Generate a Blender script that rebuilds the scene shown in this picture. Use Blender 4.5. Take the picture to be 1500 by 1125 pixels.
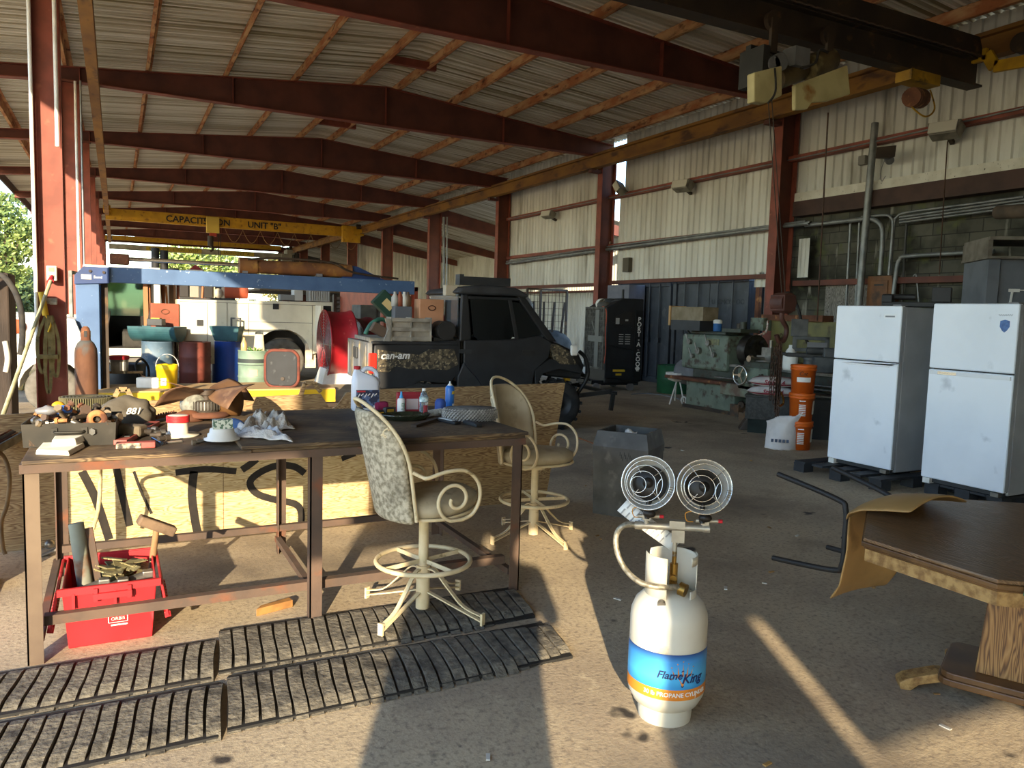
import bpy, math, random
from math import sin, cos, pi, radians, sqrt, atan2, hypot
from mathutils import Vector, Matrix, noise
random.seed(7)
SC = bpy.context.scene
COL = SC.collection
for o in list(bpy.data.objects):
    bpy.data.objects.remove(o)

# ------------------------------------------------------------------ camera
YAW, PITCH, ROLL, FPX, CAMH = .4758, .0906, .0292, 1127., 1.6
_f = Vector((sin(YAW)*cos(PITCH), cos(YAW)*cos(PITCH), -sin(PITCH)))
_r0 = Vector((cos(YAW), -sin(YAW), 0)); _d0 = _f.cross(_r0)
_r = cos(ROLL)*_r0 - sin(ROLL)*_d0
_d = sin(ROLL)*_r0 + cos(ROLL)*_d0
cd = bpy.data.cameras.new('camera'); cam = bpy.data.objects.new('camera', cd); COL.objects.link(cam)
cd.sensor_width = 36; cd.lens = FPX/1500*36; cd.clip_start = .05; cd.clip_end = 600
cam.matrix_world = Matrix(((_r.x, -_d.x, -_f.x, 0), (_r.y, -_d.y, -_f.y, 0), (_r.z, -_d.z, -_f.z, CAMH), (0, 0, 0, 1)))
SC.camera = cam
def ray(x, y): return _r*((x-750)/FPX) + _d*((y-562.5)/FPX) + _f
CP = Vector((0, 0, CAMH))
def onZ(x, y, z=0.): r = ray(x, y); return CP + r*((z-CAMH)/r.z)
def onY(x, y, Y): r = ray(x, y); return CP + r*(Y/r.y)
def onX(x, y, X): r = ray(x, y); return CP + r*(X/r.x)

# ------------------------------------------------------------------ light
SUN_AZ, SUN_EL = radians(26.3), radians(15.5)
w = bpy.data.worlds.new('sky'); SC.world = w; w.use_nodes = True
nt = w.node_tree; bg = nt.nodes['Background']
sky = nt.nodes.new('ShaderNodeTexSky'); sky.sky_type = 'NISHITA'; sky.sun_disc = False
sky.sun_elevation = radians(26); sky.sun_rotation = SUN_AZ + pi; sky.air_density = 1.0; sky.dust_density = 0.25; sky.ozone_density = 1.2
hs = nt.nodes.new('ShaderNodeHueSaturation'); hs.inputs['Saturation'].default_value = 1.1
nt.links.new(sky.outputs[0], hs.inputs['Color']); nt.links.new(hs.outputs[0], bg.inputs[0])
bg.inputs[1].default_value = .54
sl = bpy.data.lights.new('sun', 'SUN'); sl.energy = 10; sl.angle = radians(.55); sl.color = (1, .83, .58)
so = bpy.data.objects.new('sun', sl); COL.objects.link(so)
sd = Vector((sin(SUN_AZ)*cos(SUN_EL), cos(SUN_AZ)*cos(SUN_EL), -sin(SUN_EL)))
so.rotation_euler = sd.to_track_quat('-Z', 'Y').to_euler(); so.location = (-20, -30, 15)
SC.view_settings.view_transform = 'Standard'; SC.view_settings.look = 'None'
SC.view_settings.exposure = 0.33; SC.view_settings.gamma = 1.0; SC.view_settings.use_curve_mapping = False

# ------------------------------------------------------------------ helpers
def lin(h):
    h = h.lstrip('#'); o = []
    for i in (0, 2, 4):
        c = int(h[i:i+2], 16)/255.; o.append(c/12.92 if c <= .04045 else ((c+.055)/1.055)**2.4)
    return (*o, 1.)
MATS = {}
def mat(name, c1, c2=None, scale=6., rough=.7, metal=0., bump=0., bscale=None, lo=.4, hi=.62, c3=None, scale3=2., lo3=.55, hi3=.65,
        stretch=None, alpha=None, trans=0., emit=0., detail=5., coat=0.):
    if name in MATS: return MATS[name]
    m = bpy.data.materials.new(name); m.use_nodes = True; n = m.node_tree; L = n.links.new
    b = n.nodes['Principled BSDF']; b.inputs['Roughness'].default_value = rough; b.inputs['Metallic'].default_value = metal
    b.inputs['Base Color'].default_value = lin(c1)
    if trans: b.inputs['Transmission Weight'].default_value = trans
    if coat: b.inputs['Coat Weight'].default_value = coat
    if emit: b.inputs['Emission Color'].default_value = lin(c1); b.inputs['Emission Strength'].default_value = emit
    tc = n.nodes.new('ShaderNodeTexCoord'); mp = n.nodes.new('ShaderNodeMapping'); L(tc.outputs['Object'], mp.inputs[0])
    if stretch: mp.inputs['Scale'].default_value = stretch
    def nz(s, lo, hi, seed=0.):
        t = n.nodes.new('ShaderNodeTexNoise'); t.inputs['Scale'].default_value = s; t.inputs['Detail'].default_value = detail
        if seed:
            m2 = n.nodes.new('ShaderNodeMapping'); m2.inputs['Location'].default_value = (seed, seed*.7, seed*1.3); L(mp.outputs[0], m2.inputs[0]); L(m2.outputs[0], t.inputs[0])
        else: L(mp.outputs[0], t.inputs[0])
        r = n.nodes.new('ShaderNodeMapRange'); r.inputs[1].default_value = lo; r.inputs[2].default_value = hi; L(t.outputs[0], r.inputs[0])
        return r.outputs[0], t.outputs[0]
    col = None
    if c2:
        f, _ = nz(scale, lo, hi)
        mx = n.nodes.new('ShaderNodeMix'); mx.data_type = 'RGBA'; mx.inputs[6].default_value = lin(c1); mx.inputs[7].default_value = lin(c2); L(f, mx.inputs[0]); col = mx.outputs[2]
        if c3:
            f, _ = nz(scale3, lo3, hi3, 5.3)
            m3 = n.nodes.new('ShaderNodeMix'); m3.data_type = 'RGBA'; L(col, m3.inputs[6]); m3.inputs[7].default_value = lin(c3); L(f, m3.inputs[0]); col = m3.outputs[2]
        L(col, b.inputs['Base Color'])
    if bump:
        _, h = nz(bscale or scale*4, 0, 1, 2.1)
        bp = n.nodes.new('ShaderNodeBump'); bp.inputs['Strength'].default_value = bump; bp.inputs['Distance'].default_value = .01; L(h, bp.inputs['Height']); L(bp.outputs[0], b.inputs['Normal'])
    MATS[name] = m; return m

class MB:
    def __init__(s): s.v = []; s.f = []; s.sm = []; s.M = Matrix()
    def add(s, vs, fs, smooth=False):
        b = len(s.v); M = s.M
        s.v += [tuple(M @ Vector(v)) for v in vs]
        s.f += [tuple(i+b for i in f) for f in fs]; s.sm += [smooth]*len(fs); return s
    def box(s, x0, x1, y0, y1, z0, z1):
        return s.add([(x0,y0,z0),(x1,y0,z0),(x1,y1,z0),(x0,y1,z0),(x0,y0,z1),(x1,y0,z1),(x1,y1,z1),(x0,y1,z1)],
            [(3,2,1,0),(4,5,6,7),(0,1,5,4),(1,2,6,5),(2,3,7,6),(3,0,4,7)])
    def bx(s, c, d, R=None):
        o = s.M
        s.M = o @ Matrix.Translation(c) @ (R.to_4x4() if R else Matrix()); s.box(-d[0]/2,d[0]/2,-d[1]/2,d[1]/2,-d[2]/2,d[2]/2); s.M = o; return s
    def bar(s, p, q, a, b, up=(0,0,1)):
        p = Vector(p); q = Vector(q); z = (q-p); l = z.length; z.normalize(); u = Vector(up)
        if abs(z.dot(u)) > .98: u = Vector((0,1,0))
        x = u.cross(z).normalized(); y = z.cross(x); o = s.M
        s.M = o @ Matrix(((x.x,y.x,z.x,p.x),(x.y,y.y,z.y,p.y),(x.z,y.z,z.z,p.z),(0,0,0,1))); s.box(-a/2,a/2,-b/2,b/2,0,l); s.M = o; return s
    def cyl(s, p, q, r, r2=None, n=16, caps=True, smooth=True):
        p = Vector(p); q = Vector(q); r2 = r if r2 is None else r2; z = (q-p).normalized(); u = Vector((0,0,1)) if abs(z.z) < .9 else Vector((1,0,0))
        x = u.cross(z).normalized(); y = z.cross(x); vs = []
        for c, rr in ((p, r), (q, r2)):
            for i in range(n): a = 2*pi*i/n; vs.append(c + x*(rr*cos(a)) + y*(rr*sin(a)))
        s.add(vs, [(i,(i+1)%n,n+(i+1)%n,n+i) for i in range(n)], smooth)
        if caps: s.add(vs, [tuple(range(n-1,-1,-1)), tuple(range(n,2*n))])
        return s
    def tube(s, pts, r, n=8, closed=False, smooth=True, caps=True):
        P = [Vector(p) for p in pts]; m = len(P); R = r if isinstance(r, (list, tuple)) else [r]*m
        T = []
        for i in range(m):
            a = P[(i-1) % m] if (closed or i) else P[i]; b = P[(i+1) % m] if (closed or i < m-1) else P[i]
            t = b-a; T.append(t.normalized() if t.length > 1e-9 else Vector((0,0,1)))
        u = Vector((0,0,1)) if abs(T[0].z) < .9 else Vector((1,0,0)); x = u.cross(T[0]).normalized(); vs = []
        for i in range(m):
            x = (x - T[i]*x.dot(T[i])).normalized(); y = T[i].cross(x)
            for k in range(n): a = 2*pi*k/n; vs.append(P[i] + x*(R[i]*cos(a)) + y*(R[i]*sin(a)))
        fs = []
        for i in range(m if closed else m-1):
            j = (i+1) % m
            for k in range(n): l = (k+1) % n; fs.append((i*n+k, i*n+l, j*n+l, j*n+k))
        s.add(vs, fs, smooth)
        if caps and not closed: s.add(vs, [tuple(range(n-1,-1,-1)), tuple(range((m-1)*n, m*n))])
        return s
    def lathe(s, prof, n=24, c=(0,0,0), smooth=True, a0=0., a1=2*pi, caps=False):
        vs = []; full = abs(a1-a0-2*pi) < 1e-6; k = n if full else n+1
        for r, z in prof:
            for i in range(k): a = a0+(a1-a0)*i/n; vs.append((c[0]+r*cos(a), c[1]+r*sin(a), c[2]+z))
        fs = []
        for j in range(len(prof)-1):
            for i in range(n): l = (i+1) % k; fs.append((j*k+i, j*k+l, (j+1)*k+l, (j+1)*k+i))
        s.add(vs, fs, smooth)
        if caps: s.add(vs, [tuple(range(k-1,-1,-1)), tuple(range((len(prof)-1)*k, len(prof)*k))])
        return s
    def prism(s, poly, h0, h1, plane='XY'):
        n = len(poly)
        def P(a, b, h): return {'XY': (a,b,h), 'XZ': (a,h,b), 'YZ': (h,a,b)}[plane]
        vs = [P(a,b,h0) for a,b in poly] + [P(a,b,h1) for a,b in poly]
        return s.add(vs, [tuple(range(n-1,-1,-1)), tuple(range(n,2*n))] + [(i,(i+1)%n,n+(i+1)%n,n+i) for i in range(n)])
    def quad(s, *p): return s.add(p, [tuple(range(len(p)))])
    def grid(s, fn, nu, nv, smooth=True, thick=0.):
        vs = [fn(i/nu, j/nv) for j in range(nv+1) for i in range(nu+1)]; k = nu+1
        fs = [(j*k+i, j*k+i+1, (j+1)*k+i+1, (j+1)*k+i) for j in range(nv) for i in range(nu)]
        return s.add(vs, fs, smooth)
    def ball(s, c, r, n=14, m=9):
        rx, ry, rz = (r, r, r) if not isinstance(r, (tuple, list)) else r
        vs = [(c[0]+rx*sin(pi*j/m)*cos(2*pi*i/n), c[1]+ry*sin(pi*j/m)*sin(2*pi*i/n), c[2]-rz*cos(pi*j/m)) for j in range(m+1) for i in range(n)]
        return s.add(vs, [(j*n+i, j*n+(i+1)%n, (j+1)*n+(i+1)%n, (j+1)*n+i) for j in range(m) for i in range(n)], True)

def out(name, mb, m, parent=None, bevel=0., solid=0., sub=0):
    me = bpy.data.meshes.new(name); me.from_pydata([tuple(v) for v in mb.v], [], mb.f); me.polygons.foreach_set('use_smooth', mb.sm); me.update()
    if m: me.materials.append(m)
    o = bpy.data.objects.new(name, me); COL.objects.link(o)
    if parent: o.parent = parent
    if solid: k = o.modifiers.new('s', 'SOLIDIFY'); k.thickness = solid; k.offset = 0
    if sub: k = o.modifiers.new('u', 'SUBSURF'); k.levels = k.render_levels = sub
    if bevel: k = o.modifiers.new('b', 'BEVEL'); k.width = bevel; k.segments = 2; k.limit_method = 'ANGLE'; k.angle_limit = radians(35)
    return o
def tag(o, label, cat, group=None, kind=None):
    o['label'] = label; o['category'] = cat
    if group: o['group'] = group
    if kind: o['kind'] = kind
    return o
def thing(name, label, cat, loc=(0,0,0), rz=0., group=None, rot=None):
    o = bpy.data.objects.new(name, None); o.empty_display_size = .1; COL.objects.link(o); o.location = loc; o.rotation_euler = rot or (0,0,rz)
    return tag(o, label, cat, group)
def solo(name, mb, m, label, cat, group=None, loc=None, rz=0., **k):
    o = out(name, mb, m, **k)
    if loc is not None: o.location = loc; o.rotation_euler = (0,0,rz)
    return tag(o, label, cat, group)
def struct(name, mb, m, parent=None, **k):
    o = out(name, mb, m, parent, **k)
    if not parent: o['kind'] = 'structure'
    return o
def dup(root, loc, rz=None, label=None, group=None):
    r = root.copy(); COL.objects.link(r); r.location = loc
    if rz is not None: r.rotation_euler = (0,0,rz)
    if label: r['label'] = label
    if group: r['group'] = group
    for ch in list(root.children):
        c = ch.copy(); COL.objects.link(c); c.parent = r
        for g in ch.children:
            d = g.copy(); COL.objects.link(d); d.parent = c
    return r
def textmesh(s, size, depth=.002, align='CENTER', shear=0., bold=0.):
    cu = bpy.data.curves.new('t', 'FONT'); cu.body = s; cu.size = size; cu.extrude = depth/2; cu.align_x = align; cu.align_y = 'CENTER'; cu.shear = shear; cu.offset = bold; cu.resolution_u = 3
    ob = bpy.data.objects.new('t', cu); COL.objects.link(ob); dg = bpy.context.evaluated_depsgraph_get()
    me = ob.evaluated_get(dg).to_mesh(); vs = [tuple(v.co) for v in me.vertices]; fs = [tuple(p.vertices) for p in me.polygons]
    ob.evaluated_get(dg).to_mesh_clear(); bpy.data.objects.remove(ob); bpy.data.curves.remove(cu)
    mb = MB(); mb.v = vs; mb.f = fs; mb.sm = [False]*len(fs); return mb
def place(mb, M):
    mb.v = [tuple(M @ Vector(v)) for v in mb.v]; return mb
def frame(o, x, y):     # matrix: local x -> x, local y -> y, local z -> x cross y
    x = Vector(x).normalized(); y = Vector(y).normalized(); z = x.cross(y).normalized(); o = Vector(o)
    return Matrix(((x.x,y.x,z.x,o.x),(x.y,y.y,z.y,o.y),(x.z,y.z,z.z,o.z),(0,0,0,1)))
def text(s, size, o, x, y, m, parent=None, name='lettering', **k):
    return out(name, place(textmesh(s, size, **k), frame(o, x, y)), m, parent)
def rect(x0, x1, y0, y1, r=0., k=3):
    if not r: return [(x0,y0),(x1,y0),(x1,y1),(x0,y1)]
    p = []
    for cx, cy, a in ((x1-r,y0+r,-pi/2),(x1-r,y1-r,0),(x0+r,y1-r,pi/2),(x0+r,y0+r,pi)):
        for i in range(k+1): t = a+pi/2*i/k; p.append((cx+r*cos(t), cy+r*sin(t)))
    return p
def spline(pts, n=8):
    P = [Vector(p) for p in pts]; o = []
    for i in range(len(P)-1):
        a = P[max(i-1,0)]; b = P[i]; c = P[i+1]; d = P[min(i+2,len(P)-1)]
        for k in range(n):
            t = k/n; o.append(.5*((2*b)+(c-a)*t+(2*a-5*b+4*c-d)*t*t+(3*b-a-3*c+d)*t**3))
    o.append(P[-1]); return o
def R3(ax, a): return Matrix.Rotation(a, 3, ax)
def ibeam(mb, p, q, h, wd, tw=.012, tf=.016, up=(0,0,1)):
    p = Vector(p); q = Vector(q); u = Vector(up)
    mb.bar(p, q, tw, h, up=u); mb.bar(p+u*(h/2), q+u*(h/2), wd, tf, up=u); mb.bar(p-u*(h/2), q-u*(h/2), wd, tf, up=u)
    return mb
# ------------------------------------------------------------------ materials of the building
RED = mat('red oxide steel', '#8a4433', '#723728', 3, .62, bump=.1, c3='#9c5a42', scale3=7, lo3=.62, hi3=.75)
REDB = mat('red oxide steel dark', '#6a3a2c', '#563026', 2, .7, bump=.1)
RUSTP = mat('rusty purlin', '#a8683f', '#c69a6c', 5, .85, bump=.3, c3='#5a2a1a', scale3=9, lo3=.55, hi3=.7, stretch=(1,.35,1))
GALV = mat('weathered rib shaded galvanised roof', '#e2ded2', '#b9b09a', 1.0, .75, .05, lo=.42, hi=.6, c3='#8f8468', scale3=1.6, lo3=.56, hi3=.64, stretch=(.05,9,1))  # dirt streaks also put the ribs' light and dark into the colour
WALLM = mat('pale painted sheet', '#d6d5cc', '#c2c0b6', 1.2, .75, .05, c3='#8f8a7c', scale3=2.2, lo3=.56, hi3=.75, stretch=(1,1,.22))
YEL = mat('crane yellow', '#c99a1c', '#b88a1a', 3, .55, c3='#8d661c', scale3=6, lo3=.58, hi3=.7)
YOLD = mat('old yellow crane rail', '#9a6c28', '#7d5526', 2.5, .7, bump=.1, c3='#5a3a20', scale3=5, lo3=.55, hi3=.68, stretch=(1,.4,1))
DKST = mat('dark grimy steel', '#3b2d20', '#2a2019', 2, .6, bump=.15, c3='#6d5230', scale3=4, lo3=.6, hi3=.75)
CONC = None
def concrete():
    m = bpy.data.materials.new('oil stained concrete'); m.use_nodes = True; n = m.node_tree; L = n.links.new; b = n.nodes['Principled BSDF']
    tc = n.nodes.new('ShaderNodeTexCoord')
    def nz(s, lo, hi, d=6., st=None):
        t = n.nodes.new('ShaderNodeTexNoise'); t.inputs['Scale'].default_value = s; t.inputs['Detail'].default_value = d; t.inputs['Roughness'].default_value = .62
        mp = n.nodes.new('ShaderNodeMapping'); mp.inputs['Location'].default_value = (s*3.1, s*1.7, 0); L(tc.outputs['Object'], mp.inputs[0]); L(mp.outputs[0], t.inputs[0])
        if st: mp.inputs['Scale'].default_value = st
        r = n.nodes.new('ShaderNodeMapRange'); r.inputs[1].default_value = lo; r.inputs[2].default_value = hi; L(t.outputs[0], r.inputs[0]); return r.outputs[0], t.outputs[0]
    def mix(a, c, f):
        x = n.nodes.new('ShaderNodeMix'); x.data_type = 'RGBA'; L(f, x.inputs[0])
        if isinstance(a, tuple): x.inputs[6].default_value = a
        else: L(a, x.inputs[6])
        x.inputs[7].default_value = c; return x.outputs[2]
    c = mix(lin('#bcaa8c'), lin('#a3927a'), nz(1.1, .38, .62)[0])
    c = mix(c, lin('#cdbc9c'), nz(9, .58, .8)[0])
    c = mix(c, lin('#75685a'), nz(38, .5, .78, 3)[0])
    c = mix(c, lin('#7a6d5c'), nz(.55, .53, .7)[0])
    c = mix(c, lin('#3a332d'), nz(2.3, .675, .715, 3)[0])
    L(c, b.inputs['Base Color']); b.inputs['Roughness'].default_value = .82
    bp = n.nodes.new('ShaderNodeBump'); bp.inputs['Strength'].default_value = .35; bp.inputs['Distance'].default_value = .01
    L(nz(55, 0, 1, 8)[1], bp.inputs['Height']); L(bp.outputs[0], b.inputs['Normal']); return m
CONC = concrete()
SAND = mat('sandy yard', '#b39c74', '#8d7a5a', .5, .95, bump=.3, bscale=20, c3='#6f6247', scale3=.2)

struct('floor', MB().box(-4.2, 20, -9, 60.5, -.2, 0), CONC)
struct('yard_ground', MB().box(-160, 160, -90, 260, -.5, -.04), SAND)

# ------------------------------------------------------------------ roof sheets (corrugated geometry)
EAX, EAZ, RIX, RIZ, RRX, RRZ = -3.45, 5.74+.16, 5.45, 6.58+.2, 12.0, 6.03+.2
Y0, Y1 = -7.5, 60.3
def rafter_top(x):
    if x <= RIX: return 5.72 + (x+3.4)*(6.57-5.72)/(RIX+3.4)
    return 6.57 - (x-RIX)*(6.57-6.05)/(11.6-RIX)
def roof(name, xa, za, xb, zb, y0, y1, pitch=.14, amp=.045):
    n = int((y1-y0)/pitch); mb = MB(); vs = []
    for i in range(n):
        for a, dz in ((0,0), (.4,0), (.52,1), (.88,1)): vs += [(xa, y0+(i+a)*pitch, za+dz*amp), (xb, y0+(i+a)*pitch, zb+dz*amp)]
    mb.add(vs, [(2*i, 2*i+1, 2*i+3, 2*i+2) for i in range(len(vs)//2-1)]); return struct(name, mb, GALV, solid=.002)
roof('ceiling', EAX, rafter_top(EAX)+.235, RIX, rafter_top(RIX)+.235, Y0, Y1)
roof('ceiling', RIX, rafter_top(RIX)+.235, 12.0, rafter_top(12.0)+.235, Y0, Y1)
# lean-to roof beyond the third bay
roof('ceiling', 11.7, 5.85, 18.0, 4.72, 23.4, 60.3)

# ------------------------------------------------------------------ corrugated wall sheets, ribs upright
def ribwall(mb, x, y0, y1, z0, z1, pitch=.2, d=.03, axis='Y'):
    prof = [(0,0),(.46,0),(.56,1),(.9,1)]; pts = []; n = int((y1-y0)/pitch)+1
    for i in range(n):
        for a, h in prof:
            y = y0+(i+a)*pitch
            if y <= y1: pts.append((y, h*d))
    pts.append((y1, 0)); vs = []
    for y, h in pts:
        for z in (z0, z1): vs.append((x+h, y, z) if axis == 'Y' else (y, x+h, z))
    return mb.add(vs, [(2*i, 2*i+2, 2*i+3, 2*i+1) for i in range(len(pts)-1)])
WX = 11.75
wr = MB()
ribwall(wr, WX, 17.32, 23.3, 2.52, 6.27); ribwall(wr, WX+.1, 23.3, 60.3, 5.7, 6.27)
ribwall(wr, WX, 11.22, 16.75, 2.56, 6.27)          # a slit of sky is left beside the second column
ribwall(wr, WX, 16.75, 16.95, 2.56, 4.9)
ribwall(wr, WX, 5.0, 11.22, 4.02, 6.27)
ribwall(wr, WX, -7.5, 5.0, 0, 6.2)
ribwall(wr, WX, 11.22, 12.0, 2.3, 2.6)
struct('wall_right', wr, WALLM, solid=.002)
lw = MB(); ribwall(lw, 17.8, 23.6, 42.4, 0, 5.0)
struct('wall_annexe_side', lw, WALLM, solid=.002)
lw = MB(); ribwall(lw, 42.4, 11.9, 17.8, 0, 5.9, axis='X'); ribwall(lw, 42.4, 6.6, 11.9, 0, .02, axis='X')
struct('wall_annexe_back', lw, WALLM, solid=.002)
lw = MB(); ribwall(lw, 60.2, 10.9, 17.8, 0, 6.1, axis='X')
struct('wall_back', lw, mat('dim sheet', '#57524a', '#453f38', 1, .8), solid=.002)
lw = MB(); ribwall(lw, 17.8, 42.4, 60.2, 0, 5.0)
struct('wall_annexe_far', lw, WALLM, solid=.002)

# block wall to the right of the first column
def blockmat():
    m = bpy.data.materials.new('mossy concrete block'); m.use_nodes = True; n = m.node_tree; L = n.links.new; b = n.nodes['Principled BSDF']; b.inputs['Roughness'].default_value = .95
    tc = n.nodes.new('ShaderNodeTexCoord'); mp = n.nodes.new('ShaderNodeMapping'); mp.inputs['Rotation'].default_value = (0, pi/2, 0)
    sp = n.nodes.new('ShaderNodeSeparateXYZ'); cb = n.nodes.new('ShaderNodeCombineXYZ'); L(tc.outputs['Object'], sp.inputs[0]); L(sp.outputs['Y'], cb.inputs['X']); L(sp.outputs['Z'], cb.inputs['Y'])
    br = n.nodes.new('ShaderNodeTexBrick'); L(cb.outputs[0], br.inputs['Vector']); br.inputs['Scale'].default_value = 1; br.inputs['Brick Width'].default_value = .41; br.inputs['Row Height'].default_value = .205
    br.inputs['Mortar Size'].default_value = .008; br.inputs['Color1'].default_value = lin('#5e5c50'); br.inputs['Color2'].default_value = lin('#4d4b42'); br.inputs['Mortar'].default_value = lin('#34322c')
    def nz(s, lo, hi, st=(1,1,1)):
        t = n.nodes.new('ShaderNodeTexNoise'); t.inputs['Scale'].default_value = s; t.inputs['Detail'].default_value = 7; p = n.nodes.new('ShaderNodeMapping'); p.inputs['Scale'].default_value = st
        L(tc.outputs['Object'], p.inputs[0]); L(p.outputs[0], t.inputs[0]); r = n.nodes.new('ShaderNodeMapRange'); r.inputs[1].default_value = lo; r.inputs[2].default_value = hi; L(t.outputs[0], r.inputs[0]); return r.outputs[0]
    c = br.outputs['Color']
    for col, a in (('#2b2b22', nz(1.4, .45, .62)), ('#565a3a', nz(3, .56, .7)), ('#9a978a', nz(2.2, .64, .72, (1,1.6,.35)))):
        x = n.nodes.new('ShaderNodeMix'); x.data_type = 'RGBA'; L(a, x.inputs[0]); L(c, x.inputs[6]); x.inputs[7].default_value = lin(col); c = x.outputs[2]
    L(c, b.inputs['Base Color']); bp = n.nodes.new('ShaderNodeBump'); bp.inputs['Strength'].default_value = .6; bp.inputs['Distance'].default_value = .01; L(br.outputs['Fac'], bp.inputs['Height']); bp.invert = True; L(bp.outputs[0], b.inputs['Normal']); return m
struct('wall_block', MB().box(11.85, 12.1, -2, 11.25, 0, 4.0), blockmat())
struct('trim_1', MB().box(11.6, 11.84, 4.9, 10.95, 3.62, 3.9), mat('dark brown beam', '#4a332b', '#3d2a24', 3, .75))
struct('trim_2', MB().box(11.66, 11.72, 4.9, 10.98, 3.9, 4.07), mat('spotted white flashing', '#d8d4c6', '#c9c4b4', 5, .7, c3='#3b352d', scale3=26, lo3=.66, hi3=.7))

# ------------------------------------------------------------------ frames: columns and roof beams
FR = [('nearest', 11.1)] + [('', 11.1+6.1*k) for k in range(1, 9)]
ordn = ['first', 'second', 'third', 'fourth', 'fifth', 'sixth', 'seventh', 'eighth', 'ninth']
def roof_beam(y, label, near=False, x0=-3.4, x1=11.6):
    t = thing('roof_beam', label, 'beam', (0, y, 0))
    xs = [x0, -.85, RIX, x1]
    poly = [(x0, 5.5), (-.85, 5.74), (x1, 5.74), (x1, rafter_top(x1)), (RIX, rafter_top(RIX)), (x0, rafter_top(x0))]
    out('web', MB().prism(poly, -.006, .006, 'XZ'), REDB, t)
    f = MB(); f.bar((x0,0,5.5), (-.85,0,5.73), .2, .016); f.bar((-.85,0,5.73), (x1,0,5.73), .2, .016); out('flange', f, RUSTP if False else RED, t)
    f = MB(); f.bar((x0,0,rafter_top(x0)), (RIX,0,rafter_top(RIX)), .2, .016); f.bar((RIX,0,rafter_top(RIX)), (x1,0,rafter_top(x1)), .2, .016); out('flange', f, RED, t)
    for x in (-.55, 2.2, RIX, 8.4):
        out('stiffener', MB().box(x-.008, x+.008, -.1, .1, 5.74, rafter_top(x)), RED, t)
    return t
for k in range(-3, 9):
    y = 11.1+6.1*k
    lab = {0: 'deep red roof beam nearest the camera, crossing the top of the photo', 1: 'second red roof beam from the camera, ending above the sky slit in the right wall', 2: 'third red roof beam from the camera, ending where the right wall stops'}.get(k)
    if k < 0: lab = ['', 'red roof beam right behind the camera, second one back', 'red roof beam just behind the camera', ''][k] if False else 'red roof beam out of frame, %s over the near floor' % {-1: 'standing nearest', -2: 'second', -3: 'third'}[k]
    roof_beam(y, lab or '%s red roof beam from the camera, far down the shed' % ordn[k])
for k in range(-3, 9):
    y = 11.1+6.1*k
    if k >= 0: lab = {0: 'nearest red steel column on the open left side, straps hanging on it'}.get(k, '%s red steel column along the open left side' % ordn[k])
    else: lab = 'red steel column on the open left side, out of frame, %d bays nearer than the strapped one' % -k
    t = thing('steel_column', lab, 'column', (-.72 if k >= 0 else -.84, y, 0))
    out('web', MB().box(-.15, .15, -.006, .006, 0, 5.74), RED, t)
    out('flange', MB().box(-.165, -.15, -.1, .1, 0, 5.74), RED, t); out('flange', MB().box(.15, .165, -.1, .1, 0, 5.74), RED, t)
    out('base_plate', MB().box(-.22, .22, -.15, .15, 0, .02), REDB, t)
    out('end_plate', MB().box(-.2, .2, -.11, .11, 5.7, 5.73), REDB, t)
for k in range(-2, 9):
    y = 11.1+6.1*k
    if k >= 0: lab = {0: 'red steel column on the right wall beside the lathe and chain', 1: 'red steel column on the right wall beside the sky slit', 2: 'red steel column at the far end of the pale sheet wall'}.get(k, '%s red column under the right crane rail, past the pale wall' % ordn[k])
    else: lab = 'red steel column on the right wall, out of frame, %d bays nearer than the lathe' % -k
    x0 = 11.28 if k < 3 else 11.2
    t = thing('steel_column', lab, 'column', (0, y, 0))
    out('web', MB().box(x0, 11.68, -.006, .006, 0, 5.74), REDB, t)
    out('flange', MB().box(x0-.014, x0, -.11, .11, 0, 5.74), RED, t); out('flange', MB().box(11.68, 11.7, -.11, .11, 0, 5.74), RED, t)
    out('base_plate', MB().box(x0-.05, 11.74, -.15, .15, 0, .02), REDB, t)
    out('bracket', MB().box(10.95, x0, -.08, .08, 5.3, 5.38), REDB, t)
# lean-to beams going down to the right past the pale wall
for k in range(2, 6):
    y = 11.1+6.1*k+.15; t = thing('annexe_beam', '%s sloping red beam of the annexe right of the crane rail' % ordn[k-2], 'beam', (0, y, 0))
    out('web', MB().prism([(11.75, 5.2), (17.7, 4.3), (17.7, 4.6), (11.75, 5.78)], -.006, .006, 'XZ'), REDB, t)
    f = MB(); f.bar((11.75,0,5.2), (17.7,0,4.3), .18, .015); out('flange', f, RED, t)
# purlins
PX = [-2.2, -.75, .65, 2.1, 3.5, 4.9, 5.8, 7.15, 8.5, 9.85, 11.2]
for x in PX:
    m = MB(); z = rafter_top(x)+.015
    m.box(x-.004, x+.004, Y0, Y1, z, z+.225); m.box(x-.07, x+.004, Y0, Y1, z, z+.006); m.box(x-.004, x+.07, Y0, Y1, z+.215, z+.223)
    solo('roof_purlin', m, RUSTP, 'rusty purlin running lengthwise under the corrugated roof', 'purlin', 'roof purlins')
# short cross struts between purlins (seen above the second beam)
for (x, y) in ((5.0, 15.4), (5.0, 21.4), (5.0, 27.6)):
    solo('purlin_strut', MB().box(x-.1, x+.95, y-.05, y+.05, rafter_top(5)+.02, rafter_top(5)+.17), RED, 'short red strut between two purlins near the ridge', 'strut', 'purlin struts')
# eave angle on the left
solo('eave_trim', MB().box(-3.47, -3.41, Y0, Y1, 5.66, 5.97), mat('dark eave steel', '#4a2f25', '#3a2620', 2, .7), 'dark eave angle along the left edge of the roof', 'eave')
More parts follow.
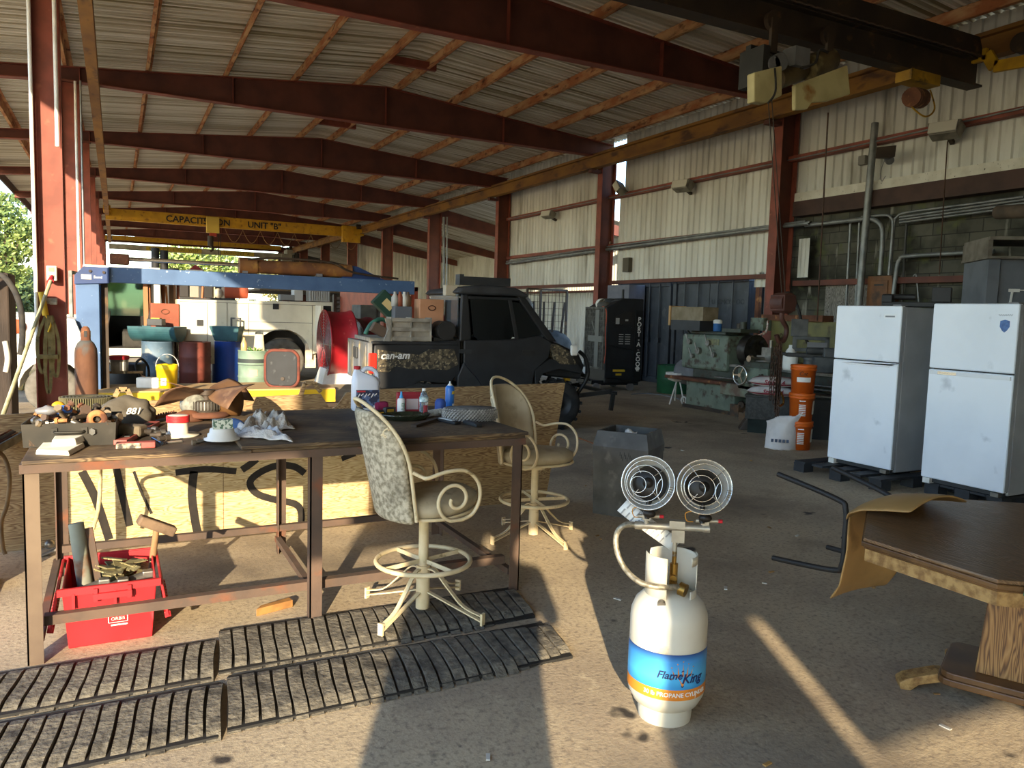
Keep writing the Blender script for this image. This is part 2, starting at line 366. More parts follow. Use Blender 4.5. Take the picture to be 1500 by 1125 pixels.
# girts on right wall
for (z, lab, y0, y1) in ((4.72, 'upper red girt across the pale right wall', 5.0, 23.2), (3.46, 'middle red girt carrying grey conduits on the pale wall', 11.2, 23.2), (2.5, 'lower rusty girt at the foot of the pale sheets above the blue doors', 11.2, 17.1), (2.46, 'lower dark girt at the foot of the far pale sheets', 17.4, 23.2), (2.35, 'rusty girt across the mossy block wall', 6.6, 10.9)):
    xx = 11.72 if z != 2.35 else 11.82
    m = MB(); m.box(xx-.16, xx, y0, y1, z-.05, z+.05) if z < 2.4 or z > 4 else m.box(xx-.12, xx, y0, y1, z-.04, z+.05); solo('wall_girt', m, RED if z > 2.6 else REDB, lab, 'girt')
solo('wall_girt', MB().box(17.5, 17.78, 23.6, 42.3, 2.6, 2.68), REDB, 'girt on the annexe side wall behind the columns', 'girt')
# crane rails
m = MB(); ibeam(m, (11.05,-7,5.56), (11.05,56.5,5.56), .3, .2, .014, .02); m.box(11.01, 11.09, -7, 56.5, 5.72, 5.78)
solo('crane_rail', m, YOLD, 'ochre crane rail along the top of the right wall', 'crane rail')
m = MB(); ibeam(m, (-.3,-7,5.56), (-.3,56.5,5.56), .26, .17, .014, .02)
solo('crane_rail', m, YOLD, 'ochre crane rail beside the left red columns', 'crane rail')
# ------------------------------------------------------------------ foreground: bench, stools, mats, heater, crate, bin, table
def woodmat(name, a, b_, c, sc=(.7, 1, 7), dist=3.5, rough=.75, ws=2.2, dirt=None):
    m = bpy.data.materials.new(name); m.use_nodes = True; n = m.node_tree; L = n.links.new; b = n.nodes['Principled BSDF']; b.inputs['Roughness'].default_value = rough
    tc = n.nodes.new('ShaderNodeTexCoord'); mp = n.nodes.new('ShaderNodeMapping'); mp.inputs['Scale'].default_value = sc; L(tc.outputs['Object'], mp.inputs[0])
    t = n.nodes.new('ShaderNodeTexNoise'); t.inputs['Scale'].default_value = ws; t.inputs['Detail'].default_value = 3; t.inputs['Distortion'].default_value = .6; L(mp.outputs[0], t.inputs[0])
    mu = n.nodes.new('ShaderNodeMath'); mu.operation = 'MULTIPLY'; mu.inputs[1].default_value = dist*6; L(t.outputs[0], mu.inputs[0])
    fr = n.nodes.new('ShaderNodeMath'); fr.operation = 'PINGPONG'; fr.inputs[1].default_value = .5; L(mu.outputs[0], fr.inputs[0])
    r = n.nodes.new('ShaderNodeMapRange'); r.inputs[1].default_value = .05; r.inputs[2].default_value = .5; L(fr.outputs[0], r.inputs[0])
    cr = n.nodes.new('ShaderNodeValToRGB'); e = cr.color_ramp.elements; e[0].color = lin(a); e[1].color = lin(c); k = e.new(.45); k.color = lin(b_); L(r.outputs[0], cr.inputs[0])
    col = cr.outputs[0]
    if dirt:
        d = n.nodes.new('ShaderNodeTexNoise'); d.inputs['Scale'].default_value = 2.2; d.inputs['Detail'].default_value = 6; L(tc.outputs['Object'], d.inputs[0])
        q = n.nodes.new('ShaderNodeMapRange'); q.inputs[1].default_value = .42; q.inputs[2].default_value = .62; L(d.outputs[0], q.inputs[0])
        x = n.nodes.new('ShaderNodeMix'); x.data_type = 'RGBA'; L(q.outputs[0], x.inputs[0]); L(col, x.inputs[6]); x.inputs[7].default_value = lin(dirt); col = x.outputs[2]
    L(col, b.inputs['Base Color']); bp = n.nodes.new('ShaderNodeBump'); bp.inputs['Strength'].default_value = .2; bp.inputs['Distance'].default_value = .005; L(r.outputs[0], bp.inputs['Height']); L(bp.outputs[0], b.inputs['Normal'])
    MATS[name] = m; return m
PLY = woodmat('plywood', '#75593a', '#9a7e56', '#ad946c')
PLYW = woodmat('paler plywood', '#9c8052', '#c2aa7c', '#cfbb90')
PLYD = woodmat('grimy bench plywood', '#4a3826', '#6e583e', '#85704f', sc=(.6, 6, 6), dirt='#3a3026')
OAK = woodmat('oak veneer', '#5a3a1c', '#8a6236', '#a17a48', sc=(5, 5, .5), rough=.45)
OAKT = woodmat('dark oak table top', '#5f452c', '#705338', '#7f6142', sc=(5, .8, 5), rough=.35)
OAKE = mat('worn oak edge', '#a8844e', '#7d5a2e', 30, .6, bump=.3)
IRON = mat('rusty angle iron', '#4f4036', '#5e4a3c', 5, .8, bump=.25, c3='#74462e', scale3=6, lo3=.58, hi3=.7)
BLK = mat('black paint', '#1b1a19', '#262422', 4, .6)
BLKSPR = mat('black spray and stroke colour', '#1f1a16', '#2a241d', 14, .9)
CREAM = mat('cream painted tube', '#ddcba4', '#cdb98f', 8, .55, c3='#a08a62', scale3=14, lo3=.62, hi3=.7)
VINYL = mat('dirty beige vinyl', '#b7a88a', '#a39375', 4, .6, bump=.1, c3='#8f8064', scale3=8, lo3=.55, hi3=.7)
SUEDE = mat('sooty worn upholstery', '#c0b59c', '#857c66', 45, .95, c3='#514a3c', scale3=3.0, lo3=.54, hi3=.72, detail=8)
WHT = mat('white plastic', '#e6e4de', '#d8d5cc', 5, .45)
CHROME = mat('chrome wire', '#d8d4cc', None, rough=.2, metal=1.)
STEEL = mat('bare steel', '#8f8b84', '#6f6b64', 8, .4, .8)
RUBBER = mat('black rubber', '#262423', '#3a3631', 12, .9, bump=.2)

# --- workbench
bench = thing('workbench', 'long plywood topped workbench on rusty angle iron legs, covered with tools', 'workbench', (0,0,0))
m = MB()
m.box(-.37, .57, 3.82, 5.07, .897, .915); out('tabletop', m, PLYD, bench, bevel=.004)
m = MB(); m.box(.52, 2.08, 3.81, 5.08, .916, .935); m.box(.57, 2.07, 3.83, 5.06, .897, .915); out('tabletop', m, PLYD, bench, bevel=.005)
LEGP = mat('leg iron with worn paint', '#5a4a3c', '#6d5c4a', 3, .8, bump=.2, c3='#cfc8b4', scale3=1.6, lo3=.57, hi3=.6)
def angle(mb, x, y, z0, z1, sx, sy, a=.062, t=.007):
    mb.box(min(x, x+sx*a), max(x, x+sx*a), min(y, y+sy*t), max(y, y+sy*t), z0, z1); mb.box(min(x, x+sx*t), max(x, x+sx*t), min(y, y+sy*a), max(y, y+sy*a), z0, z1); return mb
for (x, y, sx, sy, mm) in ((-.37, 3.84, 1, 1, LEGP), (.855, 3.84, 1, 1, IRON), (2.06, 3.84, -1, 1, IRON), (-.33, 5.08, 1, -1, IRON), (.91, 5.08, 1, -1, IRON), (2.06, 5.08, -1, -1, IRON)):
    out('leg', angle(MB(), x, y, 0, .897, sx, sy), mm, bench)
m = MB(); m.box(-.37, 2.07, 3.828, 3.838, .858, .897); m.box(-.37, 2.07, 3.838, 3.89, .888, .896); out('apron', m, IRON, bench)
m = MB(); m.box(-.37, 2.07, 5.08, 5.09, .858, .897); out('apron', m, IRON, bench)
out('apron', MB().box(-.38, -.37, 3.83, 5.08, .858, .897), IRON, bench); out('apron', MB().box(2.065, 2.075, 3.83, 5.08, .858, .897), IRON, bench)
za = onY(68, 915, 3.86).z; zb = onY(447, 866, 3.86).z; zc = onY(620, 843, 3.86).z
out('stretcher', MB().box(-.31, 2.0, 3.905, 3.955, za-.022, za+.022), IRON, bench)
zd = onY(330, 778, 5.09).z
out('stretcher', MB().box(-.3, 2.0, 5.03, 5.07, zd-.02, zd+.02), IRON, bench)
for x in (-.34, .9, 2.02): out('stretcher', MB().box(x-.004, x+.03, 3.9, 5.05, .08, .115), IRON, bench)

# --- plywood back board with spray painted letters
BY = 5.7
bd = thing('plywood_board', 'big upright plywood board behind the workbench with black spray painted letters', 'board', (0,0,0))
def bz(px, py): p = onY(px, py, BY); return (p.x, p.z)
top = [bz(828,561), bz(700,566), bz(566,570), bz(508,575), bz(497,590), bz(489,599), bz(481,595), bz(470,577), bz(300,585), bz(180,588), bz(97,596), bz(60,604), (-1.5, .84), (-1.7, .7)]
m = MB(); m.prism([(-1.7,0), (3.3,0)] + top, BY, BY+.02, 'XZ'); out('panel', m, PLY, bd)
m = MB(); x0 = bz(100,700)[0]; x1 = bz(327,700)[0]; x2 = bz(540,700)[0]
m.box(x0, x1-.003, BY-.006, BY-.0005, .012, .56); out('facing_sheet', m, PLYW, bd)  # paler sheet over the lower board, in two pieces
m = MB(); m.box(x1+.003, x2, BY-.006, BY-.0005, .012, .56); out('facing_sheet', m, PLYW, bd)
m = MB()
def strokes(mb, pts, w):
    P = [Vector((bz(*p)[0], 0, bz(*p)[1])) for p in pts]
    P = spline(P, 5) if len(P) > 2 else P
    L_ = []; R_ = []
    for i, p in enumerate(P):
        t = (P[min(i+1,len(P)-1)]-P[max(i-1,0)]).normalized(); n_ = Vector((-t.z, 0, t.x)); L_.append(p+n_*w/2); R_.append(p-n_*w/2)
    vs = []
    for a, b in zip(L_, R_): vs += [(a.x, BY-.0085, a.z), (b.x, BY-.0085, b.z)]
    mb.add(vs, [(2*i, 2*i+1, 2*i+3, 2*i+2) for i in range(len(P)-1)])
strokes(m, [(257,692),(300,687),(346,690)], .045)
strokes(m, [(284,690),(281,725),(287,770),(293,790)], .055)
strokes(m, [(376,672),(366,680),(354,688)], .05)
strokes(m, [(446,693),(430,683),(405,682),(380,692),(366,706),(375,722),(400,731),(432,738),(441,752),(439,778)], .05)
strokes(m, [(170,684),(178,720),(190,770)], .045); strokes(m, [(120,690),(140,730),(160,790)], .05)  # further dark diagonal strokes, left of the letters
strokes(m, [(196,690),(207,720),(222,752)], .018)
strokes(m, [(500,672),(520,664)], .04)
out('spray_letters_and_strokes', m, BLKSPR, bd)
for (pa, pb, pc) in (((440,580),(447,561),(470,574)), ((166,585),(174,570),(193,584))):
    p = onY(*pa, BY+.03); q = onY(pb[0], pb[1], BY+.03); r = onY(pb[0]+12, pb[1], BY+.03); s_ = onY(pc[0], pc[1], BY+.03)
    o = MB(); o.bar(p, q, .03, .02, up=(0,1,0)); o.bar(q, r, .03, .02, up=(0,1,0)); o.bar(r, s_, .03, .02, up=(0,1,0)); out('handle', o, PLY, bd)
out('brace', MB().box(-1.6, 3.2, BY+.021, BY+.06, .3, .4), PLY, bd)
out('brace', MB().box(-1.6, 3.2, BY+.021, BY+.06, .05, .15), PLY, bd)

# --- bar stools
def scroll(c, r0, r1, turns, a0, n=26):
    return [(c[0]+(r0+(r1-r0)*i/n)*cos(a0+turns*2*pi*i/n), c[1]+(r0+(r1-r0)*i/n)*sin(a0+turns*2*pi*i/n)) for i in range(n+1)]
def stool(label, loc, rz, rest=VINYL, seat=VINYL, brz=None):
    t = thing('bar_stool', label, 'bar stool', loc, rz)
    brz = rz if brz is None else brz
    b = thing; C_ = lambda a: a+brz-rz
    m = MB(); m.cyl((0,0,.02), (0,0,.535), .026); m.cyl((0,0,.02), (0,0,.25), .036); m.cyl((0,0,.5), (0,0,.54), .07, n=18); out('pole', m, CREAM, t)
    m = MB(); m.tube([(.245*cos(2*pi*i/36), .245*sin(2*pi*i/36), .275) for i in range(36)], .0125, 10, True)
    for a in (0, pi/2, pi, -pi/2): a = C_(a+.25); m.bar((.03*cos(a), .03*sin(a), .275), (.24*cos(a), .24*sin(a), .275), .006, .022, up=(0,0,1))
    out('foot_ring', m, CREAM, t)
    for k in range(4):
        a = C_(.59+k*pi/2); d = Vector((cos(a), sin(a), 0)); m = MB()
        P = spline([d*r+Vector((0,0,z)) for r, z in ((.035,.235),(.08,.225),(.16,.15),(.25,.075),(.36,.045))], 5)
        for i in range(len(P)-1): m.bar(P[i], P[i+1], .022, .007, up=(0,0,1))
        m.bar(d*.035+Vector((0,0,.11)), d*.36+Vector((0,0,.018)), .022, .007); m.bx(d*.362+Vector((0,0,.03)), (.012,.03,.06), R3('Z', a)); out('leg', m, CREAM, t)
    m = MB(); prof = [(.0,.545),(.19,.545),(.232,.558),(.243,.585),(.238,.615),(.2,.64),(.12,.655),(0,.66)]; m.lathe(prof, 32); 
    m.v = [(x*1.16 if x > 0 else x*.96, y*1.0, z+.02*min(1, max(0, x/.2))) for x, y, z in m.v]; out('seat', m, seat, t)
    m = MB(); m.tube([((.24*1.16 if cos(2*pi*i/32) > 0 else .232)*cos(2*pi*i/32), .24*sin(2*pi*i/32), .55+.02*max(0, cos(2*pi*i/32))) for i in range(32)], .009, 8, True); out('seat_frame', m, CREAM, t)
    def bp(s, h, off=0.):     # s -1..1 across, h height above the floor
        v = (h-.53)/.57; w_ = .23*(1 if v < .5 else sqrt(max(.0, 1-((v-.5)/.5)**2.6))); ang = s*w_/.27
        rr = .255+off+.13*v
        return Vector((-rr*cos(ang)+.03, .285*sin(ang), h))
    m = MB(); m.grid(lambda u, v: bp(u*2-1, .53+.555*v), 14, 14); out('backrest', m, rest, t, solid=.045, sub=1)
    m = MB()
    if rest is VINYL:
        p = bp(0, .76, -.03); m.ball(p, .012)
        for s_, h in ((-.5,.74),(.45,.73),(.2,.66),(-.25,.67)): m.tube([p, bp(s_*.5,(h+.76)/2,-.028), bp(s_, h, -.024)], .004, 6)
        out('tufting', m, mat('vinyl crease','#8d7c5e'), t)
    m = MB()
    def hpnt(y, h, o=.0): v = (h-.53)/.57; rr = .262+o+.13*v; return Vector((-rr*cos(y/.27)+.03, .30*sin(y/.285), h))
    hp = [hpnt(-.245, .55+.05*i) for i in range(5)] + [hpnt(-.245*cos(pi*i/24), .79+.345*sin(pi*i/24)) for i in range(25)] + [hpnt(.245, .75-.05*i) for i in range(5)]
    m.tube(hp, .010, 8)
    for sy in (-1, 1):
        q = hpnt(sy*.19, 1.01)
        m.tube([hpnt(sy*(.19-.03*i/12*1.2-.022*sin(i*.55)*(1-i/16)), 1.01-.022+.022*cos(i*.55)*(1-i/16)-.02*i/12, .022) for i in range(13)], .0055, 6)
        m.tube([q, hpnt(sy*.185, 1.0, .022)], .006, 6)
    out('back_frame', m, CREAM, t)
    for sy in (-1, 1):
        y = sy*.265
        P = [(-.165,y*.92,.80), (-.13,y*.98,.78), (-.1,y*1.06,.775), (0,y*1.08,.80), (.1,y*1.08,.795), (.17,y*1.05,.73), (.185,y,.64), (.15,y*.98,.57), (.09,y*.98,.545)]
        sp = [(cx, y*.98, cz) for cx, cz in scroll((.055,.645), .105, .022, 1.15, -1.15)]
        sp = [(.055+(x_-.055)*-1*(-1), yy, zz) for x_, yy, zz in sp][::1]
        m = MB(); m.tube(spline(P, 6), .0095, 8)
        A = [(.055+ (.105-.083*i/30)*cos(-pi/2-.25-2.5*pi*i/30), y*.98, .648+(.105-.083*i/30)*sin(-pi/2-.25-2.5*pi*i/30)) for i in range(31)]
        m.tube([(.09,y*.98,.545)] + A, .0095, 8); out('armrest', m, CREAM, t)
    return t
stool('cream metal bar stool with sooty worn back, standing before the workbench on the tyre mats', (1.41, 3.69, .03), radians(2), SUEDE, mat('grimy seat vinyl', '#b5a88c', '#a09276', 8, .6, c3='#7a6e58', scale3=20, lo3=.6, hi3=.75))
stool('cream metal bar stool with clean tufted back, at the right end of the workbench', (2.66, 4.76, 0), radians(-62), brz=radians(-24))

# --- tyre tread mats
MATM = mat('grey worn tyre tread', '#5d574c', '#7a7262', 22, .9, bump=.9, bscale=45, c3='#38342e', scale3=8, lo3=.55, hi3=.7)
MATD = mat('tyre tread groove', '#1f1d1a')
def tread(label, x0, x1, y0, y1, skew=.06, taper=0., loc=(0,0,0)):
    t = thing('tread_mat', label, 'floor mat', loc, 0, None)
    n = int((x1-x0)/.062); m = MB(); base = MB(); w_ = (x1-x0)/n
    def prof(v): return .03*min(1, (1-abs(2*v-1)**3)*1.3+.06)
    for i in range(n):
        a = x0+i*w_; ta = 1-taper*max(0, (i-n*.75)/(n*.25)); kk = 10
        vs = []
        for j in range(kk+1):
            v = j/kk; yy = y0+(y1-y0)*(.5+(v-.5)*ta)+.006*sin(i*1.3); xs = a+skew*(v-.5)+.004*sin(v*5+i*.4); z = prof(v)*(1+.07*sin(i*2.1))
            vs += [(xs, yy, .004), (xs, yy, z), (xs+w_*.8, yy, z), (xs+w_*.8, yy, .004)]
        fs = []
        for j in range(kk):
            o = 4*j; fs += [(o,o+1,o+5,o+4),(o+1,o+2,o+6,o+5),(o+2,o+3,o+7,o+6)]
        fs += [(0,3,2,1), (4*kk,4*kk+1,4*kk+2,4*kk+3)]; m.add(vs, fs)
    base.prism([(x0-skew/2,y0+.01),(x1-skew/2-.02,y0+.01+taper*.1),(x1+skew/2-.02,y1-.01-taper*.1),(x0+skew/2,y1-.01)], 0, .014)
    out('tread_blocks', m, MATM, t); out('carcass', base, MATD, t); return t
tread('grey tyre tread mat of the row by the bench legs, left piece', -1.1, .385, 3.37, 3.80)
tread('grey tyre tread mat under the first bar stool, right piece of the bench row', .40, 2.0, 3.41, 3.90, taper=.2)
tread('grey tyre tread mat of the front row, left piece at the bottom left corner', -1.1, .36, 2.88, 3.34)
tread('grey tyre tread mat of the front row, right piece with the tapered end', .375, 1.93, 2.91, 3.385, taper=.25)

# --- red tote and what stands in it
TOTE = mat('red plastic', '#c21f26', '#a81a20', 4, .5, c3='#d6555a', scale3=9, lo3=.62, hi3=.75)
t = thing('plastic_tote', 'red plastic tote with folded lid flaps under the left end of the workbench', 'crate', (-.045, 4.2, 0))
def tray(mb, w_, d_, h_, fl, th=.008, z0=0.):
    b0 = [(-w_,-d_),(w_,-d_),(w_,d_),(-w_,d_)]; t0 = [(-w_-fl,-d_-fl),(w_+fl,-d_-fl),(w_+fl,d_+fl),(-w_-fl,d_+fl)]
    vs = [(x,y,z0) for x,y in b0] + [(x,y,z0+h_) for x,y in t0] + [(x*(1-th/w_),y*(1-th/d_),z0+th) for x,y in b0] + [(x-math.copysign(th,x),y-math.copysign(th,y),z0+h_) for x,y in t0]
    fs = [(3,2,1,0)] + [(i,(i+1)%4,4+(i+1)%4,4+i) for i in range(4)] + [(8,9,10,11)] + [(8+(i+1)%4,8+i,12+i,12+(i+1)%4) for i in range(4)] + [(4+i,4+(i+1)%4,12+(i+1)%4,12+i) for i in range(4)]
    return mb.add(vs, fs)
m = tray(MB(), .175, .235, .29, .022); out('tub', m, TOTE, t, bevel=.004)
out('rim', MB().box(-.215,.215,.255,.272,.262,.295), TOTE, t, bevel=.004); m = MB(); m.box(-.215,.215,-.272,-.255,.262,.295)
for x in (-.15, .02): m.box(x-.006,x+.006,-.275,-.255,.2,.27)
for x in (-.06, .08): m.box(x-.008,x+.008,-.285,-.255,.225,.285)
m.box(-.07,.09,-.29,-.272,.235,.262); out('rim', m, TOTE, t)
for s_ in (-1, 1):
    m = MB(); m.box(-.006,.006,-.25,.25,-.19,0)
    for k in range(11): m.box(-.014,.014,-.24+.045*k,-.205+.045*k,-.2,-.17)
    o = out('lid_flap', m, TOTE, t, bevel=.003); o.location = (s_*.215,0,.285); o.rotation_euler = (0, -s_*.16, 0)
m = textmesh('ORBIS', .022, .001); place(m, frame((.03,-.2475,.118), (1,0,0), (0,-.07,1))); m.v = [tuple(v) for v in m.v]; out('lettering', m, WHT, t)
m = MB()
for a, b in (((-.01,.100),(.07,.100)), ((-.01,.137),(.07,.137)), ((-.01,.1),(-.01,.137)), ((.07,.1),(.07,.137))): m.bar((a[0],-.2345-a[1]*.076-.0015,a[1]), (b[0],-.2345-b[1]*.076-.0015,b[1]), .003, .002)
m.add([(.012,-.2495,.18),(.03,-.2495,.2),(.04,-.2495,.18)], [(0,1,2)]); m.add([(.035,-.2495,.18),(.048,-.2495,.193),(.062,-.2495,.18)], [(0,1,2)]); m.box(.0,.07,-.2425,-.2415,.083,.09); out('emblem', m, WHT, t)
PIPEM = mat('grey green painted pipe', '#8d8f7e', '#76756a', 5, .7, c3='#6f4a30', scale3=5, lo3=.58, hi3=.66)
m = MB(); m.cyl((-.13,4.12,.02), (-.19,4.2,.53), .034, n=20, caps=False); m.cyl((-.13,4.12,.02), (-.19,4.2,.53), .029, n=20)
solo('steel_pipe', m, PIPEM, 'grey green pipe offcut leaning in the red tote', 'pipe')
m = MB(); m.bar((-.08,4.15,.02), (-.145,4.2,.5), .045, .012, up=(0,1,0)); m.bar((-.06,4.14,.02), (-.125,4.2,.5), .012, .04, up=(0,1,0)); solo('angle_iron', m, IRON, 'rusty angle iron beside the pipe in the red tote', 'iron bar')
h = thing('sledge_hammer', 'rusty sledge hammer standing head up in the red tote', 'hammer', (0,0,0))
m = MB(); m.cyl((.12,4.33,.05), (.17,4.36,.42), .019, .016, 10); out('handle', m, mat('worn wood handle', '#8d6c48', '#6f5236', 12, .8), h)
m = MB(); o_ = m.M; m.M = Matrix.Translation((.172,4.36,.44)) @ Matrix.Rotation(.5, 4, 'Y') @ Matrix.Rotation(.2, 4, 'Z'); m.prism(rect(-.03,.03,-.03,.03,.012), -.0, .0001) if False else m.box(-.1,.1,-.03,.03,-.026,.026); m.M = o_
out('head', m, mat('rusty cast head', '#7d6650', '#5d4a3a', 9, .85, bump=.3), h, bevel=.01)
STRAP = mat('dusty olive strap', '#8d8358', '#6b6244', 12, .9, c3='#b0a878', scale3=20, lo3=.6, hi3=.7)
for i in range(5):
    m = MB(); rnd = random.Random(i+3); P = [(rnd.uniform(-.12,.12), 4.2+rnd.uniform(-.16,.14), .235+.02*i+rnd.uniform(-.02,.02)) for _ in range(7)]
    S_ = spline(P, 6)
    for k in range(len(S_)-1): m.bar(S_[k], S_[k+1]+Vector((0,0,.0005)), .04, .006, up=(.2,.1,1))
    solo('ratchet_strap', m, STRAP, 'dusty olive webbing strap coiled in the red tote', 'strap', 'straps in the red tote')
for i, (x, y) in enumerate(((-.1,4.05), (-.02,4.02), (.09,4.1))):
    m = MB(); m.cyl((x-.05,y,.24), (x+.05,y+.03,.26), .026, n=12); m.bx((x+.03,y+.02,.265), (.05,.05,.035)); solo('ratchet_buckle', m, STEEL, 'grey metal strap buckle on the straps in the red tote', 'buckle', 'buckles in the red tote', bevel=.006)
solo('wood_wedge', MB().prism([(0,0),(.2,.06),(.19,.11),(.03,.05)], 0, .04), mat('orange wood', '#a5763f', '#7d552c', 9), 'small orange brown wood wedge on the floor behind the tyre mats', 'wood offcut', loc=(.62, 4.02, 0), bevel=.004)
# --- propane heater
t = thing('propane_heater', 'white propane cylinder with twin round heater heads standing in the near floor sun', 'heater', (1.955, 2.36, 0), radians(-39.5))
TANK = mat('white tank enamel', '#cfc9b8', '#c2bba8', 3, .4, c3='#8f8468', scale3=5, lo3=.66, hi3=.74)
m = MB(); m.lathe([(0,.045),(.09,.05),(.13,.075),(.150,.115),(.153,.15),(.153,.405),(.150,.44),(.135,.478),(.105,.508),(.06,.525),(0,.53)], 48); out('cylinder', m, TANK, t)
m = MB(); m.lathe([(.105,0),(.108,.03),(.1,.07)], 32); m.lathe([(.1,0),(.1,.06)], 32); out('foot_ring', m, TANK, t)
m = MB(); m.lathe([(.1545,.135),(.1545,.178)], 48, a0=-pi*.97, a1=-.03); out('label', m, mat('orange label band', '#e08a2a', '#d07a22', 6, .5, c3='#e6e0d0', scale3=16, lo3=.68, hi3=.7), t)
m = MB(); m.lathe([(.1545,.178),(.1545,.318)], 48, a0=-pi*.97, a1=-.03)
bl = bpy.data.materials.new('blue label'); bl.use_nodes = True; n = bl.node_tree; b = n.nodes['Principled BSDF']; b.inputs['Roughness'].default_value = .4
tc = n.nodes.new('ShaderNodeTexCoord'); sp = n.nodes.new('ShaderNodeSeparateXYZ'); cr = n.nodes.new('ShaderNodeValToRGB'); mr = n.nodes.new('ShaderNodeMapRange'); mr.inputs[1].default_value = .17; mr.inputs[2].default_value = .318
n.links.new(tc.outputs['Object'], sp.inputs[0]); n.links.new(sp.outputs['Z'], mr.inputs[0]); n.links.new(mr.outputs[0], cr.inputs[0]); n.links.new(cr.outputs[0], b.inputs['Base Color'])
e = cr.color_ramp.elements; e[0].color = lin('#2f86c6'); e[1].color = lin('#26427e'); k = e.new(.35); k.color = lin('#4fb2e2'); k = e.new(.8); k.color = lin('#3f8fd0')
out('label', m, bl, t)
def wrap(s, size, z, a, m_, shear=0., bold=0., r=.1555, depth=.001):
    mb = textmesh(s, size, depth, shear=shear, bold=bold); mb.v = [((r+v[2])*sin(v[0]/r+a), -(r+v[2])*cos(v[0]/r+a), z+v[1]) for v in mb.v]; return out('lettering', mb, m_, t)
NAVY = mat('navy ink', '#1c2a5c')
wrap('30 lb PROPANE CYLINDER', .024, .157, .33, WHT, bold=.0004)
mb = MB()
def wp(x, z, r=.1549): a = .42+x/.155; return (r*sin(a), -r*cos(a), z)
ORG = mat('orange ink', '#e0862c')
for px_, h_ in ((-.032,.028),(-.016,.042),(0,.052),(.016,.042),(.032,.028)):
    mb.add([wp(px_-.004,.232), wp(px_+.004,.232), wp(px_*1.35,.232+h_)], [(0,1,2)]); mb.add([wp(px_*1.4-.003,.24+h_), wp(px_*1.4,.237+h_), wp(px_*1.4+.003,.24+h_), wp(px_*1.4,.243+h_)], [(0,1,2,3)])
mb.add([wp(-.045,.222), wp(0,.192), wp(.045,.222), wp(.02,.236), wp(-.02,.236)], [(0,1,2,3,4)]); out('emblem', mb, ORG, t)
mb = MB(); mb.add([wp(-.052,.222,.1552), wp(0,.188,.1552), wp(.052,.222,.1552), wp(0,.258,.1552), wp(-.045,.222,.1552), wp(0,.193,.1552), wp(.045,.222,.1552), wp(0,.253,.1552)], [(0,1,5,4),(1,2,6,5),(2,3,7,6),(3,0,4,7)]); out('emblem', mb, NAVY, t)
wrap('Flame', .042, .236, .08, NAVY, .3, .0006, .1572)
wrap('King', .052, .222, .68, NAVY, .3, .0008, .1576)
# collar: two strips with open front
m = MB(); m.lathe([(.098,.5),(.1,.57),(.1,.655),(.096,.67)], 28, a0=radians(-10), a1=radians(150)); m.lathe([(.098,.5),(.1,.6),(.1,.675)], 20, a0=radians(185), a1=radians(262)); m.lathe([(.1,.64),(.1,.675)], 20, a0=radians(-40), a1=radians(20)); m.lathe([(.1,.5),(.1,.54)], 20, a0=radians(-40), a1=radians(20)); out('collar', m, TANK, t, solid=.004)
BRASS = mat('brass', '#b08a45', '#8d6c34', 9, .4, .9)
m = MB(); m.cyl((.01,0,.52), (.01,0,.63), .016); m.cyl((.01,-.03,.575), (.01,.04,.575), .014); m.cyl((.01,0,.63), (.01,0,.68), .009); m.cyl((.035,-.055,.55), (.06,-.065,.545), .026, n=14); m.cyl((.0,-.04,.56), (.045,-.06,.55), .012); out('valve', m, BRASS, t)
m = MB(); m.cyl((-.03,-.115,.495), (-.03,-.1,.5), .016, n=14); out('gauge_plug', m, STEEL, t)
GAL = mat('galvanised fitting', '#b5ad9c', '#989080', 8, .45, .6)
m = MB(); m.cyl((.01,0,.66), (.01,0,.78), .009); m.cyl((-.135,-.02,.778), (.125,-.02,.786), .0135); m.bx((.02,-.005,.75), (.05,.03,.06)); m.bx((.015,-.02,.795), (.06,.034,.03)); m.cyl((-.15,-.02,.777), (-.12,-.02,.778), .017); m.cyl((.115,-.02,.786), (.14,-.02,.787), .017)
for x in (-.105, .12): m.cyl((x,-.02,.785), (x,-.02,.825), .011); m.cyl((x-.035,-.02,.815), (x+.05,-.02,.82), .008); m.bx((x,-.02,.815), (.03,.028,.024))
out('manifold', m, GAL, t)
for x in (-.105, .12):
    m = MB(); m.cyl((x+.05,-.02,.82), (x+.066,-.02,.8205), .007); out('ignition_button', m, mat('red button', '#c8202a'), t)
m = MB(); P = [(-.14,-.02,.778),(-.19,-.03,.775),(-.22,-.03,.735),(-.215,-.04,.67),(-.18,-.06,.61),(-.12,-.1,.575),(-.05,-.11,.565),(.03,-.07,.56)]
m.tube(spline(P, 8), .0115, 10); out('hose', m, mat('braided steel hose', '#a49c8a', '#77705f', 60, .5, .6), t)
m = MB(); fr = frame((-.095,.03,.765), (.62,0,-.42), (.45,.05,.55))
def tg(u, v):
    x = (u-.5)*.27; y = (v-.5)*.06; return fr @ Vector((x, y, .012*sin(u*5)))
m.grid(tg, 12, 3); tgo = out('warning_tag', m, WHT, t, solid=.001)
m = MB()
for i in range(9):
    for s_ in (0, 1):
        x0 = -.12+.024*i+.004*s_; m.add([fr @ Vector((x0, -.03+.033*s_, .012*sin((x0/.29+.5)*5)+.0015)), fr @ Vector((x0+.006, -.03+.033*s_, .012*sin(((x0+.006)/.29+.5)*5)+.0015)), fr @ Vector((x0+.006, -.003+.031*s_, .012*sin(((x0+.006)/.29+.5)*5)+.0015)), fr @ Vector((x0, -.003+.031*s_, .012*sin((x0/.29+.5)*5)+.0015))], [(0,1,2,3)])
out('tag_print', m, mat('grey print', '#9a9a98'), t)
REFL = mat('polished reflector', '#e6e2d8', '#d6d0c4', 3, .33, .5)
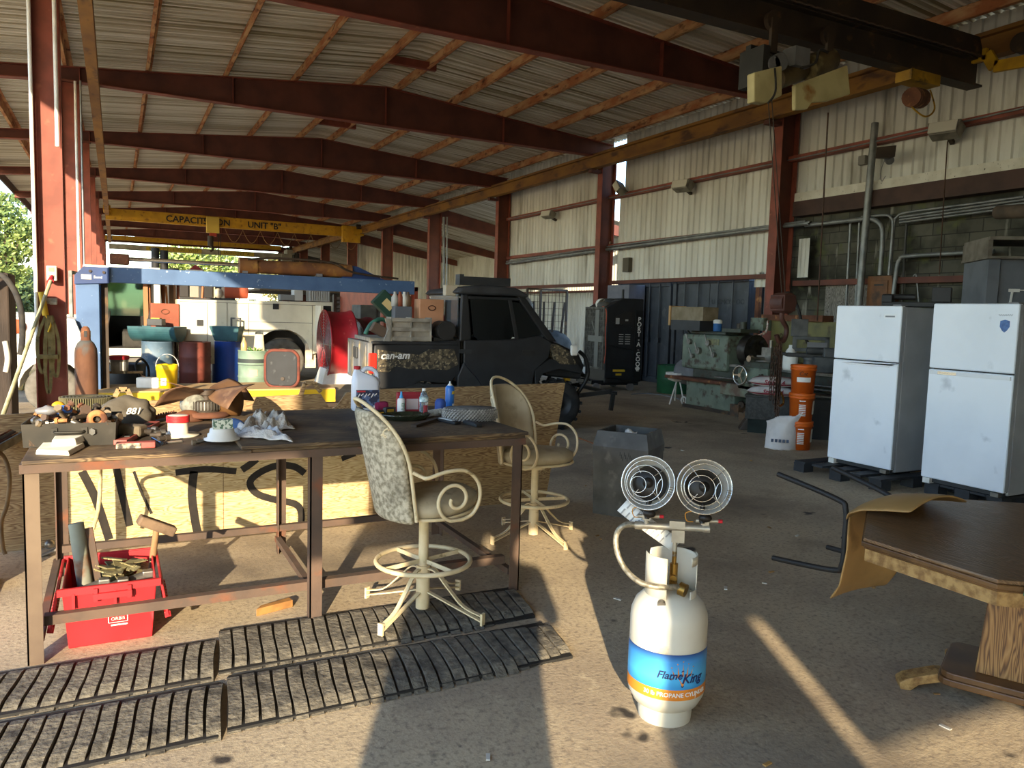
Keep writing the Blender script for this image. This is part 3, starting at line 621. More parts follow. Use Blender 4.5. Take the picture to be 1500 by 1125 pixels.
BURN = mat('black burner', '#17130f', '#2a241e', 9, .45, .3)
for x, tl in ((-.1, -.16), (.105, .05)):
    F = Matrix.Translation((x+.002,-.01,.948)) @ Matrix.Rotation(tl, 4, 'Z') @ Matrix.Rotation(radians(76), 4, 'X')   # local +z looks to the viewer and a little up
    hd = bpy.data.objects.new('heater_head', None); COL.objects.link(hd); hd.parent = t
    hm = MB(); hm.M = F; hm.lathe([(.104,.045),(.101,.04),(.09,.0),(.07,-.02),(.04,-.03)], 36); rf = out('heater_head', hm, REFL, t, solid=.002)
    bpy.data.objects.remove(hd)
    bm = MB(); bm.M = F; bm.lathe([(.063,-.012),(.066,.0),(.06,.022),(.045,.032),(.025,.036),(.0,.036)], 28); bm.lathe([(.068,-.004),(.07,.004),(.064,.01)], 28); bm.lathe([(.02,.036),(.021,.05),(0,.052)], 14); bm.cyl((.0,-.01,-.03), (.0,-.135,-.004), .012); bm.cyl((.0,-.06,.0), (.0,-.14,.0), .009); bm.ball((.01,-.118,.012), (.026,.018,.018)); out('burner', bm, BURN, rf)
    gm = MB(); gm.M = F
    gm.tube([(.105*cos(2*pi*i/32), .105*sin(2*pi*i/32), .045) for i in range(32)], .0022, 6, True)
    for r_, z_, cx, cy in ((.088,.06,0,0),(.07,.072,-.008,-.004),(.05,.08,-.012,-.008),(.031,.085,-.03,-.012)):
        gm.tube([(cx+r_*cos(2*pi*i/28), cy+r_*sin(2*pi*i/28), z_) for i in range(28)], .0016, 5, True)
    gm.tube([(.07+.03*cos(2.0+2.3*i/8), -.02+.045*sin(2.0+2.3*i/8), .07) for i in range(9)], .0016, 5)
    for a in (2.2, .75, -.85, -2.3): gm.tube([(.104*cos(a), .104*sin(a), .045), (.085*cos(a), .085*sin(a), .062), (.04*cos(a), .04*sin(a), .082)], .0016, 5)
    for k in range(5): gm.tube([(.1*cos(-.1-.09*k), .1*sin(-.1-.09*k), .05), (.085*cos(-.1-.09*k), .085*sin(-.1-.09*k), .06)], .0025, 5)
    out('guard', gm, CHROME, rf)
    cm = MB(); cm.tube(spline([(x-.03,-.03,.855), (x-.06,-.03,.845), (x-.055,-.03,.815), (x-.03,-.02,.81)], 5), .002, 5); cm.tube(spline([(x-.03,-.03,.855), (x,-.03,.84), (x+.03,-.025,.83)], 5), .002, 5); out('thermocouple', cm, mat('orange wire', '#c98a2c'), t)

# --- grey waste bin
t = thing('waste_bin', 'dark grey metal waste bin standing on the floor past the second bar stool', 'bin', (3.74, 5.12, 0), radians(-54))
GBIN = mat('scuffed dark grey metal', '#57554f', '#45433e', 5, .55, .2, c3='#6f6b62', scale3=9, lo3=.6, hi3=.75)
m = MB(); tray(m, .215, .215, .5, .012, .004, .0); out('body', m, GBIN, t)
hood = MB()
def ring(mb, a, b, z0, z1):
    vs = [(sx*a, sy*a, z0) for sx, sy in ((-1,-1),(1,-1),(1,1),(-1,1))] + [(sx*b, sy*b, z1) for sx, sy in ((-1,-1),(1,-1),(1,1),(-1,1))]; mb.add(vs, [(i,(i+1)%4,4+(i+1)%4,4+i) for i in range(4)])
ring(hood, .232, .232, .5, .56); ring(hood, .232, .205, .56, .685); ring(hood, .205, .185, .685, .685); ring(hood, .185, .18, .685, .54); out('hood', hood, GBIN, t)
m = MB()
for i in range(9): m.box(.0+.012*i, .005+.012*i, -.2335, -.2325, .5-.02*(i%3), .52-.02*(i%3)+.012)
out('scribble', m, BLK, t)
m = MB(); m.grid(lambda u, v: (-.02+.1*u, -.19+.08*v+.0*u, .63+.06*v+.015*sin(u*6)), 5, 4); solo('paper_sheet', m, WHT, 'white crumpled paper sticking out of the grey waste bin', 'paper', loc=(3.77, 5.13, .0), rz=radians(-54), solid=.002)

# --- octagonal wooden table
t = thing('pedestal_table', 'dark oak table with clipped corners on a pedestal, cut by the right edge', 'table', (0,0,0))
oc = [(2.65,1.5),(2.65,2.03),(3.1,2.36),(3.66,2.36),(4.1,2.03),(4.1,1.5),(3.66,1.15),(3.1,1.15)]
cx, cy = 3.375, 1.755
def off(poly, d): return [(cx+(x-cx)*(1+d/hypot(x-cx,y-cy)), cy+(y-cy)*(1+d/hypot(x-cx,y-cy))) for x, y in poly]
out('tabletop', MB().prism(oc[::-1], .735, .75), OAKT, t, bevel=.003)
m = MB(); m.prism(off(oc,.008)[::-1], .715, .735); m.prism(off(oc,-.004)[::-1], .705, .715); out('edge_moulding', m, mat('brown moulding', '#6b4a26', '#4f3519', 9, .4), t, bevel=.004)
out('apron', MB().prism(off(oc,-.01)[::-1], .655, .705), OAKE, t)
m = MB(); m.M = Matrix.Translation((3.44,1.68,0)) @ Matrix.Rotation(radians(-63), 4, 'Z')
def frust(mb, a, b, c, d, z0, z1):
    vs = [(-a,-b,z0),(a,-b,z0),(a,b,z0),(-a,b,z0),(-c,-d,z1),(c,-d,z1),(c,d,z1),(-c,d,z1)]; mb.add(vs, [(3,2,1,0),(4,5,6,7),(0,1,5,4),(1,2,6,5),(2,3,7,6),(3,0,4,7)])
frust(m, .28, .12, .24, .105, .15, .656); out('pedestal', m, OAK, t, bevel=.004)
m = MB(); m.M = Matrix.Translation((3.44,1.68,0)) @ Matrix.Rotation(radians(-63), 4, 'Z'); m.prism(rect(-.4,.4,-.2,.2,.05), .09, .15); m.prism(rect(-.41,.41,-.21,.21,.05), .095, .125); out('base_slab', m, mat('brown base', '#6d4c29', '#56391d', 5, .45), t, bevel=.006)
for a, b in (((3.26,1.98),(3.10,2.12)), ((3.62,1.38),(3.72,1.2)), ((3.5,2.02),(3.6,2.2)), ((3.3,1.4),(3.2,1.22))):
    a = Vector((*a,0)); b = Vector((*b,0)); d = (b-a); m = MB()
    P = [(0,.1),(.4,.095),(.75,.07),(1,.05),(1.12,.03),(1.1,.0),(.9,.0),(.75,.03),(.35,.055),(0,.06)]
    u = d; nrm = Vector((-d.y, d.x, 0)).normalized()*.045
    vs = [a+u*s_+Vector((0,0,z))+nrm for s_, z in P]+[a+u*s_+Vector((0,0,z))-nrm for s_, z in P]; k = len(P)
    m.add(vs, [tuple(range(k)), tuple(range(2*k-1,k-1,-1))]+[(i,k+i,k+(i+1)%k,(i+1)%k) for i in range(k)]); out('foot', m, OAKE, t, bevel=.005)
p = onZ(1494, 740, .751)
m = MB(); m.grid(lambda u, v: (2.70+.05*u, 1.44-.1*v, .757-.05*max(0,1-u*4)), 6, 4); solo('green_cloth', m, mat('green cloth', '#3f8f6a', '#2f7a58', 9, .9), 'scrap of green cloth on the near corner of the oak table', 'cloth', solid=.006)

# --- shell chair hooked over the table by its back
t = thing('shell_chair', 'tan plastic shell chair with black legs, hung sideways by its back on the oak table', 'chair', (0,0,0))
TAN = mat('tan moulded plastic', '#b08a55', '#a07c4a', 3, .5, c3='#8a6a3e', scale3=5, lo3=.58, hi3=.7)
# local chair: x across, y forward from back to front of seat, z up; then laid over
o_ = Vector((3.24, 2.415, .785)); Wd = Vector((.998,.06,0)); Ld = Vector((-.06,.998,0)); Up = Vector((0,0,1))
# chair 'up' (back height) points to -Ld, chair legs to Ld, chair front points down
CH = Matrix(((Wd.x, 0, -Ld.x, o_.x), (Wd.y, 0, -Ld.y, o_.y), (0, -1, 0, o_.z), (0,0,0,1)))
def shell(u, v):
    s_ = u*2-1
    prof = [(.50,-.10),(.42,-.05),(.24,-.02),(.09,-.02),(.015,.01),(-.02,.08),(-.045,.2),(-.06,.30)]
    k = v*(len(prof)-1); i = min(int(k), len(prof)-2); f = k-i; a = prof[i]; b = prof[i+1]; y = a[0]+(b[0]-a[0])*f; z = a[1]+(b[1]-a[1])*f
    w_ = (.235 if v < .5 else .235+.02*sin((v-.5)*2*pi)); dish = .03*s_*s_
    y2, z2 = (y, z+dish) if v < .5 else (y+dish*1.6, z)
    return CH @ Vector((s_*w_*(1-.10*abs(v-.52)), y2, z2))
m = MB(); m.grid(shell, 14, 28); out('shell', m, TAN, t, solid=.012, sub=1)
for s_ in (-1, 1):
    P = [(s_*.17,.36,-.02),(s_*.17,.34,-.05)]
    x = s_*.18
    pts = [(x*1.2,.40,-.42),(x,.37,-.10),(x,.33,-.045),(x,.2,-.04),(x,.06,-.045),(x,.02,-.10),(x*1.2,-.04,-.42)]
    m = MB(); m.tube([CH @ Vector(q) for q in spline(pts, 7)], .0135, 10); out('leg_frame', m, BLK, t)
m = MB(); m.bar(CH @ Vector((-.18,.2,-.045)), CH @ Vector((.18,.2,-.045)), .03, .008); out('cross_bar', m, BLK, t)
# ------------------------------------------------------------------ middle distance, left: platform, drums, gantry, truck, drum fan
def at(px, py, depth): return CP + ray(px, py)*depth
def gz(px, py, z=0.): return onZ(px, py, z)
BLU = mat('sky blue steel', '#4a678f', '#405c83', 3, .5, c3='#8fa3b8', scale3=18, lo3=.68, hi3=.72)
DBLU = mat('dark blue steel', '#243f72', '#1e3562', 3, .5)
RUSTC = mat('heavily rusted steel', '#6f4630', '#563424', 5, .9, bump=.4, c3='#b07a4a', scale3=9, lo3=.58, hi3=.7)
RUSTO = mat('orange rusty cylinder paint', '#86592a', '#663e22', 4, .75, bump=.2, c3='#9c7030', scale3=6, lo3=.56, hi3=.68)
GREY = mat('grey painted steel', '#77777a', '#68686a', 5, .6)
DGREY = mat('dark grey plastic', '#2e2f31', '#262728', 5, .55)
def drum(label, p, m_, r=.29, h=.88, ribs=2, name='steel_drum', lid=None):
    t = thing(name, label, 'drum', (p.x, p.y, p.z))
    prof = [(r*.96,0), (r,.015)]
    for k in range(ribs): z = h*(k+1)/(ribs+1); prof += [(r,z-.025),(r+.011,z),(r,z+.025)]
    prof += [(r,h-.015),(r+.006,h-.006),(r,h),(r-.012,h),(r-.014,h-.02),(0,h-.02)]
    out('body', MB().lathe(prof, 36), m_, t)
    m = MB(); m.cyl((r*.55,0,h-.02),(r*.55,0,h-.004),.03); m.cyl((-r*.6,0,h-.02),(-r*.6,0,h-.006),.018); out('bung', m, lid or GREY, t); return t
drum('blue grey steel drum carrying a half drum, left of the red drum', gz(232,566), mat('blue grey drum paint', '#5d7487', '#4c6274', 4, .6, c3='#8a8f8c', scale3=6, lo3=.6, hi3=.7))
drum('rust red steel drum between the yellow bucket and the blue plastic drum', gz(286,566), mat('red drum paint', '#74382c', '#653026', 4, .6, c3='#4f281f', scale3=7, lo3=.6, hi3=.7))
t = drum('bright blue plastic drum with a teal basin on top', gz(333,562), mat('blue plastic', '#1b4396', '#173a84', 3, .4), ribs=0, name='plastic_drum')
drum('pale green drum with a dark band, in front of the truck wheel', gz(372,570), mat('pale green drum paint', '#7f9484', '#6e8474', 4, .6), r=.29, h=.76)
p = gz(372,570); m = MB(); m.lathe([(.294,.48),(.294,.60)], 36); o = out('painted_band', m, mat('dark band','#333b3a'), bpy.data.objects['steel_drum.002'])
m = MB(); v = (CP-Vector((p.x,p.y,1.6))); a = atan2(v.y, v.x); m.lathe([(.296,.28),(.296,.40)], 6, a0=a-.28, a1=a+.22); out('label', m, mat('pinkish label','#d0a98c'), bpy.data.objects['steel_drum.002'])
TEAL = mat('weathered teal plastic', '#214850', '#2c565c', 5, .6, c3='#22484e', scale3=4, lo3=.55, hi3=.68)
# half drum lying on the blue grey drum
p = gz(232,566); m = MB(); m.M = Matrix.Translation((p.x, p.y, 1.165)) @ Matrix.Rotation(radians(-27), 4, 'Z') @ Matrix.Rotation(pi/2, 4, 'Y')
m.lathe([(0,-.42),(.29,-.42),(.29,.42),(0,.42)], 20, a0=-pi/2+pi/2, a1=pi/2+pi/2-.001) if False else m.lathe([(.001,-.44),(.29,-.44),(.29,.44),(.001,.44)], 20, a0=-pi/2, a1=pi/2, smooth=False)
solo('half_drum', m, TEAL, 'teal half drum trough lying on the blue grey drum', 'trough', solid=.008)
pp = at(229,474,14.7); m = MB(); m.bx((pp.x,pp.y,1.25), (.28,.2,.13), R3('Z',-.4)); solo('battery', m, DGREY, 'dark box with a yellow top lying in the teal half drum', 'box', bevel=.01)
m = MB(); m.bx((pp.x,pp.y-.01,1.32), (.16,.12,.02), R3('Z',-.4)); m = solo('yellow_pad', m, YEL, 'yellow pad on the dark box in the half drum', 'pad')
# teal basin on blue drum
p = gz(333,562); t = thing('plastic_basin', 'teal plastic basin with a raised grey handle on the blue drum', 'basin', (p.x+.02, p.y, .89), radians(-27))
m = MB(); tray(m, .27, .24, .3, .05, .02); out('tub', m, TEAL, t, bevel=.01)
m = MB(); m.bar((.14,-.2,.28),(.14,-.2,.46),.03,.03); m.bar((.32,-.2,.28),(.32,-.2,.46),.03,.03); m.bar((.125,-.2,.46),(.335,-.2,.46),.03,.03); out('handle', m, DGREY, t)
# things on the green drum
p = gz(372,570)
m = MB(); m.grid(lambda u, v: (p.x+.1+.09*cos(2*pi*u)*(1-.35*v)+.02*sin(9*u), p.y+.07*sin(2*pi*u)*(1-.35*v), .745+.36*v+.03*sin(7*u)*v), 16, 8); solo('paper_sack', m, mat('cream sack','#d9cfb4','#bfb294',8,.9), 'crumpled cream sack standing on the pale green drum', 'sack', solid=.004)
m = MB(); m.lathe([(0,0),(.055,0),(.058,.02),(.058,.14),(.03,.2),(.02,.23),(.02,.26),(0,.26)], 16, c=(p.x-.19,p.y-.05,.745)); solo('spray_bottle', m, mat('clear tan bottle','#b99a6a',None,rough=.3), 'tan bottle standing on the pale green drum', 'bottle')
m = MB(); rnd = random.Random(2)
for i in range(26): a = rnd.uniform(0,2*pi); m.bar((p.x+.0+.05*cos(a),p.y-.1+.05*sin(a),.75),(p.x+.0+.13*cos(a),p.y-.1+.11*sin(a),.76+rnd.uniform(0,.07)),.014,.004)
solo('leafy_sprig', m, mat('fresh green','#6f9a3a','#4f7a2a',9), 'green leafy sprig on the pale green drum', 'plant')
# black tub, bucket, hose, yellow bucket, white jug
p = gz(185,574); t = thing('plastic_tub', 'black cut down tub with a hose over its rim, left of the yellow bucket', 'tub', (p.x,p.y,0))
out('body', MB().lathe([(.0,.01),(.29,.0),(.31,.02),(.33,.5),(.32,.52),(.305,.5),(.285,.04),(0,.04)], 28), DGREY, t)
m = MB(); m.tube(spline([(.3,-.1,.1),(.22,-.28,.3),(.15,-.3,.5),(.25,-.1,.6),(.36,.0,.45),(.35,-.2,.2),(.2,-.38,.02),(-.1,-.42,.02)],8), .022, 8); solo('rubber_hose', m, RUBBER, 'black hose draped over the black tub', 'hose', loc=(p.x,p.y,0))
p = gz(175,545,.52); t = thing('paint_bucket', 'small clear bucket with a red lid on the black tub', 'bucket', (p.x,p.y,.5))
out('body', MB().lathe([(0,0),(.12,0),(.135,.24),(.125,.24),(0,.02)], 24), mat('grey clear plastic','#8d8a80','#6d6b64',9,.4), t); out('lid', MB().lathe([(.142,.22),(.145,.27),(.13,.28),(0,.28)], 24), mat('red lid','#a82430'), t); out('label', MB().bx((.05,-.132,.12),(.09,.01,.14)), WHT, t)
m = MB(); m.box(-.33,.33,-.05,.05,.5,.53); solo('tub_plank', m, PLY, 'short plank across the black tub under the red lidded bucket', 'plank', loc=(p.x,p.y,0))
m = MB(); a = gz(152,516,.6); b = gz(233,567,.05); m.cyl(at(150,516,14.3), at(242,570,13.4), .012, n=8); solo('broom_stick', m, mat('raw wood stick','#b98e66','#a37a54',9), 'thin wooden stick leaning between the black tub and the yellow bucket', 'stick')
p = gz(245,568,.32); p = p/.9; t = thing('yellow_bucket', 'yellow plastic bucket with white wire handle on the wooden platform', 'bucket', (p.x*.9,p.y*.9,.32))
YP = mat('yellow plastic', '#e3c416', '#d4b410', 4, .5)
out('body', MB().lathe([(0,0),(.135,0),(.152,.27),(.16,.275),(.16,.33),(.155,.36),(.147,.36),(.13,.02),(0,.02)], 28), YP, t)
m = MB(); m.tube([(.16*cos(a), -.03, .33+.19*sin(a)) for a in [pi*i/12 for i in range(13)]], .004, 6); out('handle', m, WHT, t)
m = MB(); m.box(-.1,-.02,-.153,-.145,.05,.16); out('label', m, WHT, t)
p = gz(219,568,.32)/.92; m = MB(); m.prism(rect(-.17,.17,-.1,.1,.04), 0, .16); solo('plastic_jug', m, WHT, 'flat white plastic jug lying left of the yellow bucket', 'jug', loc=(p.x*.92,p.y*.92,.32), rz=-.4, bevel=.02)

# wooden platform with yellow edge
t = thing('wooden_platform', 'long low platform with a yellow painted edge behind the workbench', 'platform', (0,0,0))
YED = mat('yellow painted edge', '#dcb61c', '#c9a418', 4, .6, c3='#9d7d20', scale3=6, lo3=.6, hi3=.72)
PLK = mat('sun bleached planks', '#b89a6c', '#9c8058', 3, .9, bump=.3, stretch=(.3,4,1))
x0 = gz(140,572,.3).x; x1 = gz(505,575,.3).x; yf = 12.4
out('deck', MB().box(-.35, 3.15, yf, 13.55, .27, .32), PLK, t); out('edge_beam', MB().box(-.35, 3.15, yf-.03, yf, .08, .3), YED, t); out('frame', MB().box(-.3, 3.1, yf+.05, 13.5, 0, .27), DKST, t)
t = thing('floor_jack_stand', 'yellow steel stand seen through the notch of the plywood board', 'stand', (onY(490,600,8.5).x, 8.5, 0))
m = MB(); frust(m, .25, .2, .1, .1, 0, .35); m.box(-.16,.16,-.12,.12,.35,.4); out('body', m, YED, t); m = MB(); m.cyl((0,0,.4),(0,0,.52),.05); m.box(-.1,.1,-.06,.06,.52,.56); out('saddle', m, DKST, t)
# upended wheelbarrow tub
p = gz(413,566,.32); t = thing('wheelbarrow_tub', 'upended dark steel tub with rusty rim, in front of the truck wheel', 'tub', (p.x*.99,p.y*.99,.32), radians(-24))
RR = rect(-.25,.25,.02,.58,.13,5)
m = MB(); m.prism(RR, -.03, .02, 'XZ'); out('tub', m, mat('dark slate steel','#24272c','#1d2024',4,.7,c3='#3f4144',scale3=9,lo3=.62,hi3=.72), t, bevel=.02)
m = MB(); m.tube([(x*1.04,0,.3+(z-.3)*1.04) for x,z in RR], .028, 8, True); out('rim', m, mat('rust red rim','#6e3526','#552a20',9,.8), t)
m = MB(); m.cyl((0.02,-.05,.14),(.02,-.03,.14),.03); out('boss', m, DKST, t)

# red drum fans
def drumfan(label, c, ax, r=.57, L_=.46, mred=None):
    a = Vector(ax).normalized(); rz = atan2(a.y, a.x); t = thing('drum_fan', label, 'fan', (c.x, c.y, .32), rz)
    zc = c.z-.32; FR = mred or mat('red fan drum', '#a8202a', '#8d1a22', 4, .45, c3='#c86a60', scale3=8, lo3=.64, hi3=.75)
    m = MB(); m.M = Matrix.Translation((0,0,zc)) @ Matrix.Rotation(pi/2,4,'Y'); m.lathe([(r+.02,0),(r+.02,-.02),(r,-.03),(r-.015,-L_*.5),(r,-L_+.03),(r+.02,-L_+.02),(r+.02,-L_)], 48); out('drum', m, FR, t, solid=.006)
    g = MB(); 
    for xx in (.0, -L_):
        for k in range(1, 13): rr = r*k/12; g.tube([(xx, rr*cos(2*pi*i/40), zc+rr*sin(2*pi*i/40)) for i in range(40)], .0035, 4, True)
        for k in range(8): aa = pi*k/4; g.tube([(xx,0,zc),(xx,r*cos(aa),zc+r*sin(aa))], .005, 4)
    out('grille', g, STEEL, t)
    b = MB()
    for k in range(4):
        aa = pi*k/2+.4; q = [Vector((-L_*.5+.06*s_, rr*cos(aa+w_), zc+rr*sin(aa+w_))) for rr, w_, s_ in ((.08,-.3,-1),(r*.9,-.3,-1),(r*.92,.3,1),(.08,.5,1))]; b.add(q, [(0,1,2,3)])
    out('blade', b, mat('grey fan blade','#9a958c','#77726a',5,.6,.3), t, solid=.004)
    m = MB(); m.cyl((-L_*.8,0,zc),(-L_*.25,0,zc),.1); out('motor', m, DKST, t)
    m = MB(); frust(m, .32, .33, .24, .25, 0, .26); m.v = [(x-L_*.5, y, z) for x, y, z in m.v]; out('base', m, WHT, t)
    m = MB(); m.v = []; m.tube([(-L_*.5+.16*cos(x), -r-.02 + 0*x, zc+.14*sin(x)) for x in [2*pi*i/20 for i in range(20)]], .012, 6, True); out('cord_coil', m, RUBBER, t)
    return t
c = at(474,504,13.3); drumfan('big red drum fan on a white base, left of the black utility vehicle', c, (-1,.02,0))
c = at(512,505,14.3); drumfan('red drum fan behind the first one, its red darkened for shade', Vector((c.x,c.y,c.z)), (-.9,-.3,0), .5, .4, mat('shaded red fan drum','#6d1a20','#551519',4,.5))  # shade is mixed into the red of this second fan

# blue gantry
GY = 12.9
t = thing('blue_gantry', 'blue steel gantry crossing in front of the white truck', 'gantry', (0,0,0))
px0 = onY(112,470,GY).x; pxm = onY(124,470,GY).x; px1 = onY(152,470,GY).x
m = MB(); m.box(px0, px1-.05, GY-.1, GY+.2, 0, 1.92); out('post', m, BLU, t, bevel=.008); out('post', MB().box(px1-.03, px1+.06, GY+.05, GY+.2, 0, 1.95), DKST, t)
zt = 2.118; zb_ = 1.89
out('beam', MB().box(-.1, 4.64, GY-.08, GY+.12, zb_, zt), BLU, t, bevel=.008)
q = [onY(*s_, GY-.12) for s_ in ((109,403),(122,390),(160,392),(160,415),(109,416))]
out('corner_bracket', MB().prism([(v.x, v.z) for v in q][::-1], GY-.13, GY+.22, 'XZ'), DBLU, t, bevel=.004)
m = MB()
for s_ in ((132,397),(152,399)): v = onY(*s_, GY-.13); m.cyl((v.x,GY-.15,v.z),(v.x,GY-.13,v.z),.022,n=6)
out('bolt', m, DKST, t)
v = onY(127,406,GY-.135); out('label', MB().box(v.x-.07,v.x+.06,GY-.135,GY-.1301,v.z-.03,v.z+.04), mat('dirty label','#c9c4b4'), t)
v = onY(140,406,GY-.135); text('Bend', .055, (v.x+.03, GY-.132, v.z), (1,0,0), (0,0,1), WHT, t)
q = [onY(*s_, GY-.05) for s_ in ((500,412),(515,396),(530,404),(560,420),(540,420),(500,418))]
out('gusset', MB().prism([(q[0].x,zt),(q[0].x+.1,zt+.22),(q[0].x+.28,zt+.2),(q[0].x+.75,zt)][::-1], GY-.05, GY+.1, 'XZ'), DBLU, t)
m = MB(); xl = onY(149,500,GY+.3).x
m.box(xl-.025, xl+.025, GY+.25, GY+.3, 0, 1.85)
for k in range(13): m.box(xl-.05, xl-.02, GY+.25, GY+.3, .12+.13*k, .18+.13*k)
out('notched_rail', m, mat('pale blue rail','#7fa8cc','#6a94ba',5,.5), t)
# hydraulic cylinder on the beam
t = thing('hydraulic_cylinder', 'long orange rusty hydraulic cylinder with its rod, lying on the blue gantry beam', 'cylinder', (0,0,0))
a = onY(352,400,GY); b = onY(514,405,GY)
m = MB(); m.cyl((a.x,GY,zt+.12),(b.x,GY,zt+.12),.11,n=20); m.cyl((a.x-.02,GY,zt+.12),(a.x+.25,GY,zt+.12),.13,n=20); out('barrel', m, RUSTO, t)
c = onY(172,398,GY); out('rod', MB().cyl((c.x+.1,GY,zt+.13),(a.x,GY,zt+.13),.03), CHROME, t)
m = MB(); m.box(c.x-.1,c.x+.16,GY-.08,GY+.08,zt+.04,zt+.2); out('rod_eye', m, RUSTC, t, bevel=.02)
m = MB(); m.tube(spline([(a.x+.1,GY-.1,zt+.22),(a.x+.6,GY-.1,zt+.26),(a.x+1.4,GY-.1,zt+.24),(b.x,GY-.1,zt+.1),(b.x+.8,GY-.1,zt+.03)],8), .02, 6); out('hydraulic_line', m, DKST, t)
out('saddle', MB().box(a.x+.02,a.x+.1,GY-.1,GY+.1,zt,zt+.05), GREY, t); out('saddle', MB().box(b.x-.6,b.x-.5,GY-.1,GY+.1,zt,zt+.05), GREY, t)

# rusted gas cylinder
p = at(125,470,8.75); t = thing('gas_cylinder', 'rust brown gas cylinder with cap, standing before the blue gantry post', 'gas cylinder', (p.x,p.y,0))
GASM = mat('rusted gas cylinder', '#5d3c28', '#45291a', 7, .85, bump=.3, c3='#4d4c4a', scale3=2.6, lo3=.55, hi3=.6, stretch=(1,1,.4))
out('body', MB().lathe([(0,0),(.115,0),(.118,.02),(.118,1.0),(.112,1.07),(.085,1.13),(.05,1.165),(.0,1.17)], 32), GASM, t)
out('cap', MB().lathe([(.055,1.155),(.05,1.18),(.05,1.26),(.04,1.3),(.02,1.32),(0,1.32)], 24), RUSTC, t)
m = MB(); m.box(.03,.052,-.015,.015,1.2,1.27); m.box(-.052,-.03,-.015,.015,1.2,1.27); m.box(-.015,.015,-.052,-.03,1.2,1.27); out('cap_slot', m, BLK, t)

# white service truck
TY = 16.6; TW = mat('white truck enamel', '#e6dfc9', '#d8d1ba', 2, .4, c3='#b5ab92', scale3=3, lo3=.62, hi3=.75)
t = thing('service_truck', 'white service truck with utility body behind the drums', 'truck', (0,TY,0))
def tx(px, py): v = onY(px, py, TY); return (v.x, v.z)
wx, wz = tx(408,525); wz = .47; wx += .08
def arc(cx, cz, r, a0, a1, n=14): return [(cx+r*cos(a0+(a1-a0)*i/n), cz+r*sin(a0+(a1-a0)*i/n)) for i in range(n+1)]
side = [(1.1,.42),(wx-.62,.42)] + arc(wx,wz+.05,.62,pi,0) + [(wx+.62,.62),(4.15,.72),(4.15,1.74),(1.1,1.7)]
for yy in (0, 2.0): out('body_side', MB().prism(side, yy, yy+.45 if yy == 0 else yy+.4, 'XZ'), TW, t, bevel=.01)
out('bed_floor', MB().box(1.1,4.1,.45,2.0,.8,.86), DKST, t); out('bed_front', MB().box(1.08,1.13,.05,2.35,.5,1.7), TW, t)
m = MB()
for xx in (1.62, 2.0, 2.42, 3.72): m.box(xx-.004,xx+.004,-.006,.004,1.02 if xx > 2.1 and xx < 3.6 else .5,1.66)
m.box(2.42,3.72,-.006,.004,1.28,1.287); m.box(1.12,4.1,-.006,.004,1.655,1.662); out('door_gap', m, DKST, t)
m = MB(); m.box(3.86,4.12,-.004,.01,.8,1.66); out('open_bay', m, BLK, t)
out('bay_door', MB().box(3.78,3.83,-.5,.0,.78,1.66), TW, t)
m = MB()
for s_ in ((293,473),(404,449)): x, z = tx(*s_); m.box(x-.06,x+.06,-.015,.0,z-.06,z+.06)
out('door_latch', m, DGREY, t)
TYRE = mat('grey dusty tyre', '#6a665e', '#55514a', 8, .95, bump=.2)
def wheel(parent, c, r, w_, name='wheel', rim=None, ax='Y', lug=0, tyre=None, rr=.58):
    m = MB(); m.M = Matrix.Translation(c) @ (Matrix.Rotation(pi/2,4,'X') if ax == 'Y' else Matrix.Rotation(pi/2,4,'Y'))
    m.lathe([(r*rr,-w_*.45),(r*.8,-w_*.52),(r*.95,-w_*.46),(r,-w_*.3),(r,w_*.3),(r*.95,w_*.46),(r*.8,w_*.52),(r*rr,w_*.45)], 40)
    if lug:
        for k in range(lug):
            a = 2*pi*k/lug
            for s_ in (-1,1): m.bx((r*1.02*cos(a+s_*.04), r*1.02*sin(a+s_*.04), s_*w_*.24), (r*.09,r*.12,w_*.42), R3('Z',a))
    o = out(name, m, tyre or TYRE, parent)
    m = MB(); m.M = Matrix.Translation(c) @ (Matrix.Rotation(pi/2,4,'X') if ax == 'Y' else Matrix.Rotation(pi/2,4,'Y'))
    for s_ in (-1,1): m.lathe([(r*rr,s_*w_*.45),(r*rr*.92,s_*w_*.38),(r*rr*.7,s_*w_*.2),(r*rr*.35,s_*w_*.22),(r*rr*.3,s_*w_*.4),(0,s_*w_*.4)], 28)
    for k in range(8): a = 2*pi*k/8; m.cyl((r*rr*.55*cos(a),r*rr*.55*sin(a),-w_*.24),(r*rr*.55*cos(a),r*rr*.55*sin(a),w_*.24),r*.035,n=6)
    out('rim', m, rim or mat('cream wheel','#d6c8a4','#b8a984',8,.6), o); return o
wheel(t, (wx,.18,.47), .47, .3); wheel(t, (wx,2.2,.47), .47, .3); wheel(t, (-1.0,.18,.47), .47, .28); wheel(t, (-1.0,2.2,.47), .47, .28)
out('inner_arch', MB().box(wx-.6,wx+.6,.44,.5,.4,1.1), BLK, t)
out('chassis', MB().box(-1.9,4.1,.7,.85,.5,.7), DKST, t); out('chassis', MB().box(-1.9,4.1,1.55,1.7,.5,.7), DKST, t)
out('mud_flap', MB().box(wx+.5,wx+.72,.1,.14,.32,.85), mat('pale rag','#cfc2ae','#b8aa94',9,.9), t)
out('rear_bumper', MB().box(4.0,4.3,.05,2.35,.5,.62), DKST, t)
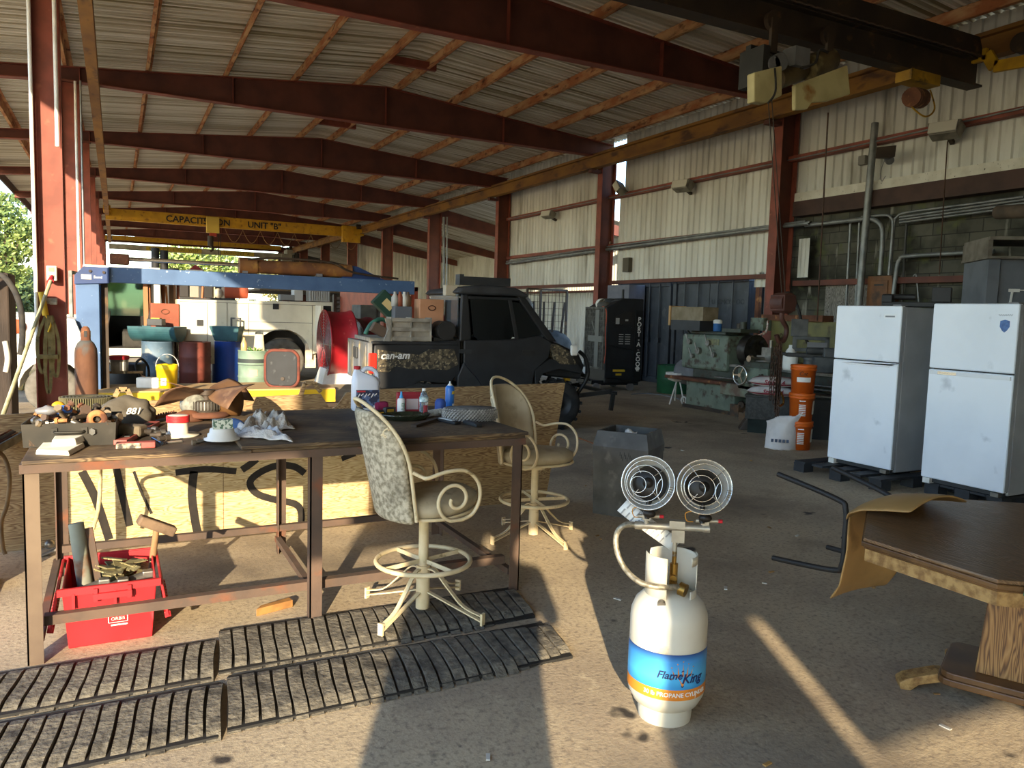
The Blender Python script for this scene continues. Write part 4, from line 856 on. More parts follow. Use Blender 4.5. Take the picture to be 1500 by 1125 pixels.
# cab with its door open
cx0, cx1 = -.55, .78
m = MB(); m.box(cx0,cx1,.1,2.2,.55,.72); m.box(cx0,cx1,2.1,2.2,.72,1.3); m.box(cx1-.12,cx1,.1,2.2,.72,2.2); m.box(cx0,cx1,.1,2.2,2.15,2.3); m.box(cx0-.05,cx0+.04,.1,.18,.72,2.2); m.box(cx0-.05,cx0+.04,2.1,2.2,.72,2.2); out('cab', m, TW, t, bevel=.02)
m = MB(); m.box(-2.0,cx0,.1,2.2,.72,1.35); m.box(-2.05,-1.95,.05,2.25,.5,1.2); out('hood', m, TW, t, bevel=.06)
m = MB(); m.box(.1,.6,.3,1.0,.72,1.05); m.prism([(.5,.95),(.66,.95),(.72,1.6),(.62,1.6)], .35, .95, 'XZ'); m.box(.1,.6,1.2,1.9,.72,1.05); out('seat', m, mat('grey seat','#3d3b36','#2e2c29',6,.9), t, bevel=.04)
out('dashboard', MB().box(cx0+.05,cx0+.35,.2,2.1,.95,1.25), BLK, t, bevel=.03)
m = MB(); m.box(cx0+.05,cx0+.3,-.0+.02,.06,.2,.21) if False else m.tube([(cx0+.42+.02*sin(a),.65+.18*cos(a),1.25+.18*sin(a)) for a in [2*pi*i/18 for i in range(18)]], .015, 6, True); out('steering_wheel', m, BLK, t)
GLS = mat('greenish glass', '#4d6a5c', None, rough=.05, trans=.8)
CABSH = mat('painted cab shade','#1c1b1a','#2a2826',5,.9); m = MB(); m.box(cx0,cx1-.13,.12,2.08,.721,.74); m.box(cx0,cx1-.13,2.05,2.09,.72,1.32); m.box(cx1-.14,cx1-.125,.14,2.1,.72,2.14); m.box(cx0,cx1-.13,.14,2.1,2.13,2.148); out('cab_shade_lining', m, CABSH, t)  # dark sheets stand in for the shade inside the cab
out('window', MB().box(cx0+.05,cx1-.12,2.12,2.14,1.3,2.1), GLS, t); out('windscreen', MB().box(cx0-.01,cx0,.18,2.1,1.35,2.15), GLS, t)
m = MB(); m.prism([(-.5,.75),(.0,.75),(-.05,1.3),(-.42,1.32)], 0, .05, 'XZ'); m2 = MB(); m2.M = Matrix.Translation((cx0,.08,0)) @ Matrix.Rotation(radians(-100),4,'Z'); m2.box(0,.95,-.03,.03,.62,1.3); m2.box(0,.05,-.03,.03,1.3,2.1); m2.box(0,.95,-.03,.03,2.08,2.14); m2.box(.88,.95,-.03,.03,1.3,2.1); out('open_door', m2, mat('grey door lining','#8d8f8a','#6d6f6a',6,.8), t, bevel=.01)
# rusty cabinet between cab and body
x0, z0 = tx(221,476); x1, z1 = tx(262,445)
t = thing('rusty_cabinet', 'rust brown steel cabinet door with an oval handle on the truck behind the half drum', 'cabinet', (0,TY,0))
out('body', MB().box(x0,x1,-.05,.5,.9,z1), mat('smooth rust','#8a4b36','#7a3f2c',3,.8,c3='#9d6248',scale3=7,lo3=.6,hi3=.7), t, bevel=.01)
m = MB(); xc = (x0+x1)/2; m.tube([(xc+.07*cos(a),-.06,z1-.16+.045*sin(a)) for a in [2*pi*i/16 for i in range(16)]], .008, 6, True); out('handle', m, RUSTC, t)
out('stand', MB().box(x0+.05,x1-.05,0,.4,0,.9), DKST, t)
# load on the truck deck
rnd = random.Random(11)
cols = ['#a06a48','#8a5a3c','#b5835c','#6f5a4a','#c9a284','#7d4a38']
for i in range(12):
    px_ = 214+i*4.2; a = onY(px_, 446, TY+.7); m = MB(); lean = rnd.uniform(-.08,.08); m.bar((a.x,TY+.6+.05*(i%4),.85),(a.x+lean,TY+.8+.05*(i%4),2.0+rnd.uniform(-.1,.15)),rnd.uniform(.04,.09),.03)
    solo('deck_board', m, mat('deck timber %d' % (i%6), cols[i%6], None, rough=.85), 'timber plank standing on end between the truck cab and body', 'plank', 'planks standing behind the truck cab')
for (lab, pxa, pxb, py, hz, c_, nm, ct) in (('black crate on the white truck body, left part', 263, 275, 440, .3, '#2b2725', 'crate', 'crate'), ('grey pump housing on the truck body beside the black crate', 277, 290, 440, .34, '#8a8578', 'pump_housing', 'machine part'), ('dark box on the truck body between red posts', 298, 310, 440, .34, '#1e1b1a', 'storage_box', 'box'), ('pale frame on the truck body under the gantry beam', 312, 326, 440, .3, '#b5aa98', 'pump_skid', 'machine part'), ('rust red tank on the truck body', 328, 362, 440, .3, '#a0492e', 'steel_tank', 'tank'), ('grey toolbox in the shade on the truck rear', 408, 430, 441, .12, '#7d7c78', 'toolbox', 'box'), ('white carton on the truck rear', 428, 441, 441, .26, '#b9b6ae', 'carton', 'box'), ('grey louvred cabinet at the truck tail', 450, 480, 441, .26, '#a5a39c', 'louvred_cabinet', 'cabinet')):
    a = onY(pxa, py, TY+.3); b = onY(pxb, py, TY+.3); m = MB(); m.box(a.x,b.x,TY+.1,TY+.42,1.75,1.75+hz)
    if nm == 'louvred_cabinet':
        for k in range(9): x = a.x+(b.x-a.x)*(k+.5)/9; m.box(x-.012,x+.012,TY+.085,TY+.1,1.77,1.75+hz-.02)
    if nm == 'pump_skid': m = MB(); w_ = b.x-a.x; m.bar((a.x,TY+.2,1.75),(a.x,TY+.2,2.05),.06,.06); m.bar((b.x,TY+.2,1.75),(b.x,TY+.2,2.05),.06,.06); m.bar((a.x,TY+.2,2.03),(b.x,TY+.2,2.03),.06,.06); m.ball(((a.x+b.x)/2,TY+.2,1.85),.1)
    if nm == 'steel_tank': m = MB(); m.cyl((a.x,TY+.28,1.92),(b.x,TY+.28,1.92),.165,n=20)
    solo(nm, m, mat(nm+' paint', c_, None, rough=.7), lab, ct, bevel=.01)
for px_ in (296,301,345-60):
    a = onY(px_, 440, TY+.2); solo('deck_post', MB().cyl((a.x,TY+.2,1.74),(a.x+.02,TY+.2,2.05),.02,n=8), mat('orange post','#b06a48'), 'short orange post standing on the white truck body', 'post', 'posts on the truck body')
# dark truck with twin stacks behind, roofs above the beam
t = thing('dump_truck', 'dark truck with twin exhaust stacks, behind the white service truck', 'truck', (0,24,0))
def t2(px, py): v = onY(px, py, 24); return v.x, v.z
a = t2(215,404); b = t2(345,404)
out('hood', MB().box(a[0],b[0],0,2.2,.9,2.2), mat('dark truck body','#3a3a3a','#2a2a2a',3,.5), t, bevel=.05)
for (pa, pb, py, c_) in ((246,264,392,'#26262a'), (272,300,394,'#cfd0cc'), (302,350,397,'#9aa0a6'), (216,232,398,'#2c2c30'), (200,214,400,'#3c3c40')):
    x0, z1 = t2(pa, py); x1, _ = t2(pb, py); out('cab_roof', MB().box(x0,x1,.1,2.0,2.0,z1), mat('roof '+c_, c_), t, bevel=.06)
for px_, py in ((228,362),(241,366)):
    x, z = t2(px_, py); out('exhaust_stack', MB().cyl((x,.3,2.1),(x,.3,z),.11), mat('black stack','#1a1a1c'), t)
x, z = t2(287,391); out('red_flag', MB().prism([(x-.2,z-.1),(x+.25,z-.1),(x,z+.08)], .2, .24, 'XZ'), mat('dark red','#7a1f24'), t)
for xx in (a[0]+.6, b[0]-.6): wheel(t, (xx,.2,.5), .5, .3)
# white pickup at the left outside the columns
t = thing('white_car', 'white vehicle front seen left of the strapped red column', 'car', (0,0,0))
P = at(75,510,10.9); CW = mat('white car paint','#e9e6df','#dedbd4',2,.35)  # plain white body colour
PX_, PY_ = P.x, P.y
prof = [(-3.2,.45),(PX_-.42,.45)] + arc(PX_,.36,.40,pi,0,10)[:9] + [(PX_+.42,.6),(PX_+.42,1.0),(PX_+.3,1.34),(PX_-.1,1.40),(PX_-.9,1.30),(-2.6,1.15),(-3.2,1.1)]
out('body', MB().prism(prof, PY_, PY_+1.3, 'XZ'), CW, t, bevel=.06)
wheel(t, (PX_,PY_+.12,.34), .34, .22, rim=mat('dull wheel','#8d857a','#6d665c',6,.6)); wheel(t, (PX_,PY_+1.15,.34), .34, .22); wheel(t, (PX_-2.0,PY_+.12,.34), .34, .22)
q = at(22,478,10.6); m = MB(); m.ball((q.x,PY_-.04,q.z),(.12,.04,.1)); out('indicator', m, mat('orange lamp','#d8502a'), t)
m = MB(); m.prism([(PX_-1.6,1.2),(PX_-.7,1.3),(PX_-1.1,1.6),(PX_-1.8,1.6)], PY_+.1, PY_+1.2, 'XZ'); out('windscreen', m, BLK, t)
# float / ball on the ground left of the column
q = gz(50,572); t = thing('canvas_roll', 'round cream bundle tied with cord on the ground left of the strapped column', 'bundle', (q.x,q.y,.19), radians(20))
m = MB(); m.M = Matrix.Rotation(pi/2,4,'Y'); m.lathe([(0,-.32),(.12,-.32),(.17,-.26),(.18,0),(.17,.26),(.12,.32),(0,.32)], 20); out('roll', m, mat('cream canvas','#d6bf86','#c4ac74',6,.9), t)
m = MB()
for xx in (-.2,.2): m.tube([(xx,.18*cos(a),.18*sin(a)) for a in [2*pi*i/18 for i in range(18)]], .008, 5, True)
out('cord', m, STRAP, t)
# ------------------------------------------------------------------ utility vehicle
UL, UA = Vector((2.87, 9.43, 0)), -.1
UM = Matrix.Translation(UL) @ Matrix.Rotation(UA, 4, 'Z'); UI = UM.inverted()
def U(px, py, y=0.):
    n = UM.to_3x3() @ Vector((0,1,0)); o = UM @ Vector((0,y,0)); r = ray(px, py); p = CP + r*((o-CP).dot(n)/r.dot(n)); q = UI @ p; return (q.x, q.z)
ut = thing('utility_vehicle', 'black two seat utility vehicle with camouflage panels and a loaded cargo bed', 'vehicle', UL, UA)
UBL = mat('black moulded plastic', '#232427', '#1b1c1e', 5, .5, bump=.1)
UFR = mat('matt black frame', '#161718', '#1d1e20', 5, .55)
CAMO = mat('camouflage print', '#5b503c', '#2e281f', 16, .6, lo=.46, hi=.52, c3='#8a7c62', scale3=26, lo3=.56, hi3=.6, detail=8)
DUST = mat('dusty grey plastic', '#6a6c70', '#5f5c52', 4, .6, c3='#a08c66', scale3=3, lo3=.55, hi3=.68)
TGL = mat('dark tinted glass', '#05070a', None, rough=.04, trans=.35)
W_ = 1.55
# bed
b0 = [U(556,510),U(662,497)]
bedp = [(.0,.70),(.02,1.16),(1.12,1.24),(1.14,.80),(1.02,.66),(.62,.70),(.5,.62),(.12,.60)]
for yy in (-.0, W_-.08): out('bed_side', MB().prism(bedp, yy, yy+.08, 'XZ'), UBL, ut, bevel=.015)
cp = [U(*s_) for s_ in ((553,512),(614,520),(628,512),(665,511),(671,534),(655,542),(598,540),(580,536),(570,545),(553,545))]
out('camo_panel', MB().prism(cp[::-1] if False else cp, -.015, 0, 'XZ'), CAMO, ut, bevel=.004)
out('bed_rail', MB().box(-.01,1.13,-.015,.07,1.17,1.21), UBL, ut, bevel=.01); out('bed_floor', MB().box(0,1.12,.05,W_-.05,.74,.78), UBL, ut)
out('bed_front_wall', MB().box(1.1,1.15,0,W_,.7,1.25), UBL, ut)
m = MB(); m.box(-.06,0,.02,W_-.02,.66,1.19)
for yy in (.1,.55,1.0,1.4): m.box(-.075,-.06,yy,yy+.02,.7,1.15)
out('tailgate', m, DUST, ut, bevel=.02); out('tailgate_handle', MB().box(-.085,-.06,.7,.95,.95,1.1), DGREY, ut, bevel=.01)
LAMP = mat('red lamp lens', '#d3281e', None, rough=.25)
for yy in (-.02, W_-.08): out('tail_light', MB().box(-.05,.05,yy,yy+.1,.8,1.06), LAMP, ut, bevel=.015)
x, z = U(576,521); text('can-am', .13, (x+.02,-.021,z), (.996,0,.02), (.0,0,1), WHT, ut, shear=.25, bold=.003)
# chassis and underbody
m = MB(); m.box(.1,2.7,.25,W_-.25,.36,.5); m.tube([(.2,.2,.62),(.9,.15,.5),(1.15,.15,.42)],.03); m.tube([(.55,.2,.33),(1.2,.3,.45)],.025); m.cyl((.15,.2,.55),(.45,.2,.62),.07); out('chassis', m, UFR, ut)
m = MB(); fp = [(.62,.66),(1.02,.66),(1.2,.35),(1.0,.35),(.9,.5)]; m.prism(fp, .0, .06, 'XZ'); out('mud_guard', m, DGREY, ut)
# cab side: door, pillars, roof
door = [U(*s_) for s_ in ((690,507),(756,506),(781,497),(800,512),(790,535),(778,556),(775,575),(716,575),(700,560),(690,520))]
def side(name, poly, mm, th=.05, bev=.012, y0=-.03):
    for yy, t_ in ((y0, th), (W_-y0-th, th)): out(name, MB().prism(poly, yy, yy+t_, 'XZ'), mm, ut, bevel=bev)
dp = [(1.2,1.24),(1.95,1.26),(2.28,1.32),(2.46,1.22),(2.42,1.02),(2.22,.84),(2.16,.5),(1.55,.48),(1.42,.7),(1.2,.95)]
side('door', dp, UBL)
side('rear_panel', [(1.12,.75),(1.2,.95),(1.42,.7),(1.55,.48),(1.3,.42),(1.12,.6)], DGREY, .04)
frameo = [(1.12,1.24),(1.16,1.84),(1.9,1.86),(2.08,1.8),(2.52,1.24)]
side('pillar', [(1.13,1.22),(1.15,1.84),(1.24,1.84),(1.3,1.3),(1.3,1.24)], UFR, .07, .02)
side('pillar', [(1.92,1.86),(2.06,1.82),(2.54,1.24),(2.40,1.24),(1.98,1.76)], UFR, .07, .02)
side('window_frame', [(1.24,1.78),(1.96,1.78),(1.98,1.82),(1.24,1.82)], UFR, .06, .01)
side('window', [(1.27,1.78),(1.80,1.78),(1.92,1.36),(1.86,1.26),(1.40,1.24),(1.33,1.3)], TGL, .012, 0, -.012)
side('quarter_window', [(1.85,1.77),(1.97,1.75),(2.36,1.3),(1.97,1.27)], TGL, .012, 0, -.012)
side('window_divider', [(1.80,1.80),(1.85,1.80),(1.97,1.26),(1.92,1.26)], UFR, .03, .004)
m = MB(); P = [U(*s_) for s_ in ((764,513),(783,513),(781,521),(763,521))]; m.prism(P, -.04, -.03, 'XZ'); out('door_handle', m, BLK, ut)
m = MB(); P = [U(*s_) for s_ in ((672,511),(690,512),(689,518),(671,517))]; m.prism(P, -.045, -.03, 'XZ'); out('door_latch', m, DGREY, ut)
m = MB(); m.prism([(1.08,1.86),(1.14,1.92),(1.4,1.97),(1.9,1.95),(2.1,1.86),(2.06,1.82),(1.9,1.84),(1.15,1.84)], -.06, W_+.06, 'XZ'); out('roof', m, mat('dusty black roof','#3a3b3d','#2b2c2e',3,.5), ut, bevel=.03)
out('rear_window', MB().box(1.13,1.145,.08,W_-.08,1.26,1.84), mat('clear rear glass','#aab4b8',None,rough=.03,trans=.85), ut)
m = MB(); m.add([(2.06,.05,1.82),(2.06,W_-.05,1.82),(2.5,W_-.05,1.26),(2.5,.05,1.26)], [(0,1,2,3)]); out('windscreen', m, TGL, ut, solid=.01)
m = MB(); m.box(1.25,1.7,.15,.7,.75,.9); m.box(1.2,1.3,.15,.7,.9,1.5); m.box(1.25,1.7,.85,1.4,.75,.9); m.box(1.2,1.3,.85,1.4,.9,1.5); out('seat', m, UFR, ut, bevel=.03)
m = MB(); P = [(1.45,1.27),(1.72,1.34),(1.74,1.28),(1.6,1.24)]; m.prism(P, .2, .5, 'XZ'); out('dash_shelf', m, GREY, ut)
# front end
out('hood', MB().prism([(2.4,1.22),(2.55,1.24),(2.95,1.08),(3.05,.9),(3.0,.7),(2.45,.75)], .12, W_-.12, 'XZ'), UBL, ut, bevel=.03)
for yy in (-.03, W_-.17): out('fender', MB().prism([(2.42,1.2),(2.55,1.2),(2.78,1.08),(2.86,.92),(2.6,.93),(2.5,1.0)], yy, yy+.2, 'XZ'), CAMO, ut, bevel=.015)
for yy in (-.02, W_-.14): out('fender_flare', MB().prism([(2.22,.86),(2.44,1.0),(2.86,.94),(2.98,.8),(2.9,.8),(2.6,.86),(2.35,.8),(2.24,.6)], yy, yy+.16, 'XZ'), UBL, ut, bevel=.01)
m = MB(); m.tube(spline([(3.0,.2,.5),(3.12,.15,.75),(3.06,.12,1.0),(2.95,.1,1.1)],5), .028); m.tube(spline([(3.0,W_-.2,.5),(3.12,W_-.15,.75),(3.06,W_-.12,1.0),(2.95,W_-.1,1.1)],5), .028); m.cyl((3.1,.15,.75),(3.1,W_-.15,.75),.028); out('bull_bar', m, UFR, ut)
m = MB(); m.box(2.75,2.85,-.06,.0,1.05,1.2); out('mirror', m, WHT, ut, bevel=.02)
out('shock_absorber', MB().box(2.78,2.86,.18,.25,.6,.72), YEL, ut); m = MB(); m.bar((3.05,.3,.45),(3.55,.2,.52),.06,.06); m.bar((3.05,1.2,.45),(3.55,1.3,.52),.06,.06); m.bar((3.55,.1,.5),(3.55,1.4,.5),.07,.05); m.bar((3.52,.1,.5),(3.5,.12,.25),.05,.05); out('plough_frame', m, UFR, ut)
KNOB = mat('knobby black tyre', '#1d1d1d', '#2c2b29', 9, .85)
for xx in (.56, 2.62):
    for yy in (.12, W_-.12): wheel(ut, (xx,yy,.36), .34, .24, lug=18, tyre=KNOB, rim=UFR, rr=.55)
# cargo (each its own)
def inU(o): o.matrix_world = UM @ o.matrix_world; return o
def ucargo(name, mb, m_, label, cat, **k): o = solo(name, mb, m_, label, cat, **k); o.location = UL; o.rotation_euler = (0,0,UA); return o
ALU = mat('pale worn aluminium', '#a59d90', '#807a70', 5, .55, .3)
m = MB()
for xx in (.48, .74, 1.0): m.box(xx,xx+.02,.02,.3,1.2,1.52); 
for zz in (1.22, 1.34, 1.46): m.box(.5,1.0,.02,.06,zz,zz+.05)
m.box(.5,1.0,.06,.08,1.2,1.5); m.prism([(.38,1.2),(.47,1.2),(.47,1.5),(.4,1.5),(.44,1.36)], .0, .03, 'XZ'); m.v = [(x-.25,y,z) for x,y,z in m.v]; ucargo('louvre_panel', m, ALU, 'pale louvred metal panel standing in the vehicle bed', 'panel', bevel=.004)
m = MB(); m.cyl((.9,-.02,1.36),(.9,.34,1.36),.125,n=28); m.cyl((.9,-.035,1.36),(.9,-.02,1.36),.112,n=28); m.box(.76,1.08,.1,.5,1.2,1.26); m.v = [(x+.06,y,z) for x,y,z in m.v]; ucargo('round_speaker', m, BLK, 'black round speaker drum beside the vehicle cab', 'speaker')
m = MB(); m.box(-.02,.5,.1,1.2,1.2,1.25); m.box(-.02,.5,.1,.2,1.17,1.2); ucargo('timber_board', m, mat('grey worn board','#9a9284','#7d776a',9,.9), 'grey worn board across the rear of the vehicle bed', 'board', bevel=.004)
for (lab, x, y, z, d, r, c_, nm, ct) in (('dark wooden block tilted on the board of the vehicle bed', .17, .35, 1.33, (.26,.16,.13), .5, '#5a4636', 'wood_block', 'wood'), ('dark green chemical carton tilted on end above the vehicle bed', .36, .9, 1.68, (.34,.2,.24), .75, '#153a2a', 'green_carton', 'box'), ('grey steel tool box standing behind the louvred panel', .53, .75, 1.42, (.24,.3,.48), 0, '#5d6066', 'steel_box', 'box'), ('small red plastic tray in the vehicle bed', .36, .5, 1.29, (.2,.3,.04), 0, '#8d2626', 'plastic_tray', 'tray')):
    m = MB(); m.bx((x,y,z), d, R3('Y', r)); o = ucargo(nm, m, mat(nm+' mat', c_, None, rough=.7), lab, ct, bevel=.008)
m = MB(); m.bx((.36,.79,1.68), (.15,.01,.1), R3('Y',.75)); o = bpy.data.objects['green_carton']; out('label', m, mat('tan label','#c9b078'), o)
m = MB(); m.tube(spline([(.0,.5,1.28),(.08,.5,1.42),(.22,.55,1.48),(.34,.6,1.42),(.4,.7,1.3)],6), .03, 8); ucargo('green_hose', m, mat('green hose','#3f7a66','#2f5f50',8,.6), 'length of green hose bent over the board in the vehicle bed', 'hose')
for i, (x, c_) in enumerate(((.45,'#b5b2aa'),(.52,'#8f4a30'),(.58,'#d6d2c6'),(.63,'#6b5640'))):
    m = MB(); m.lathe([(0,0),(.05,0),(.05,.12),(.02,.17),(.02,.2),(0,.2)], 14, c=(x,.78,1.66)); ucargo('bottle', m, mat('bottle '+c_, c_, None, rough=.5), '%s bottle standing on the grey steel tool box of the vehicle' % ['pale grey','rust red','off white','brown'][i], 'bottle')
ucargo('window_reflection_box', MB().box(.74,1.08,.55,.85,1.2,1.77), mat('copper tan steel','#c08a66','#b07c58',3,.5), 'copper tan steel box with oval handle, standing for a reflection in the rear window', 'box', bevel=.008); m = MB(); m.tube([(.91+.05*cos(a),.54,1.65+.032*sin(a)) for a in [2*pi*i/16 for i in range(16)]], .007, 6, True); out('handle', m, RUSTC, bpy.data.objects['window_reflection_box'])  # box added to stand in for a reflection in the rear window
m = MB(); m.box(1.0,1.16,.2,.34,1.82,1.96); ucargo('junction_box', m, mat('pale tan box','#b5a890'), 'pale tan junction box at the rear edge of the vehicle roof', 'box', bevel=.006)
m = MB(); m.box(1.35,2.05,.55,.75,1.985,2.10); m.box(1.3,1.36,.55,.75,1.985,2.13); ucargo('steel_channel', m, DGREY, 'long dark steel channel lying on the vehicle roof', 'channel')

# ------------------------------------------------------------------ right side: refrigerators and pallets
FW = mat('refrigerator white', '#eef2f8', '#e4e9f0', 1.5, .35, c3='#b9bfc6', scale3=3, lo3=.66, hi3=.76)
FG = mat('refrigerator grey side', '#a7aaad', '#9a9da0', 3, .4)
def pallet(label, x0, x1, y0, y1, h=.115):
    t = thing('pallet', label, 'pallet', ((x0+x1)/2,(y0+y1)/2,0)); a = (x1-x0)/2; b = (y1-y0)/2
    PB = mat('black pallet plastic','#202226','#2b2d31',6,.7)
    for i in range(5): y = -b+.08+(2*b-.16)*i/4; out('deck_slat', MB().box(-a,a,y-.07,y+.07,h-.022,h), PB, t)
    for sx in (-1,0,1):
        for sy in (-1,0,1): out('block', MB().box(sx*(a-.07)-.07,sx*(a-.07)+.07,sy*(b-.07)-.07,sy*(b-.07)+.07,0,h-.022), PB, t)
    return t
pt = pallet('black plastic pallet under the left refrigerator', 6.52, 7.6, 4.84, 5.92)
text('AP', .07, (6.518, 5.0, .05), (0,-1,0), (0,0,1), WHT, pt)
pallet('black plastic pallet under the right refrigerator', 6.9, 7.6, 3.92, 4.66)
def fridge(label, x, y0, y1, z0, zs, z1, handle):
    t = thing('refrigerator', label, 'refrigerator', (x,(y0+y1)/2,z0)); b = (y1-y0)/2; H = z1-z0; S = zs-z0
    out('cabinet', MB().box(.075,.70,-b,b,.02,H-.01), FG, t, bevel=.01); out('gasket', MB().box(.06,.075,-b+.01,b-.01,.05,H-.02), DGREY, t)
    out('freezer_door', MB().box(0,.06,-b,b,S+.006,H), FW, t, bevel=.012); out('door', MB().box(0,.06,-b,b,.05,S-.006), FW, t, bevel=.012)
    out('door_edge', MB().box(.012,.06,-b-.002,-b+.0,.06,H-.01), FG, t)
    m = MB()
    if handle == 'scoop': m.prism([(b-.1,S-.03),(-b+.02,S-.03),(-b+.02,S-.012),(-b+.1,S-.05),(b-.2,S-.05)], -.006, 0, 'YZ')
    else: m.box(-.014,0,-b+.02,b-.02,S-.052,S-.018)
    out('handle', m, mat('pale trim','#e3e6ea',None,rough=.25), t)
    if handle == 'bar': out('handle_plate', MB().box(-.016,-.014,b-.28,b-.1,S-.048,S-.022), CHROME, t)
    out('hinge', MB().box(.0,.1,-b+.01,-b+.1,H,H+.012), GREY, t); out('hinge', MB().box(-.02,.06,-b+.03,-b+.1,.01,.045), STEEL, t); out('foot', MB().box(-.01,.06,b-.1,b-.03,0,.05), WHT, t); out('foot', MB().box(.6,.66,-b+.03,-b+.1,0,.03), DGREY, t); out('foot', MB().box(.6,.66,b-.1,b-.03,0,.03), DGREY, t)
    out('grille', MB().box(.03,.07,-b+.02,b-.02,.01,.05), DGREY, t)
    return t, b, H
f1, b, H = fridge('white refrigerator left of the other one, on a black pallet, small badge top right', 6.8, 4.965, 5.73, .115, 1.23, 1.79, 'scoop')
out('badge_print', MB().box(-.0025,-.0015,-b+.07,-b+.175,H-.112,H-.098), mat('grey ink','#85888c'), f1); out('badge', MB().box(-.0015,0,-b+.06,-b+.19,H-.125,H-.085), mat('badge','#eef0f3'), f1)
f2, b, H = fridge('white refrigerator with a blue shield sticker, nearer to the right edge', 6.85, 3.895, 4.675, .115, 1.205, 1.815, 'bar')
m = MB(); y = -b+.11; m.prism([(y-.04,H-.15),(y,H-.14),(y+.04,H-.15),(y+.042,H-.2),(y+.02,H-.235),(y,H-.25),(y-.02,H-.235),(y-.042,H-.2)][::-1], -.002, 0, 'YZ'); out('shield_sticker', m, mat('blue shield','#3f6cab','#2d5590',30,.4), f2)
m = MB(); m.tube([(-.002, y+.06-.12*i/30, H-.1+.008*sin(i*1.3)) for i in range(31)], .0022, 4); out('badge_script', m, mat('silver ink','#c3c8ce'), f2)
# ------------------------------------------------------------------ lathe
lt = thing('metal_lathe', 'big old pale green metal lathe along the right wall', 'lathe', (0,0,0))
LG = mat('worn green machine paint', '#717d6d', '#606c5e', 4, .55, c3='#473c2f', scale3=7, lo3=.54, hi3=.66)
LGD = mat('oily green grey', '#454a3f', '#383c34', 5, .5, .2, c3='#3a2e22', scale3=6, lo3=.55, hi3=.65)
LX = 9.2
def lx(px, py, X=LX): v = onX(px, py, X); return (v.y, v.z)
def yz(name, pts, x0, x1, m_, parent, X=LX, bev=.01): return out(name, MB().prism([lx(*s_, X) for s_ in pts], x0, x1, 'YZ'), m_, parent, bevel=bev)
out('pedestal', MB().box(9.25,9.95,9.75,11.0,.05,.52), LG, lt, bevel=.02); out('skirt', MB().box(9.22,9.98,9.7,11.05,0,.06), DKST, lt)
out('pedestal', MB().box(9.3,9.95,6.9,7.6,0,.52), LGD, lt, bevel=.02)
out('chip_pan', MB().box(9.1,10.05,9.9,11.45,.5,.56), RUSTC, lt, bevel=.01); m = MB(); m.box(9.05,10.0,7.0,9.9,.36,.56); out('chip_pan', m, mat('rust and paint pan','#6b5647','#7d8270',5,.75,c3='#5a3a2a',scale3=5,lo3=.5,hi3=.62), lt, bevel=.015)
out('bed', MB().box(9.3,9.8,6.9,10.9,.56,.82), LGD, lt, bevel=.02)
m = MB(); m.box(9.28,9.42,6.9,10.0,.82,.86); m.box(9.66,9.8,6.9,10.0,.82,.86); out('bed_way', m, STEEL, lt)
out('headstock', MB().box(9.22,9.95,9.95,11.15,.72,1.34), LG, lt, bevel=.05); out('headstock_cover', MB().box(9.3,9.85,10.1,11.0,1.34,1.4), LGD, lt, bevel=.02)
m = MB()
for (y, z, r) in ((10.9,1.2,.05),(10.65,1.05,.06),(10.4,1.2,.05),(10.25,1.0,.045),(10.8,.95,.04)): m.cyl((9.16,y,z),(9.23,y,z),r); m.bar((9.16,y,z),(9.14,y+.05,z+.14),.02,.02)
out('gear_lever', m, STEEL, lt)
m = MB(); m.bx((9.215,10.33,1.22),(.01,.34,.1)); out('maker_plate', m, mat('worn plate','#6b6a52','#84835f',20,.5,.4), lt)
m = MB(); m.M = Matrix.Translation((9.55,11.2,.62)) @ Matrix.Rotation(pi/2,4,'X'); m.lathe([(0,-.3),(.2,-.3),(.25,-.2),(.25,.2),(.2,.28),(0,.3)], 24); out('motor', m, GREY, lt)
m = MB(); m.cyl((9.55,9.95,1.1),(9.55,9.8,1.1),.12); m.cyl((9.55,9.8,1.1),(9.55,9.62,1.1),.27,n=32); 
for k in range(4): a = pi/4+pi/2*k; m.bx((9.55+.17*cos(a),9.59,1.1+.17*sin(a)),(.07,.1,.12),R3('Y',-a))
out('chuck', m, mat('dark chuck steel','#4a4540','#35312d',8,.45,.7), lt)
out('carriage', MB().box(9.12,9.9,8.9,9.45,.84,.95), LGD, lt, bevel=.015); out('apron', MB().box(9.05,9.2,8.85,9.5,.48,.86), LG, lt, bevel=.02)
m = MB(); m.box(9.3,9.7,9.05,9.35,.95,1.05); m.box(9.35,9.6,9.1,9.3,1.05,1.18); m.cyl((9.45,9.2,1.18),(9.45,9.2,1.3),.03); m.cyl((9.3,9.2,1.0),(9.05,9.2,1.0),.03); out('tool_post', m, STEEL, lt)
m = MB(); c = (8.99,9.38,.72); m.tube([(c[0],c[1]+.15*cos(2*pi*i/24),c[2]+.15*sin(2*pi*i/24)) for i in range(24)],.017,8,True)
for k in range(3): a = 2*pi*k/3; m.bar(c,(c[0],c[1]+.15*cos(a),c[2]+.15*sin(a)),.02,.02)
m.cyl((8.97,9.38,.72),(9.08,9.38,.72),.035); m.cyl((8.98,9.2,1.0),(9.06,9.2,1.0),.05); out('handwheel', m, CHROME, lt)
for (y, z) in ((8.95,.75),(9.05,.6),(9.2,.62),(9.4,.56),(8.92,.56)): m = MB(); m.cyl((9.0,y,z),(9.06,y,z),.025); m.ball((8.98,y,z),.02); out('control_knob', m, STEEL, lt)
m = MB(); m.cyl((9.2,6.95,.68),(9.2,8.85,.68),.018); m.cyl((9.2,6.95,.62),(9.2,10.2,.62),.018); out('lead_screw', m, STEEL, lt)
